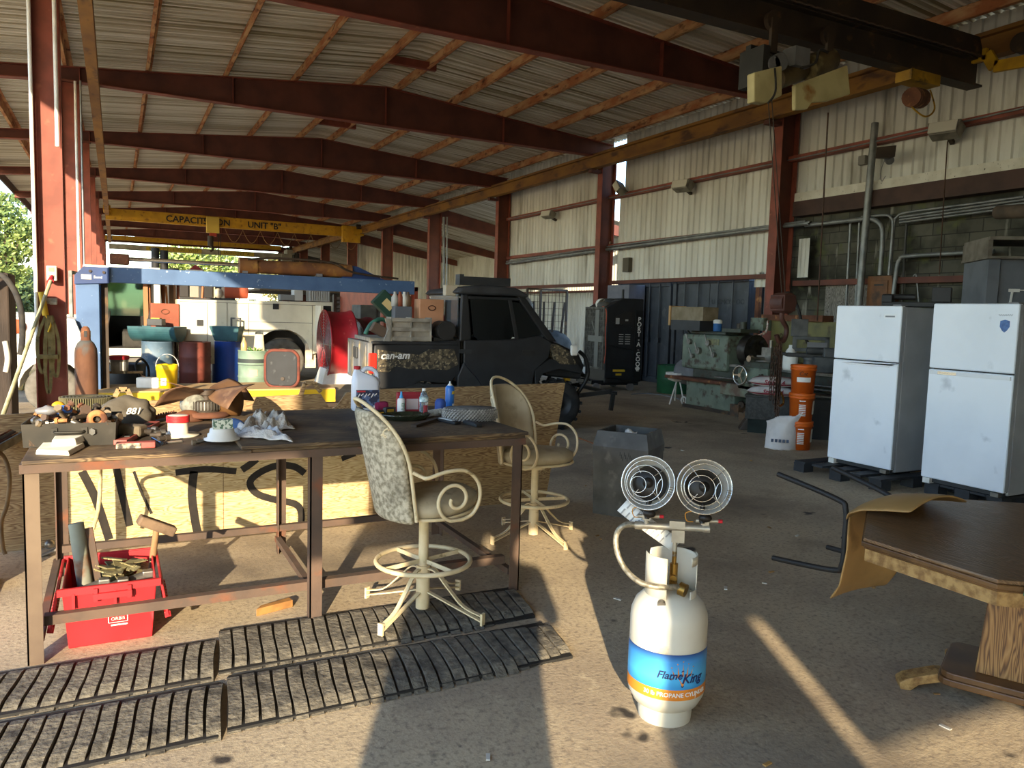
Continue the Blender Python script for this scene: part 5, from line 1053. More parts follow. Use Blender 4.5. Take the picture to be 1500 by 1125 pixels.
out('tailstock', MB().box(9.35,9.8,7.4,7.9,.86,1.2), LGD, lt, bevel=.04)
out('splash_guard', MB().box(10.0,10.06,8.4,9.75,.85,1.62), mat('mustard guard','#77703f','#5e5a38',4,.6,c3='#4a3f2a',scale3=5,lo3=.56,hi3=.68), lt); out('guard_top', MB().box(9.9,10.15,8.6,9.9,1.62,1.72), RUSTC, lt)
out('switch_box', MB().box(9.8,10.0,9.75,10.05,1.44,1.66), LG, lt, bevel=.01)
a = lx(982,470); b = lx(1026,470)
t = thing('cardboard_tray', 'tan carton with a long grey lid, on a shelf above the lathe headstock', 'carton', (9.25,10.85,1.52))
out('box', MB().box(-.1,.25,-.32,.55,.06,.3), mat('grey tan card','#8a7d66','#77694f',6,.8), t); out('end_flap', MB().box(-.12,.25,.55,.6,-.04,.32), mat('raw tan card','#b58d5c'), t)
out('shelf', MB().box(-.1,.3,-.25,.55,-.12,.06), DGREY, t); m = MB(); m.bar((0,.2,-.12),(.1,.2,-.2),.03,.03); out('bracket', m, STEEL, t)
t = thing('oil_can', 'blue canister with a pale lid on top of the lathe headstock', 'canister', (9.4,10.42,1.4)); out('body', MB().lathe([(0,0),(.07,0),(.075,.02),(.075,.12),(.07,.14),(0,.14)],20), mat('blue canister','#2a5f9a'), t); out('lid', MB().lathe([(.078,.14),(.078,.19),(.05,.21),(0,.21)],20), WHT, t)
m = MB(); m.box(9.3,9.7,9.75,10.2,1.4,1.46); m.cyl((9.5,9.9,1.46),(9.5,9.9,1.58),.06); m.cyl((9.6,10.1,1.46),(9.6,10.1,1.55),.05); solo('machine_clutter', m, LGD, 'oily attachment parts on top of the lathe headstock near the chuck', 'machine part')
m = MB(); P = [at(1125,470,13.0),at(1122,486,13.0),at(1110,492,13.0),at(1107,500,13.0),at(1112,510,13.0),at(1119,518,13.0)]; m.tube(spline(P,6), .018, 8); solo('coolant_hose', m, mat('segmented pale hose','#c9c4ba','#8f4a3a',60,.5,lo=.49,hi=.51), 'pale segmented coolant hose curling out before the lathe guard', 'hose')
# under lathe junk
for i, (px_, py, d, c_) in enumerate(((1068,606,(.3,.2,.2),'#4a4038'),(1082,600,(.25,.25,.28),'#38322c'),(1094,606,(.22,.2,.16),'#5a4634'),(1076,612,(.18,.18,.12),'#63513f'))):
    p = gz(px_, py+4); m = MB(); m.bx((p.x+.25,p.y,d[2]/2), d, R3('Z',i*.5)); m.cyl((p.x+.15,p.y-.1,d[2]),(p.x+.35,p.y+.1,d[2]),.05); solo('scrap_part', m, mat('scrap '+c_, c_, '#6a5038', 9, .9), '%s scrap machine part on the floor under the lathe pan' % ['longest','tallest','reddish','smallest'][i], 'scrap')
# green drum and white legged brazier beside lathe
drum('dark green drum at the floor left of the lathe', Vector((10.75,13.2,0)), mat('dark green drum paint','#1f5a35','#184a2b',4,.6), r=.36, h=.6, ribs=1)
p = gz(988,592); t = thing('grill_stand', 'white legged charcoal grill with a small wheel beside the lathe pedestal', 'grill', (p.x,p.y,0))
m = MB(); m.cyl((-.12,.0,.0),(.05,0,.5),.014); m.cyl((.12,-.12,.05),(.08,0,.5),.014); m.cyl((.12,.14,.05),(.06,.05,.5),.014); out('leg', m, WHT, t); m = MB(); m.tube([(.12,-.12+.07*cos(a),.08+.07*sin(a)) for a in [2*pi*i/16 for i in range(16)]],.016,6,True); out('wheel', m, WHT, t); m = MB(); m.lathe([(0,.42),(.14,.46),(.19,.56),(.19,.6)],20); out('bowl', m, WHT, t)

# ------------------------------------------------------------------ evaporative cooler
v = gz(872,577); t = thing('evaporative_cooler', 'tall black evaporative cooler on wheels, vertical white lettering on its edge', 'cooler', (9.45,13.62,0), 0)
CB = mat('black cooler plastic', '#1c1f23', '#16181b', 4, .5); PAD = mat('dusty cooling pad', '#57544c', '#35332f', 18, .95, bump=.5, bscale=40)
def cz(px, py, dep): return at(px, py, dep)
# axes: side panel faces the camera, intake pad faces left
A = cz(885,560,16.6); A.z = 0; B = cz(938,560,16.9); B.z = 0; Cc = cz(832,560,16.9); Cc.z = 0
t.location = A; ux = (B-A).normalized(); ang = atan2(ux.y, ux.x); t.rotation_euler = (0,0,ang); wd = (B-A).length
H0 = lambda py, dep, px_=910: at(px_, py, dep).z
zt_ = H0(437,16.7); zl = H0(570,16.7)
sidep = [(0,.28),(wd,.2),(wd,zt_),(.42*wd,zt_),(.2*wd,zt_-.12),(0,zt_-.22)]
uv = Matrix.Rotation(-ang, 3, 'Z') @ (Cc-A); dp_ = 1.0
out('side_panel', MB().prism(sidep, 0, .06, 'XZ'), CB, t, bevel=.02); out('side_panel', MB().prism(sidep, dp_-.06, dp_, 'XZ'), CB, t, bevel=.02)
out('top', MB().prism([(0,zt_-.26),(0,zt_-.22),(.2*wd,zt_-.12),(.42*wd,zt_),(wd,zt_),(wd,zt_-.05),(.45*wd,zt_-.05)], .05, dp_-.05, 'XZ'), CB, t); out('back', MB().box(wd-.05,wd,.05,dp_-.05,.2,zt_-.02), CB, t); out('tank', MB().box(.02,wd-.02,.03,dp_-.03,.16,.5), CB, t, bevel=.03)
m = MB()
for zz in (1.5,1.0,.55): m.bar((.12*wd,-.012,zz),(.85*wd,-.012,zz-.14),.006,.01)
m.bar((.85*wd,-.012,.4),(.85*wd,-.012,1.45),.006,.01); m.box(.78*wd,.98*wd,-.03,.0,.3,zt_-.25); out('panel_rib', m, mat('black edge trim','#121416',None,rough=.35), t)
m = MB(); m.prism([(.22*wd,1.42),(.68*wd,1.48),(.68*wd,1.72),(.5*wd,1.72),(.22*wd,1.6)], -.012, 0, 'XZ'); out('control_panel', m, BLK, t); m = MB(); m.box(.24*wd,.34*wd,-.016,-.01,1.45,1.58); m.box(.5*wd,.58*wd,-.016,-.01,1.52,1.56)
for k in range(5): m.box(.35*wd,.47*wd,-.008,-.001,1.02+.05*k,1.04+.05*k); m.box(.52*wd,.66*wd,-.008,-.001,1.02+.05*k,1.04+.05*k)
out('panel_print', m, mat('grey print','#8d9094'), t)
out('warning_label', MB().box(.22*wd,.55*wd,-.006,0,.42,.47), mat('yellow label','#c9a92a'), t); out('warning_label', MB().box(.3*wd,.46*wd,-.006,0,.34,.385), mat('yellow label','#c9a92a'), t)
for k, ch in enumerate('PORT-A-COOL'): text(ch, .135, (.88*wd, -.034, zt_-.45-.108*k), (1,0,0), (0,0,1), WHT, t, bold=.003)
m = MB(); m.prism([(.84*wd,.46),(.92*wd,.46),(.95*wd,.5),(.88*wd,.56),(.81*wd,.5)], -.035, -.03, 'XZ'); out('emblem', m, WHT, t)
zp = zt_-.24
m = MB(); m.box(-.02,.05,.06,dp_-.04,.5,zp); out('cooling_pad', m, PAD, t)
m = MB(); 
for k in range(13): m.box(-.035,-.02,.06+.072*k,.066+.072*k,.5,zp)
for k in range(16): m.box(-.035,-.02,.06,dp_-.04,.5+(zp-.5)*k/15,.506+(zp-.5)*k/15)
m.box(-.05,.0,.03,.07,.46,zp+.03); m.box(-.05,0,dp_-.06,dp_-.02,.46,zp+.03); m.box(-.05,0,.03,dp_-.02,zp,zp+.04); m.box(-.05,0,.03,dp_-.02,.46,.5); out('pad_frame', m, mat('dusty grid','#6d6a62','#4f4c46',9,.9), t)
m = MB(); m.box(-.045,-.03,.28,.46,.5,zp-.02); m.box(-.048,-.032,.1,.8,1.05,1.18); m.bar((-.045,.62,1.5),(-.045,.45,1.25),.03,.01,up=(1,0,0)); out('torn_strip', m, mat('dusty grey strip','#77756c'), t)
m = MB(); m.box(-.25,.1,.1,.16,.14,.22); m.box(-.25,.1,dp_-.16,dp_-.1,.14,.22); m.box(-.25,-.2,.1,dp_-.1,.14,.2); m.box(0,wd,.1,.16,.12,.18); out('frame', m, CB, t)
for xx, yy in ((-.15,.1),(wd-.2,.1),(-.15,dp_-.1),(wd-.2,dp_-.1)): out('wheel', MB().cyl((xx,yy-.025,.085),(xx,yy+.025,.085),.085,n=20), GREY, t)
ckM = Matrix.Translation(A) @ Matrix.Rotation(ang,4,'Z')
def onck(name, mb, m_, label, cat, **k): o = solo(name, mb, m_, label, cat, **k); o.matrix_world = ckM; return o
m = MB(); m.M = Matrix.Translation((.1,.62,zp+.14)) @ Matrix.Rotation(2.0,4,'X') @ Matrix.Rotation(.3,4,'Y'); m.lathe([(.13,.1),(.125,.06),(.09,.0),(.03,-.03),(0,-.03)],24); m.lathe([(.03,.0),(.03,.06),(0,.07)],12); onck('dish_lamp', m, WHT, 'white dish lamp lying on top of the black cooler', 'lamp', solid=.004)
for (lab, x, y, z, r, c_) in (('grey rag bundle on the cooler beside the dish lamp', .1,.35,.08,(.16,.13,.09),'#5a5854'), ('dark bundle of tubing on top of the black cooler', .3,.4,.12,(.2,.14,.12),'#3a3a3a')):
    m = MB(); m.ball((x,y,zp+z), r); m.v = [tuple(Vector(q)+Vector((0,0,.02))*noise.noise(Vector(q)*9)) for q in m.v]; onck('rag_bundle', m, mat('bundle '+c_, c_, None, rough=.9), lab, 'bundle')
for k in range(3):
    m = MB(); m.tube(spline([(.15+.1*k,.55,zp+.1),(.25+.1*k,.3,zp+.16+.02*k),(.3+.1*k,.05,zp+.2),(.35+.12*k,.02,zp+.1)],6), .018, 8); onck('tube_length', m, DGREY, 'dark tube length lying over the front of the cooler top', 'tube', group='tubes on the cooler')
m = MB(); m.tube(spline([(.02,.3,zp+.05),(-.02,.1,zp+.04),(-.02,-.02,zp-.1),(-.03,-.02,zp-.5),(-.01,-.03,.9),(-.03,-.02,.6)],8), .009, 6); onck('orange_cord', m, mat('orange cord','#c0553a'), 'orange red cord hanging down the corner of the black cooler', 'cord')

# ------------------------------------------------------------------ container doors behind the wall
CT = mat('slate blue container paint', '#3b404a', '#30353e', 3, .55, c3='#484b50', scale3=4, lo3=.6, hi3=.7)
def container(label, x, y1, y0, h, lock=True):
    t = thing('shipping_container', label, 'container', (0,0,0))
    out('shell', MB().box(x+.06,x+2.6,y0,y1,.1,h), CT, t)
    m = MB(); m.box(x-.02,x+.08,y0,y0+.12,.0,h); m.box(x-.02,x+.08,y1-.12,y1,.0,h); m.box(x-.02,x+.08,y0,y1,h-.12,h); m.box(x-.02,x+.08,y0,y1,0,.15); out('corner_frame', m, CT, t, bevel=.008)
    for s_ in (0,1):
        a = y0+.13+s_*(y1-y0-.26)/2; b = a+(y1-y0-.27)/2; out('door', MB().box(x+.02,x+.06,a+.006,b-.006,.16,h-.13), CT, t)
        m = MB()
        for f in (.3,.72): yy = a+(b-a)*f; m.cyl((x-.03,yy,.1),(x-.03,yy,h-.05),.02,n=10); m.box(x-.05,x+.03,yy-.05,yy+.05,1.0,1.12)
        out('lock_rod', m, mat('rod','#3c424c',None,rough=.5), t)
    for yy in (y0+.06, y1-.06): out('corner_casting', MB().box(x-.05,x+.1,yy-.08,yy+.08,h-.12,h+.01), mat('casting','#474d58'), t, bevel=.012)
    return t
ct1 = container('slate blue container doors with faint lettering, directly behind the lathe', 11.92, 14.8, 12.3, 2.55)
container('darker slate container doors partly hidden by the black cooler', 11.95, 17.1, 14.92, 2.5)
text('U  CMCO  OO', .16, (11.93, 12.95, 2.0), (0,-1,0), (0,0,1), mat('faint dark ink','#2c3138'), ct1)
t = thing('steel_locker', 'pale slate locker with a latch between the wall column and the container', 'locker', (11.4,15.9,0)); out('body', MB().box(0,.5,0,.95,0,2.42), mat('pale slate','#6a6c78','#5d5f6b',3,.6), t, bevel=.01); out('latch', MB().box(-.03,0,.2,.26,1.2,2.3), DGREY, t)
# dark doorway panel beside the column
t = thing('doorway_sheet', 'dark navy sheet closing the gap between container and red column', 'panel', (0,0,0)); out('sheet', MB().box(12.3,12.34,11.25,12.3,0,2.5), mat('dark navy sheet','#20252e'), t); out('rust_post', MB().box(11.9,11.98,12.0,12.1,0,2.5), RUSTC, t); out('grey_post', MB().box(11.9,11.96,11.75,11.85,0,2.5), GREY, t)
struct('wall_storage', MB().box(14.8,14.9,11,17.3,0,2.6), mat('dim sheet'  , '#57524a'))
# ------------------------------------------------------------------ right clutter: buckets, bags, box, chain, bench by the block wall
OR = mat('orange plastic', '#d8641c', '#c65816', 4, .45)
bp0 = Vector((7.70, 6.93, 0))
def obucket(label, z, kind):
    t = thing('plastic_bucket', label, 'bucket', (bp0.x, bp0.y, z), radians(-48.5), 'orange buckets in the stack')
    out('body', MB().lathe([(0,0),(.132,0),(.148,.3),(.158,.302),(.158,.318),(.15,.32),(.152,.345),(.146,.345),(.128,.01)], 32), OR, t)
    out('lid', MB().lathe([(.156,.33),(.16,.345),(.155,.362),(.13,.362),(.128,.354),(0,.354)], 32), OR, t)
    m = MB(); m.tube([(.158*cos(a), .158*sin(a)-.0, .3-.0*sin(a)) for a in [pi+pi*i/14 for i in range(15)]], .004, 5); out('handle', m, OR, t)
    def lab(a0, a1, z0, z1, mm, r=.1475, nm='label'):
        m = MB(); m.lathe([(r-.008+.016*z0/.3,z0),(r-.008+.016*z1/.3,z1)], 8, a0=radians(a0), a1=radians(a1)); return out(nm, m, mm, t)
    if kind == 0:
        lab(-118, -52, .15, .21, WHT); s_ = textmesh('Cat', .07, .001, shear=.3); s_.v = [((.1475+v[2])*sin(v[0]/.147), -(.1475+v[2])*cos(v[0]/.147), .255+v[1]) for v in s_.v]; out('lettering', s_, BLK, t)
    else:
        lab(-30, 10, .1, .27, WHT); m = MB()
        for i in range(7): m.lathe([(.1462+.002*(i>3),.08+.022*i),(.1466+.002*(i>3),.092+.022*i)], 6, a0=radians(-100), a1=radians(-68))
        m.lathe([(.149,.26),(.1495,.275)], 6, a0=radians(-98), a1=radians(-70)); out('print', m, WHT, t)
    return t
obucket('bottom orange bucket of the stack left of the refrigerators', 0, 1); obucket('middle orange bucket of the stack left of the refrigerators', .355, 1); obucket('top orange bucket of the stack, black handwriting above its white label', .71, 0)
bx_ = Vector((8.55, 8.3, 0))
t = thing('tread_plate_box', 'black tread plate tool box under the red and white bags', 'tool box', (8.42,8.12,0), radians(-50))
TP = mat('black tread plate', '#1d1f20', '#2c2e2f', 26, .4, .5, lo=.49, hi=.53)
m = MB(); m.box(-.34,.46,-.22,.3,.2,.53); 
for i in range(14):
    for j in range(5): m.bar((-.31+.055*i,-.224,.24+.058*j),(-.28+.055*i,-.224,.27+.058*j if (i+j)%2 else .24+.058*j-.03),.012,.006,up=(0,1,0))
out('box', m, TP, t); out('lid', MB().box(-.36,.48,-.24,.32,.52,.55), TP, t, bevel=.006); out('stand', MB().box(-.3,.42,-.18,.28,0,.2), mat('dark green cloth','#1f2a26','#161d1a',6,.9), t)
BAGM = mat('white woven bag', '#d6d0cc', '#c3bcb8', 5, .7); BAGR = mat('crimson bag print', '#8e1f33', '#7a1a2b', 5, .7)
for i in range(2):
    t = thing('feed_bag', ['lower red and white bag of the pair lying on the tread plate box','upper red and white bag of the pair lying on the tread plate box'][i], 'bag', (8.32+.02*i,8.02,.55+.135*i), radians(-50))
    def pil(u, v, sgn=1, a=.34, b=.22): 
        x = (u-.5)*2; y = (v-.5)*2; e = (1-abs(x)**3.2)*(1-abs(y)**3.2); return (x*a, y*b, .065+sgn*.07*e**.6)
    m = MB(); m.grid(lambda u, v: pil(u, v), 14, 12); m.grid(lambda u, v: pil(1-u, v, -1), 14, 12); out('bag', m, BAGM, t)
    m = MB(); m.grid(lambda u, v: tuple(Vector(pil(u, .35+.5*v))+Vector((0,0,.003))), 14, 8); out('top_print', m, BAGR, t)
    m = MB(); m.grid(lambda u, v: tuple(Vector(pil(u, .02+.06*v, -1))+Vector((0,-.004,0))), 14, 3); out('edge_print', m, BAGR, t)
    text('Stable 4', .085, (.02,-.236,.065), (1,0,0), (0,.15,1), BAGR, t, bold=.002, shear=.2)
m = MB()
p = gz(1142,660)
def sack(u, v):
    a = 2*pi*u; k = 1-v; r = .2*(1-.25*v)*(.8+.2*cos(2*a)); f = max(0, v-.5)*2
    x = r*cos(a)*(1+.15*sin(5*a)*.4)+.14*f*f*(1 if cos(a) > 0 else -.35); y = .14*(1-.75*v)*sin(a); z = .42*v*(1+.18*cos(a)*v)+.02*sin(9*a)*(1-v)*.4
    return (x, y, max(z, .002*u))
m.grid(sack, 30, 14); m.v = [(x+.02*noise.noise(Vector((x,y,z))*7), y+.02*noise.noise(Vector((y,z,x))*7), z) for x, y, z in m.v]
t = thing('woven_sack', 'crumpled white woven sack on the floor before the orange buckets', 'sack', (p.x+.12,p.y+.1,0), radians(-46)); out('sack', m, BAGM, t, solid=.004)
m = MB()
for i in range(5): m.box(-.12+.045*i,-.09+.045*i,-.148,-.146,.1,.14)
out('print', m, mat('blue grey print','#4a5568'), t)
q = gz(1100,632); m = MB(); m.prism([(-.22,0),(.18,0),(.1,.12),(.0,.3),(-.06,.28)], -.14, .14, 'XZ'); solo('steel_wedge', m, DKST, 'dark triangular steel wedge on the floor left of the white sack', 'wedge', loc=(q.x+.2,q.y+.15,0), rz=radians(-40), bevel=.01)
for i, (px_, py, d) in enumerate(((1203,648,(.4,.35,.55)),(1212,655,(.35,.3,.3)))):
    p = gz(px_, py); m = MB(); m.box(-d[0]/2,d[0]/2,-d[1]/2,d[1]/2,0,d[2]); m.box(-.06,.06,-d[1]/2-.01,-d[1]/2,d[2]*.5,d[2]*.75); solo('black_case', m, BLK, ['tall black case between the orange buckets and the left refrigerator','low black case at the foot of the left refrigerator'][i], 'case', loc=(p.x+.3,p.y+.28-.3*i,0), rz=radians(-40), bevel=.01)
# bench by the block wall
t = thing('wall_bench', 'dark steel bench loaded with tools along the mossy block wall', 'workbench', (0,0,0))
out('top', MB().box(9.3,11.5,5.4,8.3,.84,.9), DKST, t); 
for x, y in ((9.4,5.5),(9.4,8.2),(11.4,5.5),(11.4,8.2)): out('leg', MB().box(x-.05,x+.05,y-.05,y+.05,0,.84), DKST, t)
out('shelf', MB().box(9.35,11.45,5.45,8.25,.35,.39), DKST, t)
GR1 = mat('grimy mid grey iron','#5c5e5e','#47494a',5,.55,.3)
def onb(px, py, dep): p = at(px, py, dep); return (p.x, p.y, .9)
x, y, z = onb(1185,543,11.2); t = thing('bench_grinder', 'grey bench vise with a slotted plate and black anvil top on the wall bench', 'vise', (x,y,.9), radians(-45))
out('base', MB().lathe([(0,0),(.16,0),(.1,.06),(.08,.16),(.12,.2),(0,.2)],20), GR1, t); m = MB(); m.box(-.32,.32,-.1,.1,.2,.26); m.prism([(-.32,.2),(-.45,.26),(-.32,.26)], -.1,.1,'XZ'); out('anvil', m, DGREY, t, bevel=.01)
m = MB(); m.box(-.25,.25,-.02,.02,.28,.33); m.box(-.25,.25,-.02,.02,.45,.5); m.box(-.25,-.19,-.02,.02,.28,.5); m.box(.19,.25,-.02,.02,.28,.5); m.box(-.28,-.05,-.03,.05,.5,.75); out('slotted_plate', m, GR1, t, bevel=.006); m = MB(); m.box(-.05,.22,-.05,-.01,.33,.42); out('motor_label', m, GREY, t)
x, y, z = onb(1157,543,11.3); t = thing('plastic_jug', 'small white plastic jug on the wall bench behind the chain', 'jug', (x,y,.9)); out('body', MB().lathe([(0,0),(.1,0),(.11,.03),(.11,.2),(.06,.3),(.035,.33),(.035,.37),(0,.37)],20), WHT, t); out('handle', MB().tube([(.07+.04*sin(a),0,.25+.06*cos(a)) for a in [pi*i/8 for i in range(9)]],.014,6), WHT, t)
x, y, z = onb(1212,543,11.0); m = MB(); m.box(-.2,.2,-.12,.12,0,.22); m.cyl((-.3,0,.3),(.3,0,.3),.05); m.box(-.08,.08,-.15,.1,.22,.35); solo('machine_vise', m, GR1, 'grey vise half hidden behind the left refrigerator', 'vise', loc=(x,y,.9), rz=radians(-40), bevel=.01)
x, y, z = onb(1197,520,11.2); m = MB(); m.tube(spline([at(1143,440,11.6),at(1150,430,11.6),at(1160,432,11.6),at(1170,455,11.5),at(1178,490,11.4),at(1189,513,11.3)],6), .022, 8); solo('air_hose', m, RUBBER, 'black air hose looping from the red column down to the wall bench', 'hose')
for i, (px_, c_, d) in enumerate(((1222,'#7d6a2a',(.3,.2,.14)),(1216,'#8d8a80',(.35,.3,.08)),(1205,'#3a3834',(.5,.35,.25)))):
    p = at(px_, 575, 10.2); m = MB(); m.bx((0,0,d[2]/2), d); solo('shelf_box', m, mat('shelf box '+c_, c_, None, rough=.8), ['mustard tin','flat grey box','dark wide box'][i]+' on the low shelf of the wall bench behind the orange buckets', 'box', loc=(9.55+.1*i,6.2+.45*i,.39), rz=radians(-30), bevel=.006)
# fixtures on the block wall
def wx_(px, py, X=11.75): return onX(px, py, X)
a = wx_(1262,405,11.84); b = wx_(1302,445,11.84)
t = thing('wood_panel_door', 'orange brown wooden cupboard on the block wall above the left refrigerator', 'cupboard', (11.84,0,0)); y0, y1 = wx_(1304,420,11.6).y, wx_(1268,420,11.6).y; z0, z1 = 1.75, wx_(1285,404,11.6).z
WB = mat('orange brown wood','#7a4c20','#5d3818',4,.6,c3='#3f2814',scale3=4,lo3=.57,hi3=.7)
out('cabinet', MB().box(-.2,0,y0,y1,z0,z1), WB, t, bevel=.006); m = MB(); m.box(-.215,-.2,y0+.07,y1-.07,z0+.05,z1-.08); out('door', m, WB, t, bevel=.008); out('finger_pull', MB().box(-.22,-.214,y0+.15,y1-.15,z1-.17,z1-.14), BLK, t)
m = MB(); p = at(1300,440,9.6); m.box(-.3,.35,-.1,.1,0,.05); m.box(.15,.32,-.08,.08,.05,.2); m.box(-.3,-.2,-.12,.1,.04,.12); m.cyl((-.3,0,.1),(.0,0,.1),.03); solo('hand_drill', m, BLK, 'black power tool with dark red battery on top of the left refrigerator', 'tool', loc=(7.25,5.15,1.79), rz=radians(-60), bevel=.008)
a = wx_(1212,411,11.83); b = wx_(1268,500,11.83)
m = MB(); m.box(11.80,11.84,b.y,a.y,1.0,a.z); solo('weathered_board', m, woodmat('weathered board','#4a4640','#77716a','#a09a90',sc=(1,7,.6)), 'grey weathered plywood sheet fixed to the block wall left of the cupboard', 'board')
a = wx_(1170,350,11.6); b = wx_(1182,406,11.6); m = MB(); ribwall(m, 11.62, b.y, a.y, b.z, a.z, .1, .015); solo('metal_offcut', m, WALLM, 'narrow pale sheet offcut beside the right wall column', 'sheet', solid=.003)
t = thing('tall_grey_cabinet', 'tall slate painted wooden cabinet with two white paint drips at the right edge', 'cabinet', (0,0,0))
SLT = mat('slate painted boards','#6b6f75','#5d6167',3,.7)
cx_, cy_ = 9.78, 5.9; Mx = Matrix.Translation((9.61,5.89,0)) @ Matrix.Rotation(radians(-39),4,'Z')
def mm_(): m = MB(); m.M = Mx; return m
m = mm_(); m.box(0,.13,-.03,.0,0,2.45); out('corner_board', m, SLT, t); m = mm_(); m.box(.13,1.2,.02,.05,0,2.45); m.box(1.2,1.25,0,.8,0,2.45); m.box(0,.03,0,.8,0,2.45); out('panel', m, SLT, t); m = mm_(); m.box(.15,.5,.012,.02,.0,2.43); out('panel', m, SLT, t)
m = mm_(); m.box(-.04,1.3,-.1,.8,2.45,2.48); m.box(-.03,.02,-.06,.8,2.48,2.68); m.box(-.02,1.3,-.08,.8,2.68,2.72); out('shelf_top', m, mat('raw shelf wood','#7d7568','#645c50',5,.8), t)
m = mm_(); m.bar((.27,-.0,1.7),(.30,-.0,2.05),.02,.02); m.bar((.43,-.0,1.7),(.49,-.0,2.04),.022,.02); m.box(.26,.38,-.01,.01,2.05,2.09); m.box(.38,.45,-.008,.0,2.07,2.08); out('paint_drip', m, WHT, t)
p = at(1475,310,9.6); m = MB(); m.cyl(at(1462,311,9.7), at(1530,308,9.0), .085, n=20); m.v = m.v; solo('duct_pipe', m, mat('brown duct','#5a4a3a','#463a2e',5,.8), 'brown duct pipe above the tall slate cabinet', 'pipe')
# conduits
CDT = mat('galvanised conduit', '#8d8f8e', '#77797a', 5, .5, .5)
def cond(label, pts, r, X=11.66, m_=CDT, group=None, name='conduit', k=4):
    P = [onX(a, b, X) for a, b in pts]; m = MB(); m.tube(spline(P, k) if len(P) > 2 else P, r, 8); return solo(name, m, m_, label, 'pipe', group)
cond('thick grey vertical conduit on the block wall, tallest of the upright pipes', ((1282,180),(1270,310),(1257,460)), .06, 11.55)
cond('grey conduit bending down from the wall run to the wooden cupboard', ((1180,330),(1255,322),(1272,320),(1288,327),(1293,345),(1289,403)), .04, 11.6)
cond('thin conduit bending down right of the thick one, left of the pair', ((1262,318),(1296,315),(1305,319),(1308,332),(1302,403)), .025, 11.62)
cond('thin conduit dropping from the long run to the cupboard top, right of the pair', ((1500,288),(1420,299),(1330,311),(1314,318),(1310,330),(1304,403)), .022, 11.64)
for k in range(3): cond('thin conduit in the bundle sloping along the block wall', ((1510,291+5*k),(1318,318+4*k)), .02, 11.62, group='conduit bundle on the block wall')
cond('grey conduit elbow above the refrigerators on the block wall', ((1456,368),(1332,375),(1319,380),(1314,392),(1307,445)), .035, 11.6)
cond('thin upright pipe left of the thick conduit', ((1246,326),(1238,470)), .022, 11.7); cond('slim rod between the thick conduit and the thin upright pipe', ((1259,325),(1252,470)), .02, 11.7)
cond('dark thin rod hanging on the block wall right of the cupboard', ((1328,326),(1321,445)), .02, 11.75, mat('dark rod','#4a4a48')); cond('hooked steel rod on the block wall above the refrigerators', ((1338,405),(1341,402),(1343,408),(1346,445)), .014, 11.72)
cond('long grey conduit along the middle girt of the pale wall', ((742,386),(900,364),(1150,331),(1180,328)), .04, 11.55); cond('second thin conduit along the middle girt', ((742,383),(900,360),(1180,324)), .02, 11.56)
cond('thin wire pipe along the upper girt of the right wall', ((744,321),(1150,236),(1500,158)), .014, 11.54)
cond('grey conduit on the column left of the pale annexe wall', ((650,318),(650,428)), .05, 11.3); cond('thin conduit beside the fourth right hand column', ((655,318),(654,428)), .03, 11.35)
# conduit runs on left columns
for (lab, x, y, z0, z1, r) in (('white conduit down the left flange of the strapped column', -.86, 10.97, .9, 7.2, .022), ('short white conduit with a capped end on the strapped column web', -.60, 10.97, 3.45, 7.2, .024), ('white conduit between the first two left columns', -.62, 17.0, .0, 5.7, .025), ('thin dark conduit on the second left column', -.53, 16.9, .0, 5.7, .018)):
    m = MB(); m.cyl((x,y,z0),(x,y,min(z1,5.74)),r,n=10); solo('conduit', m, CDT if 'dark' in lab else WHT, lab, 'pipe')
# floodlights, speakers, boxes
FLG = mat('floodlight housing','#8a8578','#6f6a5e',6,.5,.3); FLL = mat('floodlight lens','#d2cdbf',None,rough=.2)
for (px_, py, s_, lab) in ((1385,192,1.0,'floodlight on the upper girt nearest the camera'), (1000,273,1.0,'floodlight on the upper girt between the first two wall columns'), (803,315,.9,'floodlight on the upper girt beyond the sky slit'), (908,276,.9,'tilted floodlight just under the sky slit')):
    p = onX(px_, py, 11.4); t = thing('floodlight', lab, 'light', p, 0, None, rot=(0, radians(20), radians(15)) if 'tilted' not in lab else (radians(40),radians(20),0))
    m = MB(); frust(m, .1*s_,.2*s_,.13*s_,.24*s_,-.1*s_,.1*s_); out('housing', m, FLG, t, bevel=.01); out('lens', MB().box(-.15*s_,-.13*s_,-.2*s_,.2*s_,-.09*s_,.08*s_), FLL, t); out('bracket', MB().box(.1,.36,-.03,.03,-.03,.03), DKST, t)
p = onX(1300,228,11.4); t = thing('horn_speaker', 'dark horn speaker hanging below the girt beside the thick conduit', 'speaker', p, 0, None, rot=(0,radians(15),radians(25)))
m = MB(); m.M = Matrix.Rotation(-pi/2,4,'Y'); frust(m, .03,.04,.1,.15,-.05,.14); out('horn', m, DKST, t); m = MB(); m.cyl((.02,-.0,0),(.2,0,0),.07); m.tube(spline([(.1,.05,.0),(.12,.1,-.2),(.1,.06,-.4),(.13,.02,-.3)],5),.006,5); out('driver', m, GREY, t)
for (px_, py, d, c_, lab) in ((892,362,(.1,.22,.28),'#8d8578','grey electric box on the second right hand column'), (919,388,(.12,.26,.36),'#4d4434','brown electric box above the container doors'), (1264,235,(.08,.14,.16),'#77746c','small grey junction box left of the thick conduit')):
    p = onX(px_, py, 11.68 if px_ != 1264 else 11.7); m = MB(); m.bx((p.x,p.y,p.z), d); solo('electric_box', m, mat('box '+c_, c_, None, rough=.6), lab, 'box', bevel=.008)
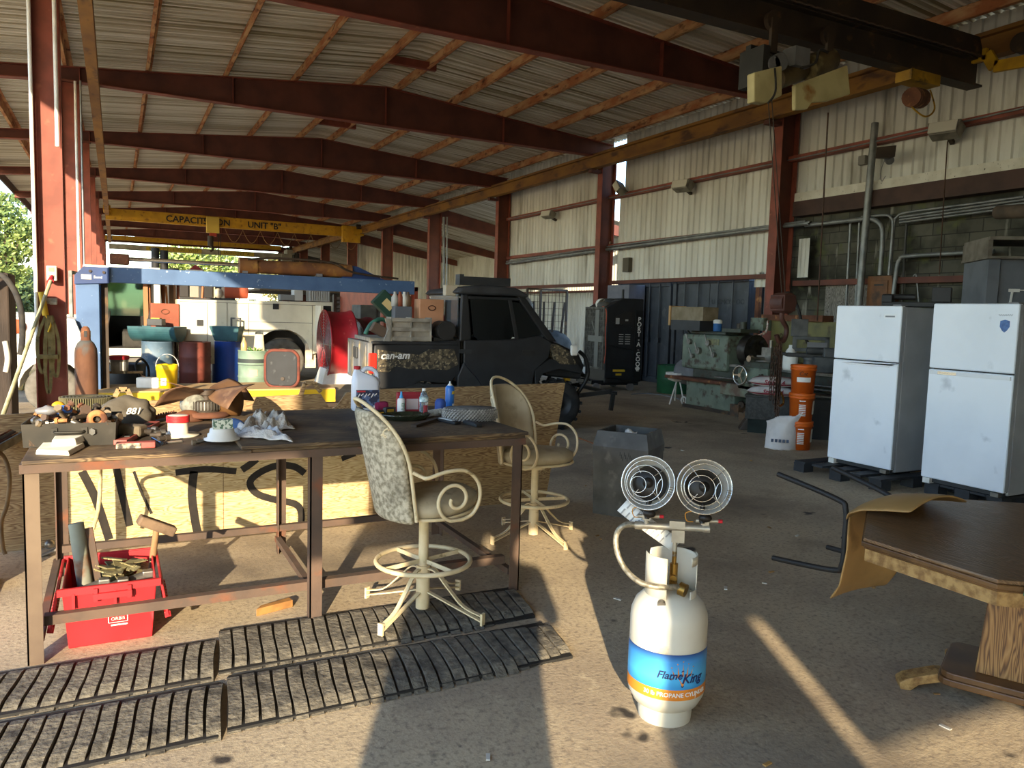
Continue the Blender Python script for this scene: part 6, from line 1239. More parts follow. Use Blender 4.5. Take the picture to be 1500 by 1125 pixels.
# ------------------------------------------------------------------ near bridge crane with hoist, chain
BYY = 7.1
t = thing('bridge_crane', 'dark double tier crane bridge at the top right, nearest the camera', 'crane', (0,BYY,0))
m = MB(); ibeam(m, (-.35,0,5.18), (10.93,0,5.18), .36, .22, .03, .03); out('bridge_beam', m, DKST, t)
m = MB(); m.prism([(-.4,5.36),(10.86,5.36),(10.72,5.62),(-.4,5.62)], -.16, .16, 'XZ'); out('girder', m, DKST, t, bevel=.008)
m = MB(); m.tube([(x,-.17,5.37+.008*sin(x*40)) for x in [i*.05 for i in range(218)]], .012, 5); out('festoon_chain', m, IRON, t)
YC = mat('yellow end carriage','#b98d1e','#9a7419',4,.6,c3='#5a4420',scale3=6,lo3=.57,hi3=.7)
Q = [onX(a, b, 10.82)-Vector((0,BYY,0)) for a, b in ((1402,92),(1446,79),(1457,98),(1492,94))]; m = MB(); m.bar(Q[0]+Vector((0,.15,0)),Q[1],.06,.16); m.bar(Q[1],Q[2],.06,.15); m.bar(Q[2],Q[3]-Vector((0,.3,0)),.06,.15); out('end_carriage', m, mat('bright yellow carriage','#d8a81c','#b98d1e',4,.6), t); out('carriage_wheel', MB().cyl((10.8,Q[3].y+.0,Q[3].z+.28),(10.95,Q[3].y+.0,Q[3].z+.28),.13), DKST, t)
p = onY(1345,140,7.0); m = MB(); m.box(9.4,10.0,-.12,.12,4.85,4.99); m.tube(spline([(9.9,-.05,4.8),(9.95,-.1,4.55),(9.7,-.15,4.4),(9.45,-.12,4.5),(9.42,-.1,4.62)],6),.012,6); out('drive_bracket', m, YC, t); m = MB(); m.cyl((9.45,-.12,4.62),(9.85,.05,4.7),.13); m.cyl((9.4,-.14,4.61),(9.45,-.12,4.62),.12); out('drive_motor', m, RUSTC, t)
t = thing('wire_rope_hoist', 'hoist with two pale rusty guard plates hanging under the near crane bridge', 'hoist', (7.6,BYY,0))
PLT = mat('pale rusty guard plate','#c9bd8a','#b5a878',3,.6,c3='#9a6a30',scale3=2.6,lo3=.57,hi3=.68)
def hz(px, py, dy=-.35): p = onY(px, py, BYY+dy); return (p.x-7.6, p.z)
def hplate(name, pts, y, th, mm): out(name, MB().prism([hz(*s_, y) for s_ in pts], y, y+th, 'XZ'), mm, t, bevel=.015)
hplate('guard_plate', ((1105,106),(1146,96),(1146,140),(1122,151),(1105,149)), -.32, .12, PLT)
hplate('guard_plate', ((1165,124),(1242,95),(1246,138),(1214,148),(1190,150),(1183,160),(1165,161)), -.35, .06, PLT)
a = hz(1165,92); b = hz(1240,70)
m = MB(); m.cyl((hz(1160,108)[0],-.1,hz(1160,108)[1]),(hz(1208,90)[0],-.02,hz(1208,90)[1]),.13,n=20); m.cyl((hz(1205,92)[0],-.12,hz(1205,92)[1]),(hz(1240,80)[0],-.1,hz(1240,80)[1]),.15,n=20); m.cyl((hz(1240,80)[0],-.1,hz(1240,80)[1]),(hz(1246,78)[0],-.1,hz(1246,78)[1]),.1,n=20); out('rope_drum', m, mat('dirty hoist housing','#6a5a3c','#4a3f2c',5,.5,.2,c3='#8d8058',scale3=5,lo3=.56,hi3=.68), t)
for px_, py, r in ((1150,88,.1),(1140,92,.09)): x, z = hz(px_, py); out('motor', MB().cyl((x,-.3,z),(x,-.1,z),r), GREY, t)
m = MB()
x, z = hz(1186,78); m.box(x-.12,x+.12,-.25,-.05,z-.12,z+.1); out('brake_box', m, GREY, t)
for px_ in (1147,1230):
    x, z = hz(px_, 60); m = MB(); m.cyl((x,-.2,5.08),(x,-.14,5.08),.11); m.box(x-.05,x+.05,-.22,-.18,4.7,5.1); out('trolley_wheel', m, DKST, t)
m = MB(); x, z = hz(1128,92); m.box(x-.04,x+.06,-.28,.1,z-.2,z+.22); m.box(hz(1128,80)[0],hz(1240,80)[0],-.04,.04,4.72,4.82); out('frame', m, BLK, t)
m = MB(); m.tube(spline([(hz(1135,100)[0],-.35,hz(1135,100)[1]),(hz(1133,135)[0],-.38,hz(1133,135)[1]),(hz(1122,152)[0],-.38,hz(1122,152)[1])],6),.012,6); out('cable', m, RUBBER, t); m = MB(); m.tube(spline([(hz(1178,98)[0],-.3,hz(1178,98)[1]),(hz(1195,92)[0],-.34,hz(1195,92)[1]),(hz(1205,72)[0],-.3,hz(1205,72)[1]),(hz(1218,75)[0],-.3,hz(1218,75)[1])],6),.016,6); out('cable', m, RUBBER, t)
hk = onY(1146,458,BYY)
m = MB()
for dx in (-.03,.03): m.cyl((hz(1160,120)[0]+dx,0,hz(1160,120)[1]),(hk.x-7.6+dx,0,hk.z+.25),.006,n=6)
out('wire_rope', m, DKST, t)
RST = mat('rusty brown chain','#4f3626','#3a281d',9,.8)
m = MB(); m.M = Matrix.Translation((hk.x-7.6,0,hk.z)); m.cyl((0,-.1,.12),(0,.1,.12),.13,n=20); m.box(-.1,.1,-.12,.12,.02,.22); out('hook_block', m, mat('red brown block','#5a3428','#47281f',5,.6), t, bevel=.01)
m = MB(); m.M = Matrix.Translation((hk.x-7.6,0,hk.z)); m.tube(spline([(0,0,.05),(.0,0,-.08),(.09,0,-.2),(.06,0,-.34),(-.03,0,-.36),(-.08,0,-.28)],6), .03, 8); out('hook', m, mat('red brown block','#5a3428'), t)
def link(mb, c, d, r=.016, L_=.032, th=.005, flip=0):
    d = Vector(d).normalized(); s_ = Vector((1,0,0)) if flip else Vector((0,1,0)); s_ = (s_-d*s_.dot(d)).normalized(); P = []
    for i in range(10):
        a = 2*pi*i/10; P.append(Vector(c)+s_*(r*cos(a))+d*(r*sin(a)+(L_/2 if sin(a) > 0 else -L_/2)))
    mb.tube(P, th, 5, True)
for k in range(8):
    m = MB(); rnd = random.Random(k); ox, oy = rnd.uniform(-.09,.09), rnd.uniform(-.08,.08); top_ = Vector((hk.x,BYY,hk.z-.3)); n_ = rnd.choice((15,16,18)) if k < 6 else 27
    bot = Vector((hk.x+ox,BYY+oy,hk.z-.3-n_*.052)); 
    for i in range(n_+1):
        f = i/n_; c = Vector((top_.x+ox*min(1,f*3), top_.y+oy*min(1,f*3), top_.z+(bot.z-top_.z)*f)); link(m, c, (0,0,1), .018, .034, .0065, i%2)
    solo('lifting_chain', m, RST, 'rusty chain leg hanging from the hoist hook beside the orange buckets', 'chain', 'chain sling on the hook')
m = MB(); c = Vector((hk.x+.02,BYY-.03,.62)); m.tube(spline([c+Vector((0,0,.1)),c+Vector((.05,0,.02)),c+Vector((.06,0,-.05)),c+Vector((0,0,-.08)),c+Vector((-.04,0,-.03))],5),.014,6); solo('chain_hook', m, BRASS, 'pale brass coloured grab hook low on the hanging chain', 'hook')
for (lab, pts) in (('thin pendant cable hanging from the hoist left of the thick conduit', ((1213,165),(1206,300),(1197,470))), ('thin cable hanging below the near floodlight', ((1388,207),(1382,300),(1376,402)))):
    P = [onX(a, b, 8.1 if 'pendant' in lab else 11.4) for a, b in pts]; m = MB(); m.tube(spline(P,6), .01, 6); solo('hanging_cable', m, RST, lab, 'cable')

# far cranes
def bridge(label, y, zb, zt_, m_, hoistx=None, sc=1.):
    t = thing('bridge_crane', label, 'crane', (0,y,0)); m = MB(); ibeam(m, (-.35,0,(zb+zt_)/2), (10.8,0,(zb+zt_)/2), zt_-zb, .22, .16, .04); out('bridge_beam', m, m_, t)
    for x in (-.3, 10.9): out('end_truck', MB().box(x-.25,x+.25,-.6,.6,5.3,5.62) if x > 0 else MB().box(x-.15,x+.15,-.7,.7,5.6,5.8), m_, t); m = MB(); m.cyl((x-.1,-.5,5.75),(x+.1,-.5,5.75),.12); m.cyl((x-.1,.5,5.75),(x+.1,.5,5.75),.12); out('truck_wheel', m, DKST, t)
    return t
b1 = bridge('bright yellow crane bridge lettered with its capacity, halfway down the shed', 39, 5.27, 5.72, YEL)
out('end_box', MB().box(10.1,11.0,-.5,-.25,4.95,5.75), YEL, b1)
t = thing('electric_hoist', 'yellow hoist box with hook on the lettered crane bridge', 'hoist', (0,39,0)); xh0, xh1 = onY(302,330,38.7).x, onY(321,330,38.7).x
out('box', MB().box(xh0,xh1,-.45,-.2,4.95,5.68), mat('pale yellow box','#c9ad4e'), t, bevel=.03); out('trolley', MB().box(xh0+.1,xh1-.1,-.22,.15,5.1,5.26), DKST, t); m = MB(); m.box(xh0+.15,xh1-.12,-.4,-.25,4.8,4.95); out('red_guide', m, mat('red guide','#9a3324'), t); m = MB(); m.cyl(((xh0+xh1)/2-.1,-.3,4.35),((xh0+xh1)/2-.1,-.3,4.8),.13); m.tube(spline([((xh0+xh1)/2-.1,-.3,4.4),((xh0+xh1)/2,-.3,4.2),((xh0+xh1)/2-.12,-.3,4.1)],5),.06,6); out('hook_block', m, DKST, t)
m = MB(); xx = (xh0+xh1)/2+.25; m.cyl((xx,-.3,4.9),(xx,-.3,1.2),.015,n=6); m.cyl((xx+.1,-.3,4.9),(xx+.1,-.3,1.2),.015,n=6); out('pendant_cable', m, BLK, t)
text('CAPACITY', .40, (onY(276,321,38.8).x, -.115, 5.47), (1,0,0), (0,0,1), BLK, b1, bold=.008); text('5 TON', .40, (onY(318,323,38.8).x, -.115, 5.47), (1,0,0), (0,0,1), BLK, b1, bold=.008); text('UNIT "B"', .40, (onY(388,329,38.8).x, -.115, 5.47), (1,0,0), (0,0,1), BLK, b1, bold=.008)
m = MB()
for k in range(8):
    x0 = 4.6+k*.8; m.tube([(x0+.8*i/8, -.2, 5.2-.6*sin(pi*i/8)) for i in range(9)], .012, 5)
out('festoon_cable', m, mat('tan cable','#8d6a40'), b1)
b2 = bridge('grey crane bridge with yellow lettered panels at the far opening', 56, 5.02, 5.32, mat('weathered grey bridge','#9a988c','#7f7d72',2,.7))
for (xa, xb, s_) in ((214,295,'CAPACITY - 5 TON - WEST'), (322,372,'EAST - UNIT "A"')):
    a = onY(xa,362,56).x; b = onY(xb,366,56).x; out('lettered_panel', MB().box(a,b,-.125,-.115,5.04,5.31), mat('faded yellow panel','#a8942e'), b2); text(s_, .25, ((a+b)/2,-.128,5.17), (1,0,0), (0,0,1), mat('faded black','#3a3a30'), b2)
out('hoist_box', MB().box(10.3,11.0,-.5,-.2,4.75,5.3), mat('grey box','#8a887e'), b2); out('pendant_box', MB().box(10.7,11.1,-.4,-.2,4.1,4.6), mat('grey box','#8a887e'), b2)
struct('trim_3', MB().box(-1.0,11.0,59.6,59.75,5.85,6.15), YEL)
m = MB(); m.box(11.2,11.3,56,56.1,0,5.3); solo('steel_post', m, DKST, 'dark post under the far end of the right crane rail', 'post')
# mezzanine storage seen between the far columns
struct('mezzanine_floor', MB().box(7.0,17.7,44.0,56,2.5,2.62), mat('dim planks','#5d5244','#4a4136',3,.9))
rnd = random.Random(5); labs = ['far left','second','third','fourth','fifth','sixth','rightmost']
for i in range(7):
    a = onY(532+i*13, 395, 45).x; h = rnd.uniform(1.0,1.6); m = MB(); m.box(a-.28,a+.22,45,45.6,2.62,2.62+h); o = solo('storage_cabinet', m, mat('cabinet %d' % i, ['#6d6658','#5a554a','#78705f','#4a4640','#837a66','#6a6254','#57524a'][i], None, rough=.8), '%s cabinet on the mezzanine behind the right hand columns' % labs[i], 'cabinet', bevel=.02)
for i in range(6):
    a = onY(531+i*15, 395, 44.4).x; solo('railing_post', MB().box(a-.05,a+.05,44.3,44.4,2.62,4.3), mat('pale post','#a39a88'), 'pale railing post along the mezzanine edge', 'post', 'mezzanine railing posts')
for z in (3.2, 3.9): solo('railing_bar', MB().box(8,15,44.32,44.37,z,z+.05), mat('tan bar','#6f604c'), '%s rail along the mezzanine edge' % ('lower' if z < 3.5 else 'upper'), 'rail')
a = onY(610,400,44).x; solo('dark_panel', MB().box(a-.6,a+.5,44.1,44.2,2.62,3.9), mat('dark panel','#2e2c28'), 'dark square panel standing at the right end of the mezzanine', 'panel')
# orange red container and machines behind the vehicle
t = thing('shipping_container', 'rust orange shipping container behind the vehicle cargo bed', 'container', (0,0,0)); a = onY(562,440,22).x; b = onY(612,440,22).x; OC = mat('rust orange container','#a34a2e','#8d3f28',3,.6); m = MB(); m.box(a,b,22.06,27,0,2.3); out('shell', m, OC, t); m = MB(); m.box(a,a+.1,22,22.1,0,2.32); m.box(b-.1,b,22,22.1,0,2.32); m.box(a,b,22,22.1,2.2,2.32); m.box((a+b)/2-.05,(a+b)/2+.0,22,22.08,0,2.3); out('frame', m, OC, t)
m = MB()
for k in range(5): m.box(b-.55,b-.2-.06*(k%3),22.04,22.055,2.05-.16*k,2.13-.16*k)
out('marking', m, mat('faded white marks','#c9a898'), t)
a = onY(528,450,19).x; b = onY(552,450,19).x; t = thing('steel_tank', 'dull grey square tank with a bent pipe behind the drum fans', 'tank', (0,0,0)); out('body', MB().box(a,b,19,19.8,.5,1.72), mat('dull grey tank','#67665e','#55544d',4,.7), t, bevel=.02); m = MB(); m.tube(spline([(b+.1,19.2,1.0),(b+.1,19.2,1.6),(b+.25,19.2,1.78),(b+.5,19.2,1.8)],6),.07,8); out('pipe', m, GREY, t); out('legs', MB().box(a+.05,b-.05,19.1,19.7,0,.5), DKST, t)
for k in range(4):
    z = 1.55+.14*k; m = MB(); m.cyl((onY(490,430,27).x,27,z),(onY(560,430,27).x,27,z),.05,n=8); solo('stored_pipe', m, GREY, 'grey pipe stored horizontally on the rack behind the white truck', 'pipe', 'pipes on the far rack')
for x in (490,560): a = onY(x,430,27).x; solo('rack_post', MB().box(a-.05,a+.05,26.9,27.1,0,2.1), DKST, '%s upright of the far pipe rack' % ('left' if x < 500 else 'right'), 'post')
# mesh cage and junk seen past the vehicle
a0 = onY(765,430,21); 
t = thing('mesh_cage', 'wire mesh cage panel past the vehicle roof, under the pale wall', 'cage', (0,0,0)); xa = onY(772,430,21).x; xb = onY(830,430,21).x; m = MB()
for k in range(12): x = xa+(xb-xa)*k/11; m.box(x-.006,x+.006,21,21.012,.6,2.4)
for k in range(10): m.box(xa,xb,21,21.012,.6+.2*k,.612+.2*k)
out('mesh', m, DKST, t); m = MB()
for x in (xa,(xa*2+xb)/3,xb): m.box(x-.03,x+.03,20.95,21.02,0,2.4)
m.box(xa,xb,20.95,21.02,2.36,2.42); out('frame', m, DKST, t)
m = MB(); c = onY(805,470,20.5); m.ball((c.x,20.4,.55),(.75,.5,.62)); solo('tarp_heap', m, mat('grey tarp','#4f4f4c','#3c3c3a',4,.9), 'grey tarp covered heap behind the vehicle hood', 'heap')
c = onY(769,436,19.5); m = MB(); m.cyl((c.x,19.5,.0),(c.x,19.5,1.5),.06); m.lathe([(0,1.5),(.22,1.55),(.24,1.9),(.1,2.1),(0,2.12)],18,c=(c.x,19.5,0)); solo('hand_pump', m, GREY, 'pale grey pump head on a post just past the vehicle windscreen', 'pump')
for k in range(4): a = onY(786+k*11,440,20.2).x; m = MB(); m.bar((a,20.2,0),(a+.1*(k-1),20.2,2.0),.05,.05); solo('steel_post', m, DKST, 'thin dark post among the junk behind the vehicle hood', 'post', 'posts behind the hood')
m = MB(); m.tube(spline([gz(925,578),gz(950,577),gz(985,582),gz(1000,588)],8),.02,6); solo('floor_cable', m, GREY, 'grey cable on the floor between the black cooler and the lathe', 'cable')
# ------------------------------------------------------------------ things on the workbench
ZB, ZR = .916, .936
def bt(px, py, z=ZB): return onZ(px, py, z)
# steel tray full of bolts
p0 = bt(62,655); p1 = bt(152,652); p2 = bt(165,620)
t = thing('steel_tray', 'black steel box full of rusty bolts at the left end of the workbench', 'box', ((p0.x+p1.x)/2, (p0.y+p1.y)/2+.2, ZB), radians(-4))
TB = mat('black sheet steel','#26241f','#35312a',7,.55,.4,c3='#55504a',scale3=6,lo3=.6,hi3=.75)
m = MB(); tray(m, .19, .2, .11, .006, .004); out('body', m, TB, t); m = MB(); m.tube(spline([(-.06,-.205,.075),(-.05,-.225,.07),(.05,-.225,.07),(.06,-.205,.075)],5),.006,6); m.box(-.075,-.05,-.212,-.2,.06,.09); m.box(.05,.075,-.212,-.2,.06,.09); out('handle', m, TB, t)
rnd = random.Random(4); bm = [RUSTC, IRON, STEEL, mat('dark bolt','#3a332c','#4a3f34',9,.7,.3), mat('pale bolt','#8a7a62','#6d5f4c',9,.6,.3)]
for i in range(64):
    m = MB(); L_ = rnd.uniform(.03,.09); r = rnd.uniform(.008,.014); m.cyl((0,0,0),(0,0,L_),r,n=8); m.cyl((0,0,L_),(0,0,L_+.014),r*1.9,n=6)
    x, y = rnd.uniform(-.15,.15), rnd.uniform(-.17,.17); z = .07+.09*max(0,1-(x*x+y*y)/.04)*rnd.uniform(.4,1)
    o = solo('bolt', m, rnd.choice(bm), 'rusty bolt in the heap inside the black steel box', 'bolt', 'bolts heaped in the black steel box'); o.location = t.location+Vector((x,y,z)); o.rotation_euler = (rnd.uniform(.9,2.2), 0, rnd.uniform(0,6.3))
o = solo('bolt_bed', MB().box(-.18,.18,-.19,.19,.006,.08), mat('mixed small hardware','#3a3029','#5d4b3a',60,.8,bump=.8), 'bed of small dark hardware filling the black steel box', 'hardware', loc=t.location); o['kind'] = 'stuff'
for i, (x, y, c_, lab) in enumerate(((-.07,.06,'#c99a2a','yellow plastic stopper among the bolts'),(-.05,-.1,'#3a6cc0','blue crumpled wrapper among the bolts'),(-.11,-.12,'#77777a','grey crumpled wrapper among the bolts'))):
    m = MB(); m.ball((0,0,0),(.03 if i == 0 else .045,.03,.022)); m.v = [tuple(Vector(v)*(1+.4*noise.noise(Vector(v)*40+Vector((i,0,0))))) for v in m.v]; solo('wrapper' if i else 'plastic_stopper', m, mat('wrapper '+c_, c_, None, rough=.4), lab, 'wrapper' if i else 'stopper', loc=t.location+Vector((x,y,.165)))
m = MB(); m.M = Matrix.Rotation(pi/2,4,'X'); m.lathe([(.018,-.02),(.045,-.02),(.045,.02),(.018,.02),(.018,-.02)],20); solo('pipe_collar', m, RUSTC, 'round rusty pipe collar at the front right of the bolt heap', 'collar', loc=t.location+Vector((.1,-.16,.12)))
# ribbed belt coil
p = bt(126,603); t = thing('ribbed_belt', 'coil of ribbed olive rubber belt behind the black steel box', 'belt', (p.x,p.y+.1,ZB))
BELT = mat('olive ribbed rubber','#4f4a36','#3d392a',6,.85)
m = MB()
N = 220
pts = [((.125-.09*i/N)*cos(2*pi*5*i/N)*1.15, (.125-.09*i/N)*sin(2*pi*5*i/N)) for i in range(N+1)]
vs = []
for x, y in pts: vs += [(x,y,0),(x,y,.085)]
m.add(vs, [(2*i,2*i+2,2*i+3,2*i+1) for i in range(N)], True); out('coil', m, BELT, t, solid=.012)
m = MB()
for i in range(72): a = 2*pi*i/72; m.bx((.15*cos(a),.131*sin(a),.042),(.006,.006,.084),R3('Z',a))
out('ribs', m, mat('olive rib','#6f6a4c','#5a553c',9,.85), t)
# pads of paper
for i, (pts, z, h, lab) in enumerate((([(52,666),(102,668),(125,655),(66,650)],0,.022,'lower white folded booklet at the left corner of the workbench'), ([(75,654),(112,652),(127,645),(85,638)],.022,.03,'upper white folded booklet at the left corner of the workbench'))):
    q = [bt(a, b, ZB+z) for a, b in pts]; m = MB(); m.add([(v.x,v.y,ZB+z) for v in q]+[(v.x+(.004 if k in (0,3) else -.006),v.y+.004,ZB+z+h) for k, v in enumerate(q)], [(3,2,1,0),(4,5,6,7),(0,1,5,4),(1,2,6,5),(2,3,7,6),(3,0,4,7)]); solo('paper_booklet', m, mat('off white paper','#e9e3d3','#dcd4c0',12,.9), lab, 'booklet', bevel=.004)  # plain white paper colour
# rods on a channel sticking out at the left
a = at(-30,668,4.55); b = at(92,600,5.35); t = thing('steel_channel_tray', 'steel channel holding rods, leaning out left of the workbench', 'channel', (0,0,0))
m = MB(); m.bar(a,b,.14,.012); m.bar(a+Vector((.06,-.06,.02)),b+Vector((.06,-.06,.02)),.012,.05); out('channel', m, mat('worn grey channel','#8d8878','#5f5a4e',9,.7,.3), t)
for k in range(5):
    m = MB(); d = Vector((.02*(k-2),.02*(k-2),.02)); m.cyl(a+d*1.3, a+(b-a)*.85+d*1.3, .008, n=8); solo('welding_rod', m, [RUSTC,STEEL,IRON][k%3], 'thin steel rod lying on the channel left of the workbench', 'rod', 'rods on the steel channel')
# grey canvas bag
def blob(name, c, r, m_, label, cat, amp=.25, fr=9, flat=True, seed=0., n=22, k=14, **kw):
    m = MB(); m.ball((0,0,0), r, n, k); vs = []
    for v in m.v:
        q = Vector(v); q *= 1+amp*noise.noise(q*fr+Vector((seed,seed*2,0)))
        if flat and q.z < -r[2]*.55: q.z = -r[2]*.55
        vs.append((q.x, q.y, q.z+r[2]*.55))
    m.v = vs; return solo(name, m, m_, label, cat, loc=c, **kw)
CANV = mat('grey canvas','#5f584c','#4a4439',7,.95,bump=.3)
p = bt(195,622); blob('canvas_pouch', (p.x,p.y+.04,ZB), (.15,.12,.1), CANV, 'grey canvas pouch with white numerals behind the red level', 'pouch', .42, 11, n=40, k=24); o = bpy.data.objects['canvas_pouch']; text('881', .05, (.0,-.118,.085), (1,0,0), (0,.3,1), mat('chalk white','#c9c4b8'), o, shear=.3, bold=.001)
m = MB(); p = bt(183,640); m.bx((p.x,p.y,ZB+.035),(.2,.09,.06),R3('Z',-.5)); solo('leather_pouch', m, mat('dusty leather','#6d6250','#574d3e',8,.9), 'dusty leather pouch in front of the canvas pouch', 'pouch', bevel=.015)
# red level pieces, sockets, wrench
t = thing('spirit_level', 'red bodied level lying angled on the workbench left of the white spool', 'level', (0,0,0)); LR = mat('worn red level','#8e3a34','#a8584e',8,.6,c3='#4a2a26',scale3=8,lo3=.56,hi3=.66)
a = bt(176,652); b = bt(226,623); m = MB(); m.bar(a+Vector((0,0,.012)), b+Vector((0,0,.012)), .06, .024); out('body', m, LR, t, bevel=.003); u_ = (b-a)
for f in (.2,.5,.8): out('vial_window', MB().bar(a+u_*(f-.05)+Vector((0,0,.026)), a+u_*(f+.05)+Vector((0,0,.026)), .035, .004), BLK, t)
t = thing('spirit_level', 'short red level piece with a printed end at the front of the workbench', 'level', (0,0,0)); a = bt(170,657); b = bt(228,655); m = MB(); m.bar(a+Vector((0,0,.015)), b+Vector((0,0,.015)), .05, .028); out('body', m, LR, t, bevel=.003); m = MB(); m.bar(a+Vector((.0,-.0275,.015)), a+(b-a)*.62+Vector((0,-.0275,.015)), .004, .024); out('printed_plate', m, mat('dark print','#3a342e','#b5a890',40,.6), t)
for i in range(5):
    p = bt(208+i*6, 640+i*3-(i%2)*6, ZB); m = MB(); d = Vector((.05,-.05+.02*i,0)); m.cyl(p+Vector((0,0,.03)), p+Vector((0,0,.03))+d, .012, n=10); m.cyl(p+Vector((0,0,.03))+d*.6, p+Vector((0,0,.03))+d, .017, n=8); solo('socket_part', m, STEEL if i%2 else mat('dark bolt','#3a332c'), 'greasy steel fitting in the cluster beside the red level', 'fitting', 'steel fittings beside the red level')
m = MB(); m.cyl(bt(224,648)+Vector((0,0,.02)), bt(237,653)+Vector((0,0,.012)), .009, n=8); solo('screwdriver_bit', m, mat('blue chrome','#7d93b0',None,rough=.25,metal=1), 'shiny blue grey tool shank beside the red level', 'tool')
# white spool with red wire
p = bt(262,640); t = thing('wire_spool', 'white spool wound with red wire near the bench middle', 'spool', (p.x,p.y+.05,ZB))
m = MB(); m.lathe([(0,0),(.105,0),(.105,.008),(.05,.012),(.05,.1),(.054,.104),(.045,.108),(0,.108)],32); out('spool', m, mat('off white plastic','#ddd6c4','#cfc8b4',6,.6), t); m = MB()
for k in range(5): m.tube([(.0535*cos(a),.0535*sin(a),.075+.007*k) for a in [2*pi*i/24 for i in range(24)]],.0045,6,True)
out('red_wire', m, mat('red wire','#c02a2e','#a32226',9,.5), t)
m = MB(); p = bt(262,648); m.bx((p.x-.02,p.y,ZB+.004),(.07,.025,.006),R3('Z',.2)); solo('metal_tag', m, STEEL, 'small metal tag in front of the white spool', 'tag')
for i, (px_, py) in enumerate(((283,652),(290,650),(300,647))):
    p = bt(px_, py); m = MB(); m.cyl(p+Vector((0,0,.012)), p+Vector((.045,.02,.014)), .008, n=8); m.cyl(p+Vector((-.005,0,.012)), p+Vector((.008,.004,.012)), .014, n=6); solo('loose_bolt', m, STEEL, 'grey bolt lying loose at the seam of the bench boards', 'bolt', 'loose bolts on the bench')
# strip with teeth, leather cap
m = MB(); a = bt(226,617); b = bt(256,610); m.bar(a+Vector((0,0,.02)), b+Vector((0,0,.02)), .03, .02)
for k in range(8): c = a+(b-a)*(k+.5)/8; m.bx((c.x,c.y-.012,ZB+.034),(.008,.012,.014))
solo('toothed_strip', m, RUSTC, 'short rusty toothed strip behind the white spool', 'strip'); 
p = bt(277,617); blob('leather_glove', (p.x,p.y,ZB), (.08,.06,.045), mat('rusty brown leather','#6b3f26','#55321e',8,.8), 'crumpled brown leather cap behind the white spool', 'glove', .4, 14)
# fan blade assembly
p = bt(300,613,ZR); t = thing('fan_blade', 'rusty four blade fan wheel standing on a coil base at the back of the bench', 'fan blade', (p.x+.02,p.y+.1,ZR), .3)
FB = mat('rusty fan blade','#7a5a40','#5a4030',6,.7,.2,c3='#9a7a5c',scale3=5,lo3=.57,hi3=.68)
out('base', MB().lathe([(0,0),(.13,0),(.135,.012),(.12,.03),(0,.03)],28), RUSTC, t); m = MB(); m.lathe([(.075,.03),(.085,.05),(.085,.085),(.07,.1),(0,.1)],28); out('coil', m, mat('dark coil','#3a342c'), t); m = MB()
for k in range(30): a = 2*pi*k/30; m.bx((.09*cos(a),.09*sin(a),.07),(.004,.006,.05),R3('Z',a))
out('fins', m, STEEL, t)
m = MB(); m.cyl((0,0,.1),(0,0,.15),.03); m.cyl((0,0,.13),(0,0,.16),.05,n=20); out('hub', m, DKST, t)
for k in range(4):
    a = pi/2*k+.35; R = Matrix.Rotation(a,4,'Z') @ Matrix.Translation((0,0,.14)) @ Matrix.Rotation(.55,4,'X')
    m = MB(); m.grid(lambda u, v: R @ Vector((.04+.24*u, (v-.5)*(.06+.19*u**.7), .03*u*sin(v*pi))), 8, 6); out('blade', m, FB, t, solid=.003)
m = MB(); m.M = Matrix.Rotation(pi/2,4,'Y'); m.lathe([(0,-.06),(.07,-.06),(.08,-.02),(.08,.05),(0,.05)],24); p = bt(338,604,ZR); p.y = 4.86; solo('rusty_canister', m, mat('rust brown canister','#7d5526','#5f3f1c',4,.75), 'rust brown canister lying behind the fan wheel', 'canister', loc=(onY(338,590,4.9).x,4.9,ZR+.08), rz=-.5)
m = MB(); m.M = Matrix.Rotation(pi/2,4,'X'); m.lathe([(0,-.04),(.065,-.04),(.07,-.02),(.07,.03),(.06,.05),(0,.05)],24); p = bt(285,600,ZR); solo('grey_motor_cap', m, mat('speckled grey cap','#8a8a80','#6b6b62',40,.7), 'speckled grey round cap left of the fan wheel', 'cap', loc=(onY(283,595,4.92).x,4.92,ZR+.07), rz=.3)
p = onY(374,560,5.66); q = onY(352,562,5.66)
# white plastic spool with label card
p = bt(327,646,ZR); t = thing('plastic_spool', 'white plastic spool carrying a printed card beside the white towel', 'spool', (p.x,p.y+.05,ZR)); out('spool', MB().lathe([(0,0),(.085,0),(.085,.006),(.07,.01),(.068,.03),(.06,.034),(.057,.055),(.04,.06),(0,.06)],28), WHT, t); m = MB(); m.box(-.045,.045,-.05,-.0,.06,.105); out('card_box', m, mat('printed card','#c9cfbe','#4f6a55',60,.7,lo=.5,hi=.54), t)
# towels
def cloth(label, pts, z, m_, seed, h=.04, name='towel'):
    q = [bt(a, b, z) for a, b in pts]; m = MB()
    def f(u, v):
        a = q[0].lerp(q[1], u); b = q[3].lerp(q[2], u); p = a.lerp(b, v); e = min(1, 6*min(u,1-u,v,1-v)+.15)
        return (p.x+.015*noise.noise(Vector((u*4,v*4,seed))), p.y+.015*noise.noise(Vector((v*4,u*4,seed+3))), z+.003+e*h*(.45+.75*noise.noise(Vector((u*5+seed,v*4,seed)))+.4*noise.noise(Vector((u*14,v*11,seed))))) if True else None
    m.grid(f, 36, 22); m.v = [(x, y, max(zz, z+.002)) for x, y, zz in m.v]; return solo(name, m, m_, label, 'towel', solid=.004)
TOW = mat('white terry towel','#d3d0ca','#b9b5ae',18,.95,bump=.6,bscale=120)
cloth('white terry towel lying crumpled at the front of the workbench', ((334,640),(428,648),(412,636),(345,628)), ZR, TOW, 1.3, .05)
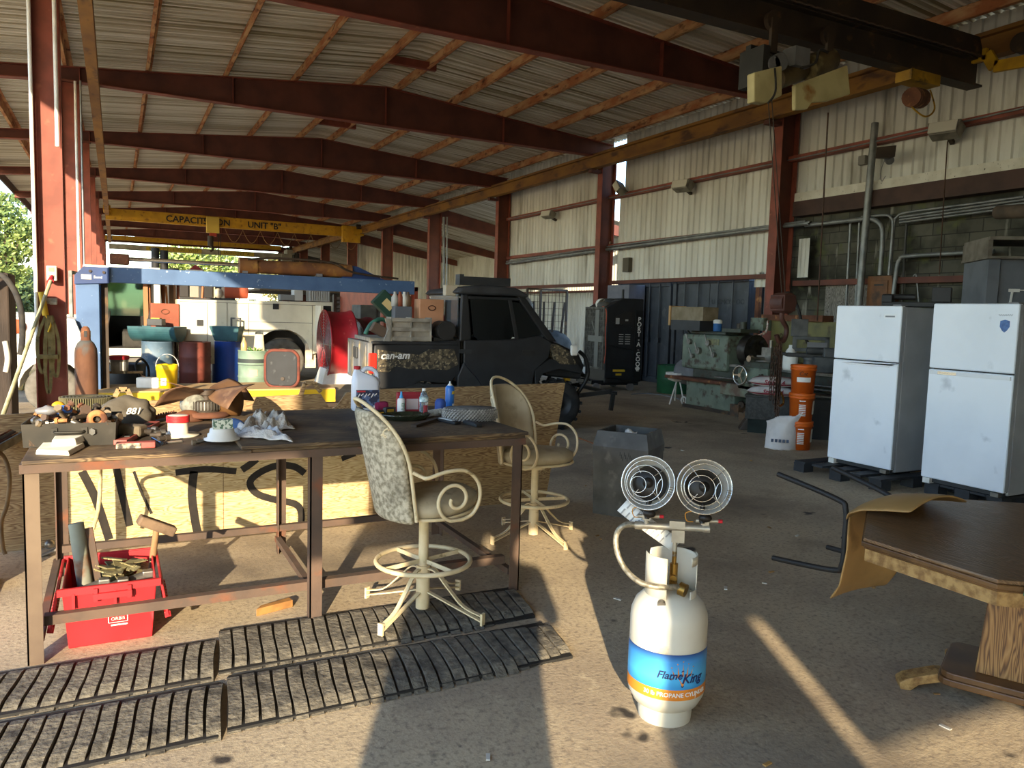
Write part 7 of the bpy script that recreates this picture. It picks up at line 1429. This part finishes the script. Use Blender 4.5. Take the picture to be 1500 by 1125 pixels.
cloth('cream terry towel heaped behind the white towel', ((352,634),(432,630),(420,620),(362,616)), ZR, mat('cream towel','#cdc2b0','#b0a594',18,.95,bump=.6,bscale=120), 4.1, .09)
p = bt(349,631,ZR); blob('blue_rag', (p.x-.01,p.y+.05,ZR), (.06,.045,.04), mat('blue rag','#5f7fb4','#4a6a9c',9,.95), 'small blue rag tucked behind the towels', 'rag', .4, 20)
# right hand group
t_ = bt(537,612,ZR); t = thing('plastic_jug', 'large white plastic jug with red cap and dark picture label', 'jug', (onY(536,600,4.95).x, 4.97, ZR), radians(-6))
JW = mat('translucent white jug','#d5d9e2','#c9cdd6',3,.4)
m = MB(); m.prism(rect(-.088,.088,-.055,.055,.03,4), 0, .17); 
def ringz(mb, lst):   # stacked rounded rectangles
    vs = []; n_ = None
    for w_, d_, z_, cx_ in lst: r_ = rect(-w_+cx_,w_+cx_,-d_,d_,min(w_,d_)*.6,4); n_ = len(r_); vs += [(x,y,z_) for x, y in r_]
    fs = [(j*n_+i, j*n_+(i+1)%n_, (j+1)*n_+(i+1)%n_, (j+1)*n_+i) for j in range(len(lst)-1) for i in range(n_)]; mb.add(vs, fs, True); mb.add(vs, [tuple(range(n_-1,-1,-1)), tuple(range((len(lst)-1)*n_, len(lst)*n_))])
m = MB(); ringz(m, [(.085,.05,0,0),(.09,.058,.01,0),(.09,.058,.19,0),(.075,.05,.225,-.01),(.035,.03,.25,-.045),(.02,.02,.262,-.055),(.02,.02,.272,-.055)]); out('body', m, JW, t)
m = MB(); m.tube(spline([(-.03,0,.245),(.0,0,.275),(.045,0,.272),(.075,0,.24),(.085,0,.17)],6), .016, 8); out('handle', m, JW, t); out('cap', MB().lathe([(.023,.27),(.024,.292),(0,.294)],20,c=(-.055,0,0)), mat('red cap','#b3262c'), t)
m = MB(); m.box(-.07,.082,-.0605,-.059,.02,.14); out('label', m, mat('navy picture label','#1d2540','#5d6f94',22,.5,lo=.52,hi=.6), t); m = MB(); m.box(.045,.075,-.0625,-.0605,.018,.035); out('code_box', m, WHT, t); m = MB(); m.box(-.065,-.01,-.0625,-.0605,.125,.135); out('red_stripe', m, mat('red cap','#b3262c'), t); text('MUSCLE', .03, (-.01,-.0625,.105), (.97,0,.2), (-.2,0,.97), WHT, t, bold=.001) if False else None
m = MB()
for k in range(6): m.bar((-.06+.022*k,-.0625,.09+.012*(k%2)),(-.045+.022*k,-.0625,.115),.006,.002,up=(0,1,0))
out('label_script', m, WHT, t)
def bottle(name, label, px_, py, prof, m_, capz=None, capm=None, cat='bottle', y=None, rz=0.):
    p = bt(px_, py, ZR); t = thing(name, label, cat, (p.x,p.y+.02,ZR), rz); out('body', MB().lathe(prof, 24), m_, t); return t
t = bottle('spray_bottle', 'small white bottle with blue nozzle beside the red case', 589, 607, [(0,0),(.024,0),(.026,.004),(.026,.09),(.022,.1),(.012,.104)], WHT); out('nozzle', MB().lathe([(.012,.1),(.013,.115),(.008,.12),(.006,.145),(.0,.147)],16), mat('sky blue nozzle','#4aa3d8'), t); m = MB(); m.lathe([(.0265,.03),(.0265,.075)],10,a0=-1.9,a1=-.9); out('label', m, mat('printed label','#d9dbd8','#3f7a4a',60,.6), t)
p = bt(605,606,ZR); t = thing('red_case', 'flat red plastic case with a pale label standing behind the water bottle', 'case', (p.x,p.y+.08,ZR), -.15); m = MB(); m.box(-.085,.085,-.012,.012,0,.135); out('case', m, mat('dull red plastic','#a32430','#8d1f2a',5,.5), t, bevel=.008); m = MB(); m.box(-.02,.06,-.0135,-.012,.02,.09); out('label', m, mat('pale label','#c9b8b5'), t); m = MB(); m.box(-.06,.07,-.016,-.012,.105,.12); out('grip', m, mat('dull red plastic','#a32430'), t)
t = bottle('water_bottle', 'clear plastic water bottle with white cap', 622, 612, [(0,.002),(.024,0),(.028,.01),(.026,.03),(.028,.05),(.026,.07),(.028,.09),(.028,.125),(.018,.155),(.011,.165),(.011,.172)], mat('clear plastic','#cfd8dc',None,rough=.08,trans=.85)); out('cap', MB().lathe([(.0125,.168),(.0125,.184),(0,.185)],18), WHT, t); out('label', MB().lathe([(.0288,.1),(.0288,.13)],24), mat('water label','#4f8a8c','#dfe6e6',30,.5), t); out('red_panel', MB().lathe([(.0285,.03),(.0285,.08)],8,a0=-2.0,a1=-.9), mat('red film','#a83a40'), t)
t = bottle('spray_can', 'tall blue spray can with white tip at the back of the bench', 660, 602, [(0,0),(.03,0),(.031,.004),(.031,.15),(.027,.165),(.016,.172)], mat('spray can blue','#2a6fc0','#225fa8',4,.35)); out('tip', MB().lathe([(.018,.17),(.012,.182),(.005,.186),(.005,.2),(0,.2)],16), WHT, t); m = MB(); m.lathe([(.0315,.115),(.0315,.135)],8,a0=-1.5,a1=-.3); m.lathe([(.0315,.0),(.0315,.02)],24); out('label', m, mat('yellow label','#c9b52a'), t); m = MB(); m.lathe([(.0316,.02),(.0316,.05)],8,a0=-1.4,a1=-.6); out('emblem', m, WHT, t)
p = bt(648,608,ZR); t = thing('paint_can', 'short blue can with a clear lid, next to the tall spray can', 'can', (p.x,p.y+.04,ZR)); out('can', MB().lathe([(0,0),(.034,0),(.036,.03),(.036,.08),(.025,.1),(0,.105)],24), mat('matt blue','#3a5aa8','#2e4a8d',5,.6), t); m = MB(); m.lathe([(.038,.0),(.03,.03),(.0,.038)],20,c=(.01,-.03,0)); out('clear_lid', m, mat('clear lid','#b9bdc2',None,rough=.2,trans=.6), t)
m = MB(); a = bt(626,611,ZR)+Vector((0,0,.022)); b = bt(668,605,ZR)+Vector((0,0,.022)); m.cyl(a,b,.02,n=16)
for k in range(9): c = a+(b-a)*(k/11); d = (b-a).normalized()*.006; m.cyl(c-d,c+d,.0225,n=16)
solo('ribbed_tube', m, mat('ribbed white tube','#c9ccc8','#b5b8b4',9,.5), 'ribbed white tube lying below the blue cans', 'tube')
p = bt(661,607,ZR); m = MB(); m.cyl(p+Vector((0,0,.022)),p+Vector((.03,.012,.022)),.023,n=16); solo('tape_roll', m, YEL, 'small yellow roll at the end of the ribbed white tube', 'tape')
p = bt(565,604,ZR); m = MB(); m.bx((p.x,p.y+.1,ZR+.03),(.1,.05,.06),R3('Z',.1)); solo('pink_cloth', m, mat('magenta cloth','#8d1f4a','#731a3c',8,.9), 'magenta folded cloth between the jug and the white bottle', 'cloth', bevel=.02)
for i, (px_, py) in enumerate(((556,612),(571,607))):
    p = bt(px_, py, ZR); t = thing('tape_measure', ['yellow and black tape measure beside the jug, left one','yellow and black tape measure beside the jug, right one'][i], 'tape measure', (p.x,p.y+.02,ZR), .3); m = MB(); m.prism(rect(-.035,.035,0,.045,.012,3), -.018, .018, 'XZ'); out('case', m, BLK, t, bevel=.004); m = MB(); m.box(-.025,.025,-.0195,-.018,.012,.034); out('label', m, YEL, t)
p = bt(600,615,ZR); t = thing('scalloped_tray', 'dark green scalloped glass tray in front of the bottles', 'tray', (p.x-.02,p.y+.015,ZR)); m = MB()
def sc(u, v):
    a = 2*pi*u; r = .085+.03*v+.006*abs(sin(9*a))*v; return (r*1.3*cos(a), r*.8*sin(a), .003+.035*v*v)
m.grid(sc, 72, 6); m.add([(.085*1.3*cos(2*pi*i/40), .085*.8*sin(2*pi*i/40), .003) for i in range(40)], [tuple(range(40))]); out('tray', m, mat('dark green glass','#1f241a','#2c3324',9,.15,coat=.5), t, solid=.006)
m = MB(); a = bt(606,626,ZR); b = bt(662,609,ZR); m.bar(a+Vector((0,0,.008)), b+Vector((0,0,.008)), .035, .016); solo('wood_strip', m, mat('dark wood strip','#4a3a2a','#3a2e22',8,.8), 'dark wood strip lying diagonally in front of the ribbed tube', 'wood')
p = bt(694,617,ZR); t = thing('wicker_basket', 'grey woven oval basket at the right end of the bench', 'basket', (p.x,p.y+.06,ZR), -.2)
m = MB(); n_ = 60
prof = [(.85,0),(.95,.01),(1,.04),(.98,.065),(.9,.08),(.0,.084)]
for r, z in prof: pass
vs = []
for r, z in prof:
    for i in range(n_): a = 2*pi*i/n_; vs.append((.15*r*cos(a)*(1+.15*abs(cos(a))), .1*r*sin(a), z))
m.add(vs, [(j*n_+i, j*n_+(i+1)%n_, (j+1)*n_+(i+1)%n_, (j+1)*n_+i) for j in range(len(prof)-1) for i in range(n_)], True); out('body', m, mat('grey weave base','#6f6c66','#55524d',30,.8), t)
m = MB()
for j in range(6):
    for i in range(44):
        a = 2*pi*(i+.5*(j%2))/44; z = .008+.012*j; rr = 1.0-(.06 if j in (0,5) else 0); c = Vector((.152*rr*cos(a)*(1+.15*abs(cos(a))), .102*rr*sin(a), z)); tg_ = Vector((-sin(a)*1.1, cos(a)*.7, .55)).normalized()*.011; m.bar(c-tg_, c+tg_, .006, .005, up=(cos(a),sin(a),0))
out('weave', m, mat('pale weave','#a5a29a','#85827b',20,.7), t)
for (pa, pb, lab, c_) in (((642,616),(670,622),'black and white remote control lying before the basket','#c9c9c4'), ((682,620),(702,626),'small black remote control beside the basket','#2a2c33')):
    a = bt(*pa, ZR); b = bt(*pb, ZR); t = thing('remote_control', lab, 'remote', (0,0,0)); m = MB(); m.bar(a+Vector((0,0,.009)), b+Vector((0,0,.009)), .04, .018); out('case', m, BLK, t, bevel=.004); m = MB(); m.bar(a.lerp(b,.1)+Vector((0,0,.0195)), a.lerp(b,.8)+Vector((0,0,.0195)), .024, .003); out('keypad', m, mat('keypad '+c_, c_), t)
# left column fittings: straps, socket box, yellow handle, pole
cx_ = -.72; cy_ = 11.05
t = thing('strap_bundle', 'dusty yellow lifting straps hanging in loops on the nearest left column', 'straps', (cx_-.02, 10.93, 1.42))
for k, (x, l, s_) in enumerate(((-.07,.7,.07),(-.01,.95,.05),(.07,.75,.06),(.03,.6,.04))):
    m = MB(); P = spline([(x*.3,-.02*k,0),(x-s_*.6,-.03,-l*.4),(x-s_*.5,-.03,-l*.85),(x,-.03,-l),(x+s_*.5,-.03,-l*.85),(x+s_*.6,-.03,-l*.4),(x*.3+.02,-.02*k,0)],8)
    for i in range(len(P)-1): m.bar(P[i],P[i+1],.006,.034,up=(1,0,0))
    out('strap', m, mat('dusty yellow strap','#8a7c50','#70643c',10,.9,c3='#4f4730',scale3=12,lo3=.6,hi3=.7), t)
m = MB(); m.bx((.0,-.06,-.5),(.2,.05,.05)); out('tie', m, mat('dusty yellow strap','#b5a468'), t)
m = MB(); m.cyl((-.06,-.04,.28),(-.02,-.04,.0),.035); m.tube(spline([(-.02,-.04,0),(.03,-.04,-.1),(.0,-.04,-.2)],5),.012,6); out('hook_handle', m, mat('yellow handle','#d8b02a'), t)
t = thing('socket_box', 'cream electric socket box on the nearest left column', 'socket', (cx_+.03,10.96,1.93)); out('box', MB().box(-.055,.055,-.06,.09,-.09,.09), mat('cream box','#d6cdb5'), t, bevel=.01); m = MB()
for z in (-.045,.045): m.box(-.03,.03,-.064,-.06,z-.025,z+.025)
out('outlet', m, mat('dark socket','#8d8672'), t)
m = MB(); m.box(-.06,.06,-.05,.02,-.04,.03); m.bx((.02,-.06,-.03),(.08,.03,.04)); solo('metal_bracket', m, mat('pale bracket','#b5ab94','#8d8470',9,.6), 'small pale bracket below the socket box on the column', 'bracket', loc=(cx_+.02,10.99,1.6), bevel=.008)
t = thing('long_pole', 'long pale pole with a red tip leaning across the nearest left column', 'pole', (0,0,0)); a = at(-14,660,6.6); b = at(74,412,9.0); out('shaft', MB().cyl(a,b,.02,n=12), mat('pale green pole','#c9c29a','#9a9570',4,.6), t); c = b+(b-a).normalized()*.12; out('tip', MB().cyl(b,c,.035,.02,n=12), mat('red tip','#a81f2a'), t)
# dark post with hose at far left
t = thing('weathered_post', 'dark weathered cabinet side at the left picture edge with a hose over it', 'cabinet', (0,0,0)); a = at(-40,560,8.2); b = at(19,560,8.2)
m = MB(); m.box(a.x,b.x-.02,a.y-.1,a.y+.5,0,1.88); out('body', m, mat('sooty black boards','#2a211b','#3d3128',5,.85,bump=.4,stretch=(3,3,.4)), t, bevel=.02); m = MB(); m.tube(spline([at(-20,420,8.0),at(0,403,8.0),at(18,420,8.0),at(30,450,8.0),at(33,490,8.0),at(30,520,8.0)],6),.03,8); out('hose', m, RUBBER, t); m = MB(); m.tube(spline([at(8,500,7.9),at(12,525,7.9),at(9,545,7.9)],4),.03,4); out('white_scrawl', m, mat('white scrawl','#b5afa5'), t)
m = MB(); m.tube(spline([at(-12,655,4.6),at(6,670,4.6),at(14,700,4.6),at(10,740,4.6),at(2,765,4.6),at(4,800,4.6),at(8,812,4.6)],7),.012,8); solo('hanging_hose', m, mat('tan hose','#8d7550','#6d5a3c',8,.7), 'tan hose hanging at the left picture edge beside the bench', 'hose')
m = MB(); m.cyl(at(0,840,4.7),at(95,800,4.9),.014,n=8); m.cyl(at(0,848,4.7),at(60,820,4.8),.008,n=8); m.ball(at(72,797,4.85),.03); solo('torch_pipe', m, STEEL, 'thin steel pipe with a valve lying behind the left bench leg', 'pipe')
m = MB(); m.tube(spline([bt(146,668)+Vector((0,.3,0)),at(147,690,4.6),at(146,725,4.6),at(143,750,4.6),at(136,775,4.6)],6),.012,8); solo('rope_end', m, mat('pale rope','#c9b98f','#a8986f',20,.9), 'pale rope end hanging below the bench above the red tote', 'rope')
# floor litter
rnd = random.Random(9)
LEAF = [mat('dry leaf','#8d6a3c'), mat('paper scrap','#c9c4b8'), mat('butt','#b58a4c')]
for i, (px_, py) in enumerate(((1127,773),(1168,785),(1130,838),(1372,1017),(1385,1066),(1124,1120),(988,950),(1120,855),(945,612),(985,617),(1000,660),(1100,675),(875,785),(905,878),(880,790),(858,712),(1063,862),(1280,860),(1300,832),(715,1110),(590,870))):
    p = gz(px_, py); m = MB(); a = rnd.uniform(0,3); l = rnd.uniform(.015,.035); m.bx((0,0,.003),(l*1.6,l*.6,.005),R3('Z',a)); solo('litter_scrap', m, LEAF[i%3], '%s scrap on the concrete floor' % ['dry brown leaf','pale paper','small tan'][i%3], 'litter', ['dry leaf scraps','paper scraps','tan scraps'][i%3], loc=(p.x,p.y,0))
m = MB(); P = [gz(848,643),gz(862,648),gz(872,652)]
for k in range(12): f = k/11; c = P[0].lerp(P[2], f); link(m, (c.x,c.y,.012), (P[2]-P[0]), .012, .02, .004, k%2)
solo('floor_chain', m, mat('orange rust chain','#9a5a2a'), 'short orange rusty chain on the floor left of the waste bin', 'chain')
# ------------------------------------------------------------------ behind the camera: wall panels added to shape the floor shade, photographer
def hh(u): return u-.494*2.5
rw = MB()
def wall(u0, u1, z0, z1): rw.box(hh(u0), hh(u1), -2.56, -2.5, z0, z1)
wall(-1.65,-1.1,2.85,5.85); wall(-1.1,.74,2.3,6.0); wall(.74,1.5,0,6.1); wall(1.5,1.62,1.7,6.1); wall(1.62,2.5,1.35,6.1); wall(2.5,12.9,0,6.1)
struct('shade_wall_rear', rw, WALLM)
solo('eave_shade_strip', MB().box(-3.47,-3.43,-6,4.25,5.15,5.7), mat('canvas','#6d675a'), 'canvas valance added along the left roof edge to shade truck and fan, out of frame', 'shade strip')  # strip added below the eave to cut the sun on truck and fan
SK = mat('skin','#b98a6c'); SH = mat('dark shirt','#3a4250','#2f3642',6,.9)
t = thing('person', 'person in a dark shirt and jeans holding up a phone, behind the camera', 'person', (-.17,-.46,0), radians(-27))
def skin(name, joints, edges, m_, parent, sub=2):
    me = bpy.data.meshes.new(name); me.from_pydata([j[:3] for j in joints], edges, []); o = bpy.data.objects.new(name, me); COL.objects.link(o); o.parent = parent; me.materials.append(m_)
    sk = o.modifiers.new('k','SKIN'); sk.use_smooth_shade = True
    for i, j in enumerate(joints): me.skin_vertices[0].data[i].radius = (j[3], j[4] if len(j) > 4 else j[3])
    me.skin_vertices[0].data[0].use_root = True
    s_ = o.modifiers.new('u','SUBSURF'); s_.levels = s_.render_levels = sub; return o
J = [(0,0,.95,.17,.12),(0,0,1.15,.16,.11),(0,0,1.36,.19,.11),(0,.01,1.5,.06),(0,.02,1.58,.075),(0,.03,1.68,.09),(0,.03,1.76,.05),
 (-.2,.0,1.42,.06),(-.27,.06,1.2,.045),(-.13,.3,1.32,.038),(-.09,.34,1.36,.03),(.2,0,1.42,.06),(.27,.06,1.2,.045),(.13,.3,1.32,.038),(.09,.34,1.36,.03),
 (-.1,0,.86,.095),(-.12,.02,.5,.065),(-.13,0,.1,.045),(-.14,.12,.035,.035),(.1,0,.86,.095),(.12,.02,.5,.065),(.13,0,.1,.045),(.14,.12,.035,.035)]
E_ = [(0,1),(1,2),(2,3),(3,4),(4,5),(5,6),(2,7),(7,8),(8,9),(9,10),(2,11),(11,12),(12,13),(13,14),(0,15),(15,16),(16,17),(17,18),(0,19),(19,20),(20,21),(21,22)]
skin('body', J, E_, SH, t)
m = MB(); m.ball((0,.0,1.70),(.1,.115,.11)); m.v = [v for v in m.v]; out('hair', m, mat('dark hair','#2a2019'), t)
m = MB(); m.box(-.075,.075,.385,.393,1.345,1.42); out('phone', m, BLK, t)

# ------------------------------------------------------------------ trees and bushes outside
def tree(label, c, h, blobs, cols, n=2600, leaf=.16, name='leafy_tree', cat='tree', trunk=.2):
    t = thing(name, label, cat, (c[0],c[1],0)); rnd = random.Random(int(abs(c[0]*13+c[1])))
    m = MB(); m.tube(spline([(0,0,-.05),(.1,0,h*.3),(-.1,.1,h*.55),(.1,0,h*.8)],4), [trunk*(1-.05*i) for i in range(13)], 8)
    for b in blobs: m.tube([(0,0,h*.35),(b[0]*.5,b[1]*.5,(h*.35+b[2])*.5+.2),(b[0],b[1],b[2])], [trunk*.5,trunk*.35,trunk*.1], 6)
    out('trunk', m, mat('bark','#6b5a45','#4f4233',5,.95), t)
    per = n//len(blobs)
    for ci, cc in enumerate(cols):
        vs = []; fs = []
        for b in blobs:
            for _ in range(per//len(cols)):
                v = Vector((rnd.gauss(0,1),rnd.gauss(0,1),rnd.gauss(0,1))).normalized()*(rnd.random()**.4); q = Vector((b[0]+v.x*b[3],b[1]+v.y*b[3],b[2]+v.z*b[3]*b[4]))
                a = Vector((rnd.uniform(-1,1),rnd.uniform(-1,1),rnd.uniform(-1,1))).normalized(); e = a.orthogonal().normalized(); s_ = leaf*rnd.uniform(.6,1.3); k = len(vs)
                vs += [q-a*s_-e*s_*.45, q+a*s_-e*s_*.45, q+a*s_+e*s_*.45, q-a*s_+e*s_*.45]; fs.append((k,k+1,k+2,k+3))
        mb = MB(); mb.add(vs, fs); out('foliage', mb, mat('leaf '+cc, cc, None, rough=.7), t)
    return t
G = [('#7d8f4a','#93a35a','#5d7038'), ('#9aa85a','#7f9340','#b5bb74'), ('#5a6b3c','#6f8048','#48562f'), ('#a39a5c','#8d8a4a','#b8ad74')]
def ap(px_, py, d): p = at(px_, py, d); return p
p = ap(8,330,46); tree('tall loose tree at the left edge seen past the columns', (p.x,p.y), 7.5, [(0,0,7.0,1.2,.8),(.9,0,5.8,1.0,.8),(-.8,0,6.3,1.4,.9),(.4,.3,4.6,1.1,.8),(-1.2,0,4.4,1.6,.9),(0,0,3.2,1.3,.7)], G[0], 3600, .13)
for i, (px_, h, w_) in enumerate(((-10,4.6,2.2),(28,3.6,1.6),(58,4.4,1.8),(100,4.0,2.0))):
    p = ap(px_, 400, 62+3*i); tree('%s dark tree of the row behind the white vehicle' % ['leftmost','second','third','rightmost'][i], (p.x,p.y), h*.8, [(0,0,h*.75,w_,.7),(-.9*w_*.6,0,h*.5,w_*.8,.8),(.9*w_*.6,0,h*.55,w_*.8,.8),(0,0,h*.3,w_,.6)], G[2] if i != 2 else G[0], 2600, .2)
p = ap(167,400,85); tree('round topped palm like tree beside the far end of the left columns', (p.x,p.y), 4.6, [(0,0,4.6,1.5,.7),(0,0,3.6,1.2,.8)], G[1], 1400, .2)
p = ap(290,380,80); tree('big bright green tree through the far opening', (p.x,p.y), 6.5, [(-2,0,6.2,1.9,.8),(.2,0,6.9,2.1,.7),(2.4,0,5.9,1.9,.8),(-3.0,0,4.6,1.8,.8),(3.8,0,4.6,1.7,.8),(0,0,4.8,2.4,.8),(1.6,0,4.0,2.2,.8)], G[1], 5200, .2)
p = ap(415,400,74); tree('olive tree at the right end of the far opening', (p.x,p.y), 5.6, [(-1.4,0,5.0,1.6,.9),(.5,0,5.6,1.6,.9),(1.8,0,4.8,1.6,.9),(-.4,0,3.6,1.9,.8),(1.6,0,3.2,1.6,.8)], G[3], 3400, .18)
for i in range(10):
    p = ap(230+i*24, 448, 70+(i%3)*2); tree('clump of dry pale reeds low in the far opening', (p.x,p.y), 1.6, [(0,0,1.2,1.3,.8),(.9,0,.8,1.0,.8)], G[3], 700, .16, 'reed_clump', 'bush', .05); bpy.data.objects['reed_clump' if i == 0 else 'reed_clump.%03d' % i]['group'] = 'reeds at the far opening'
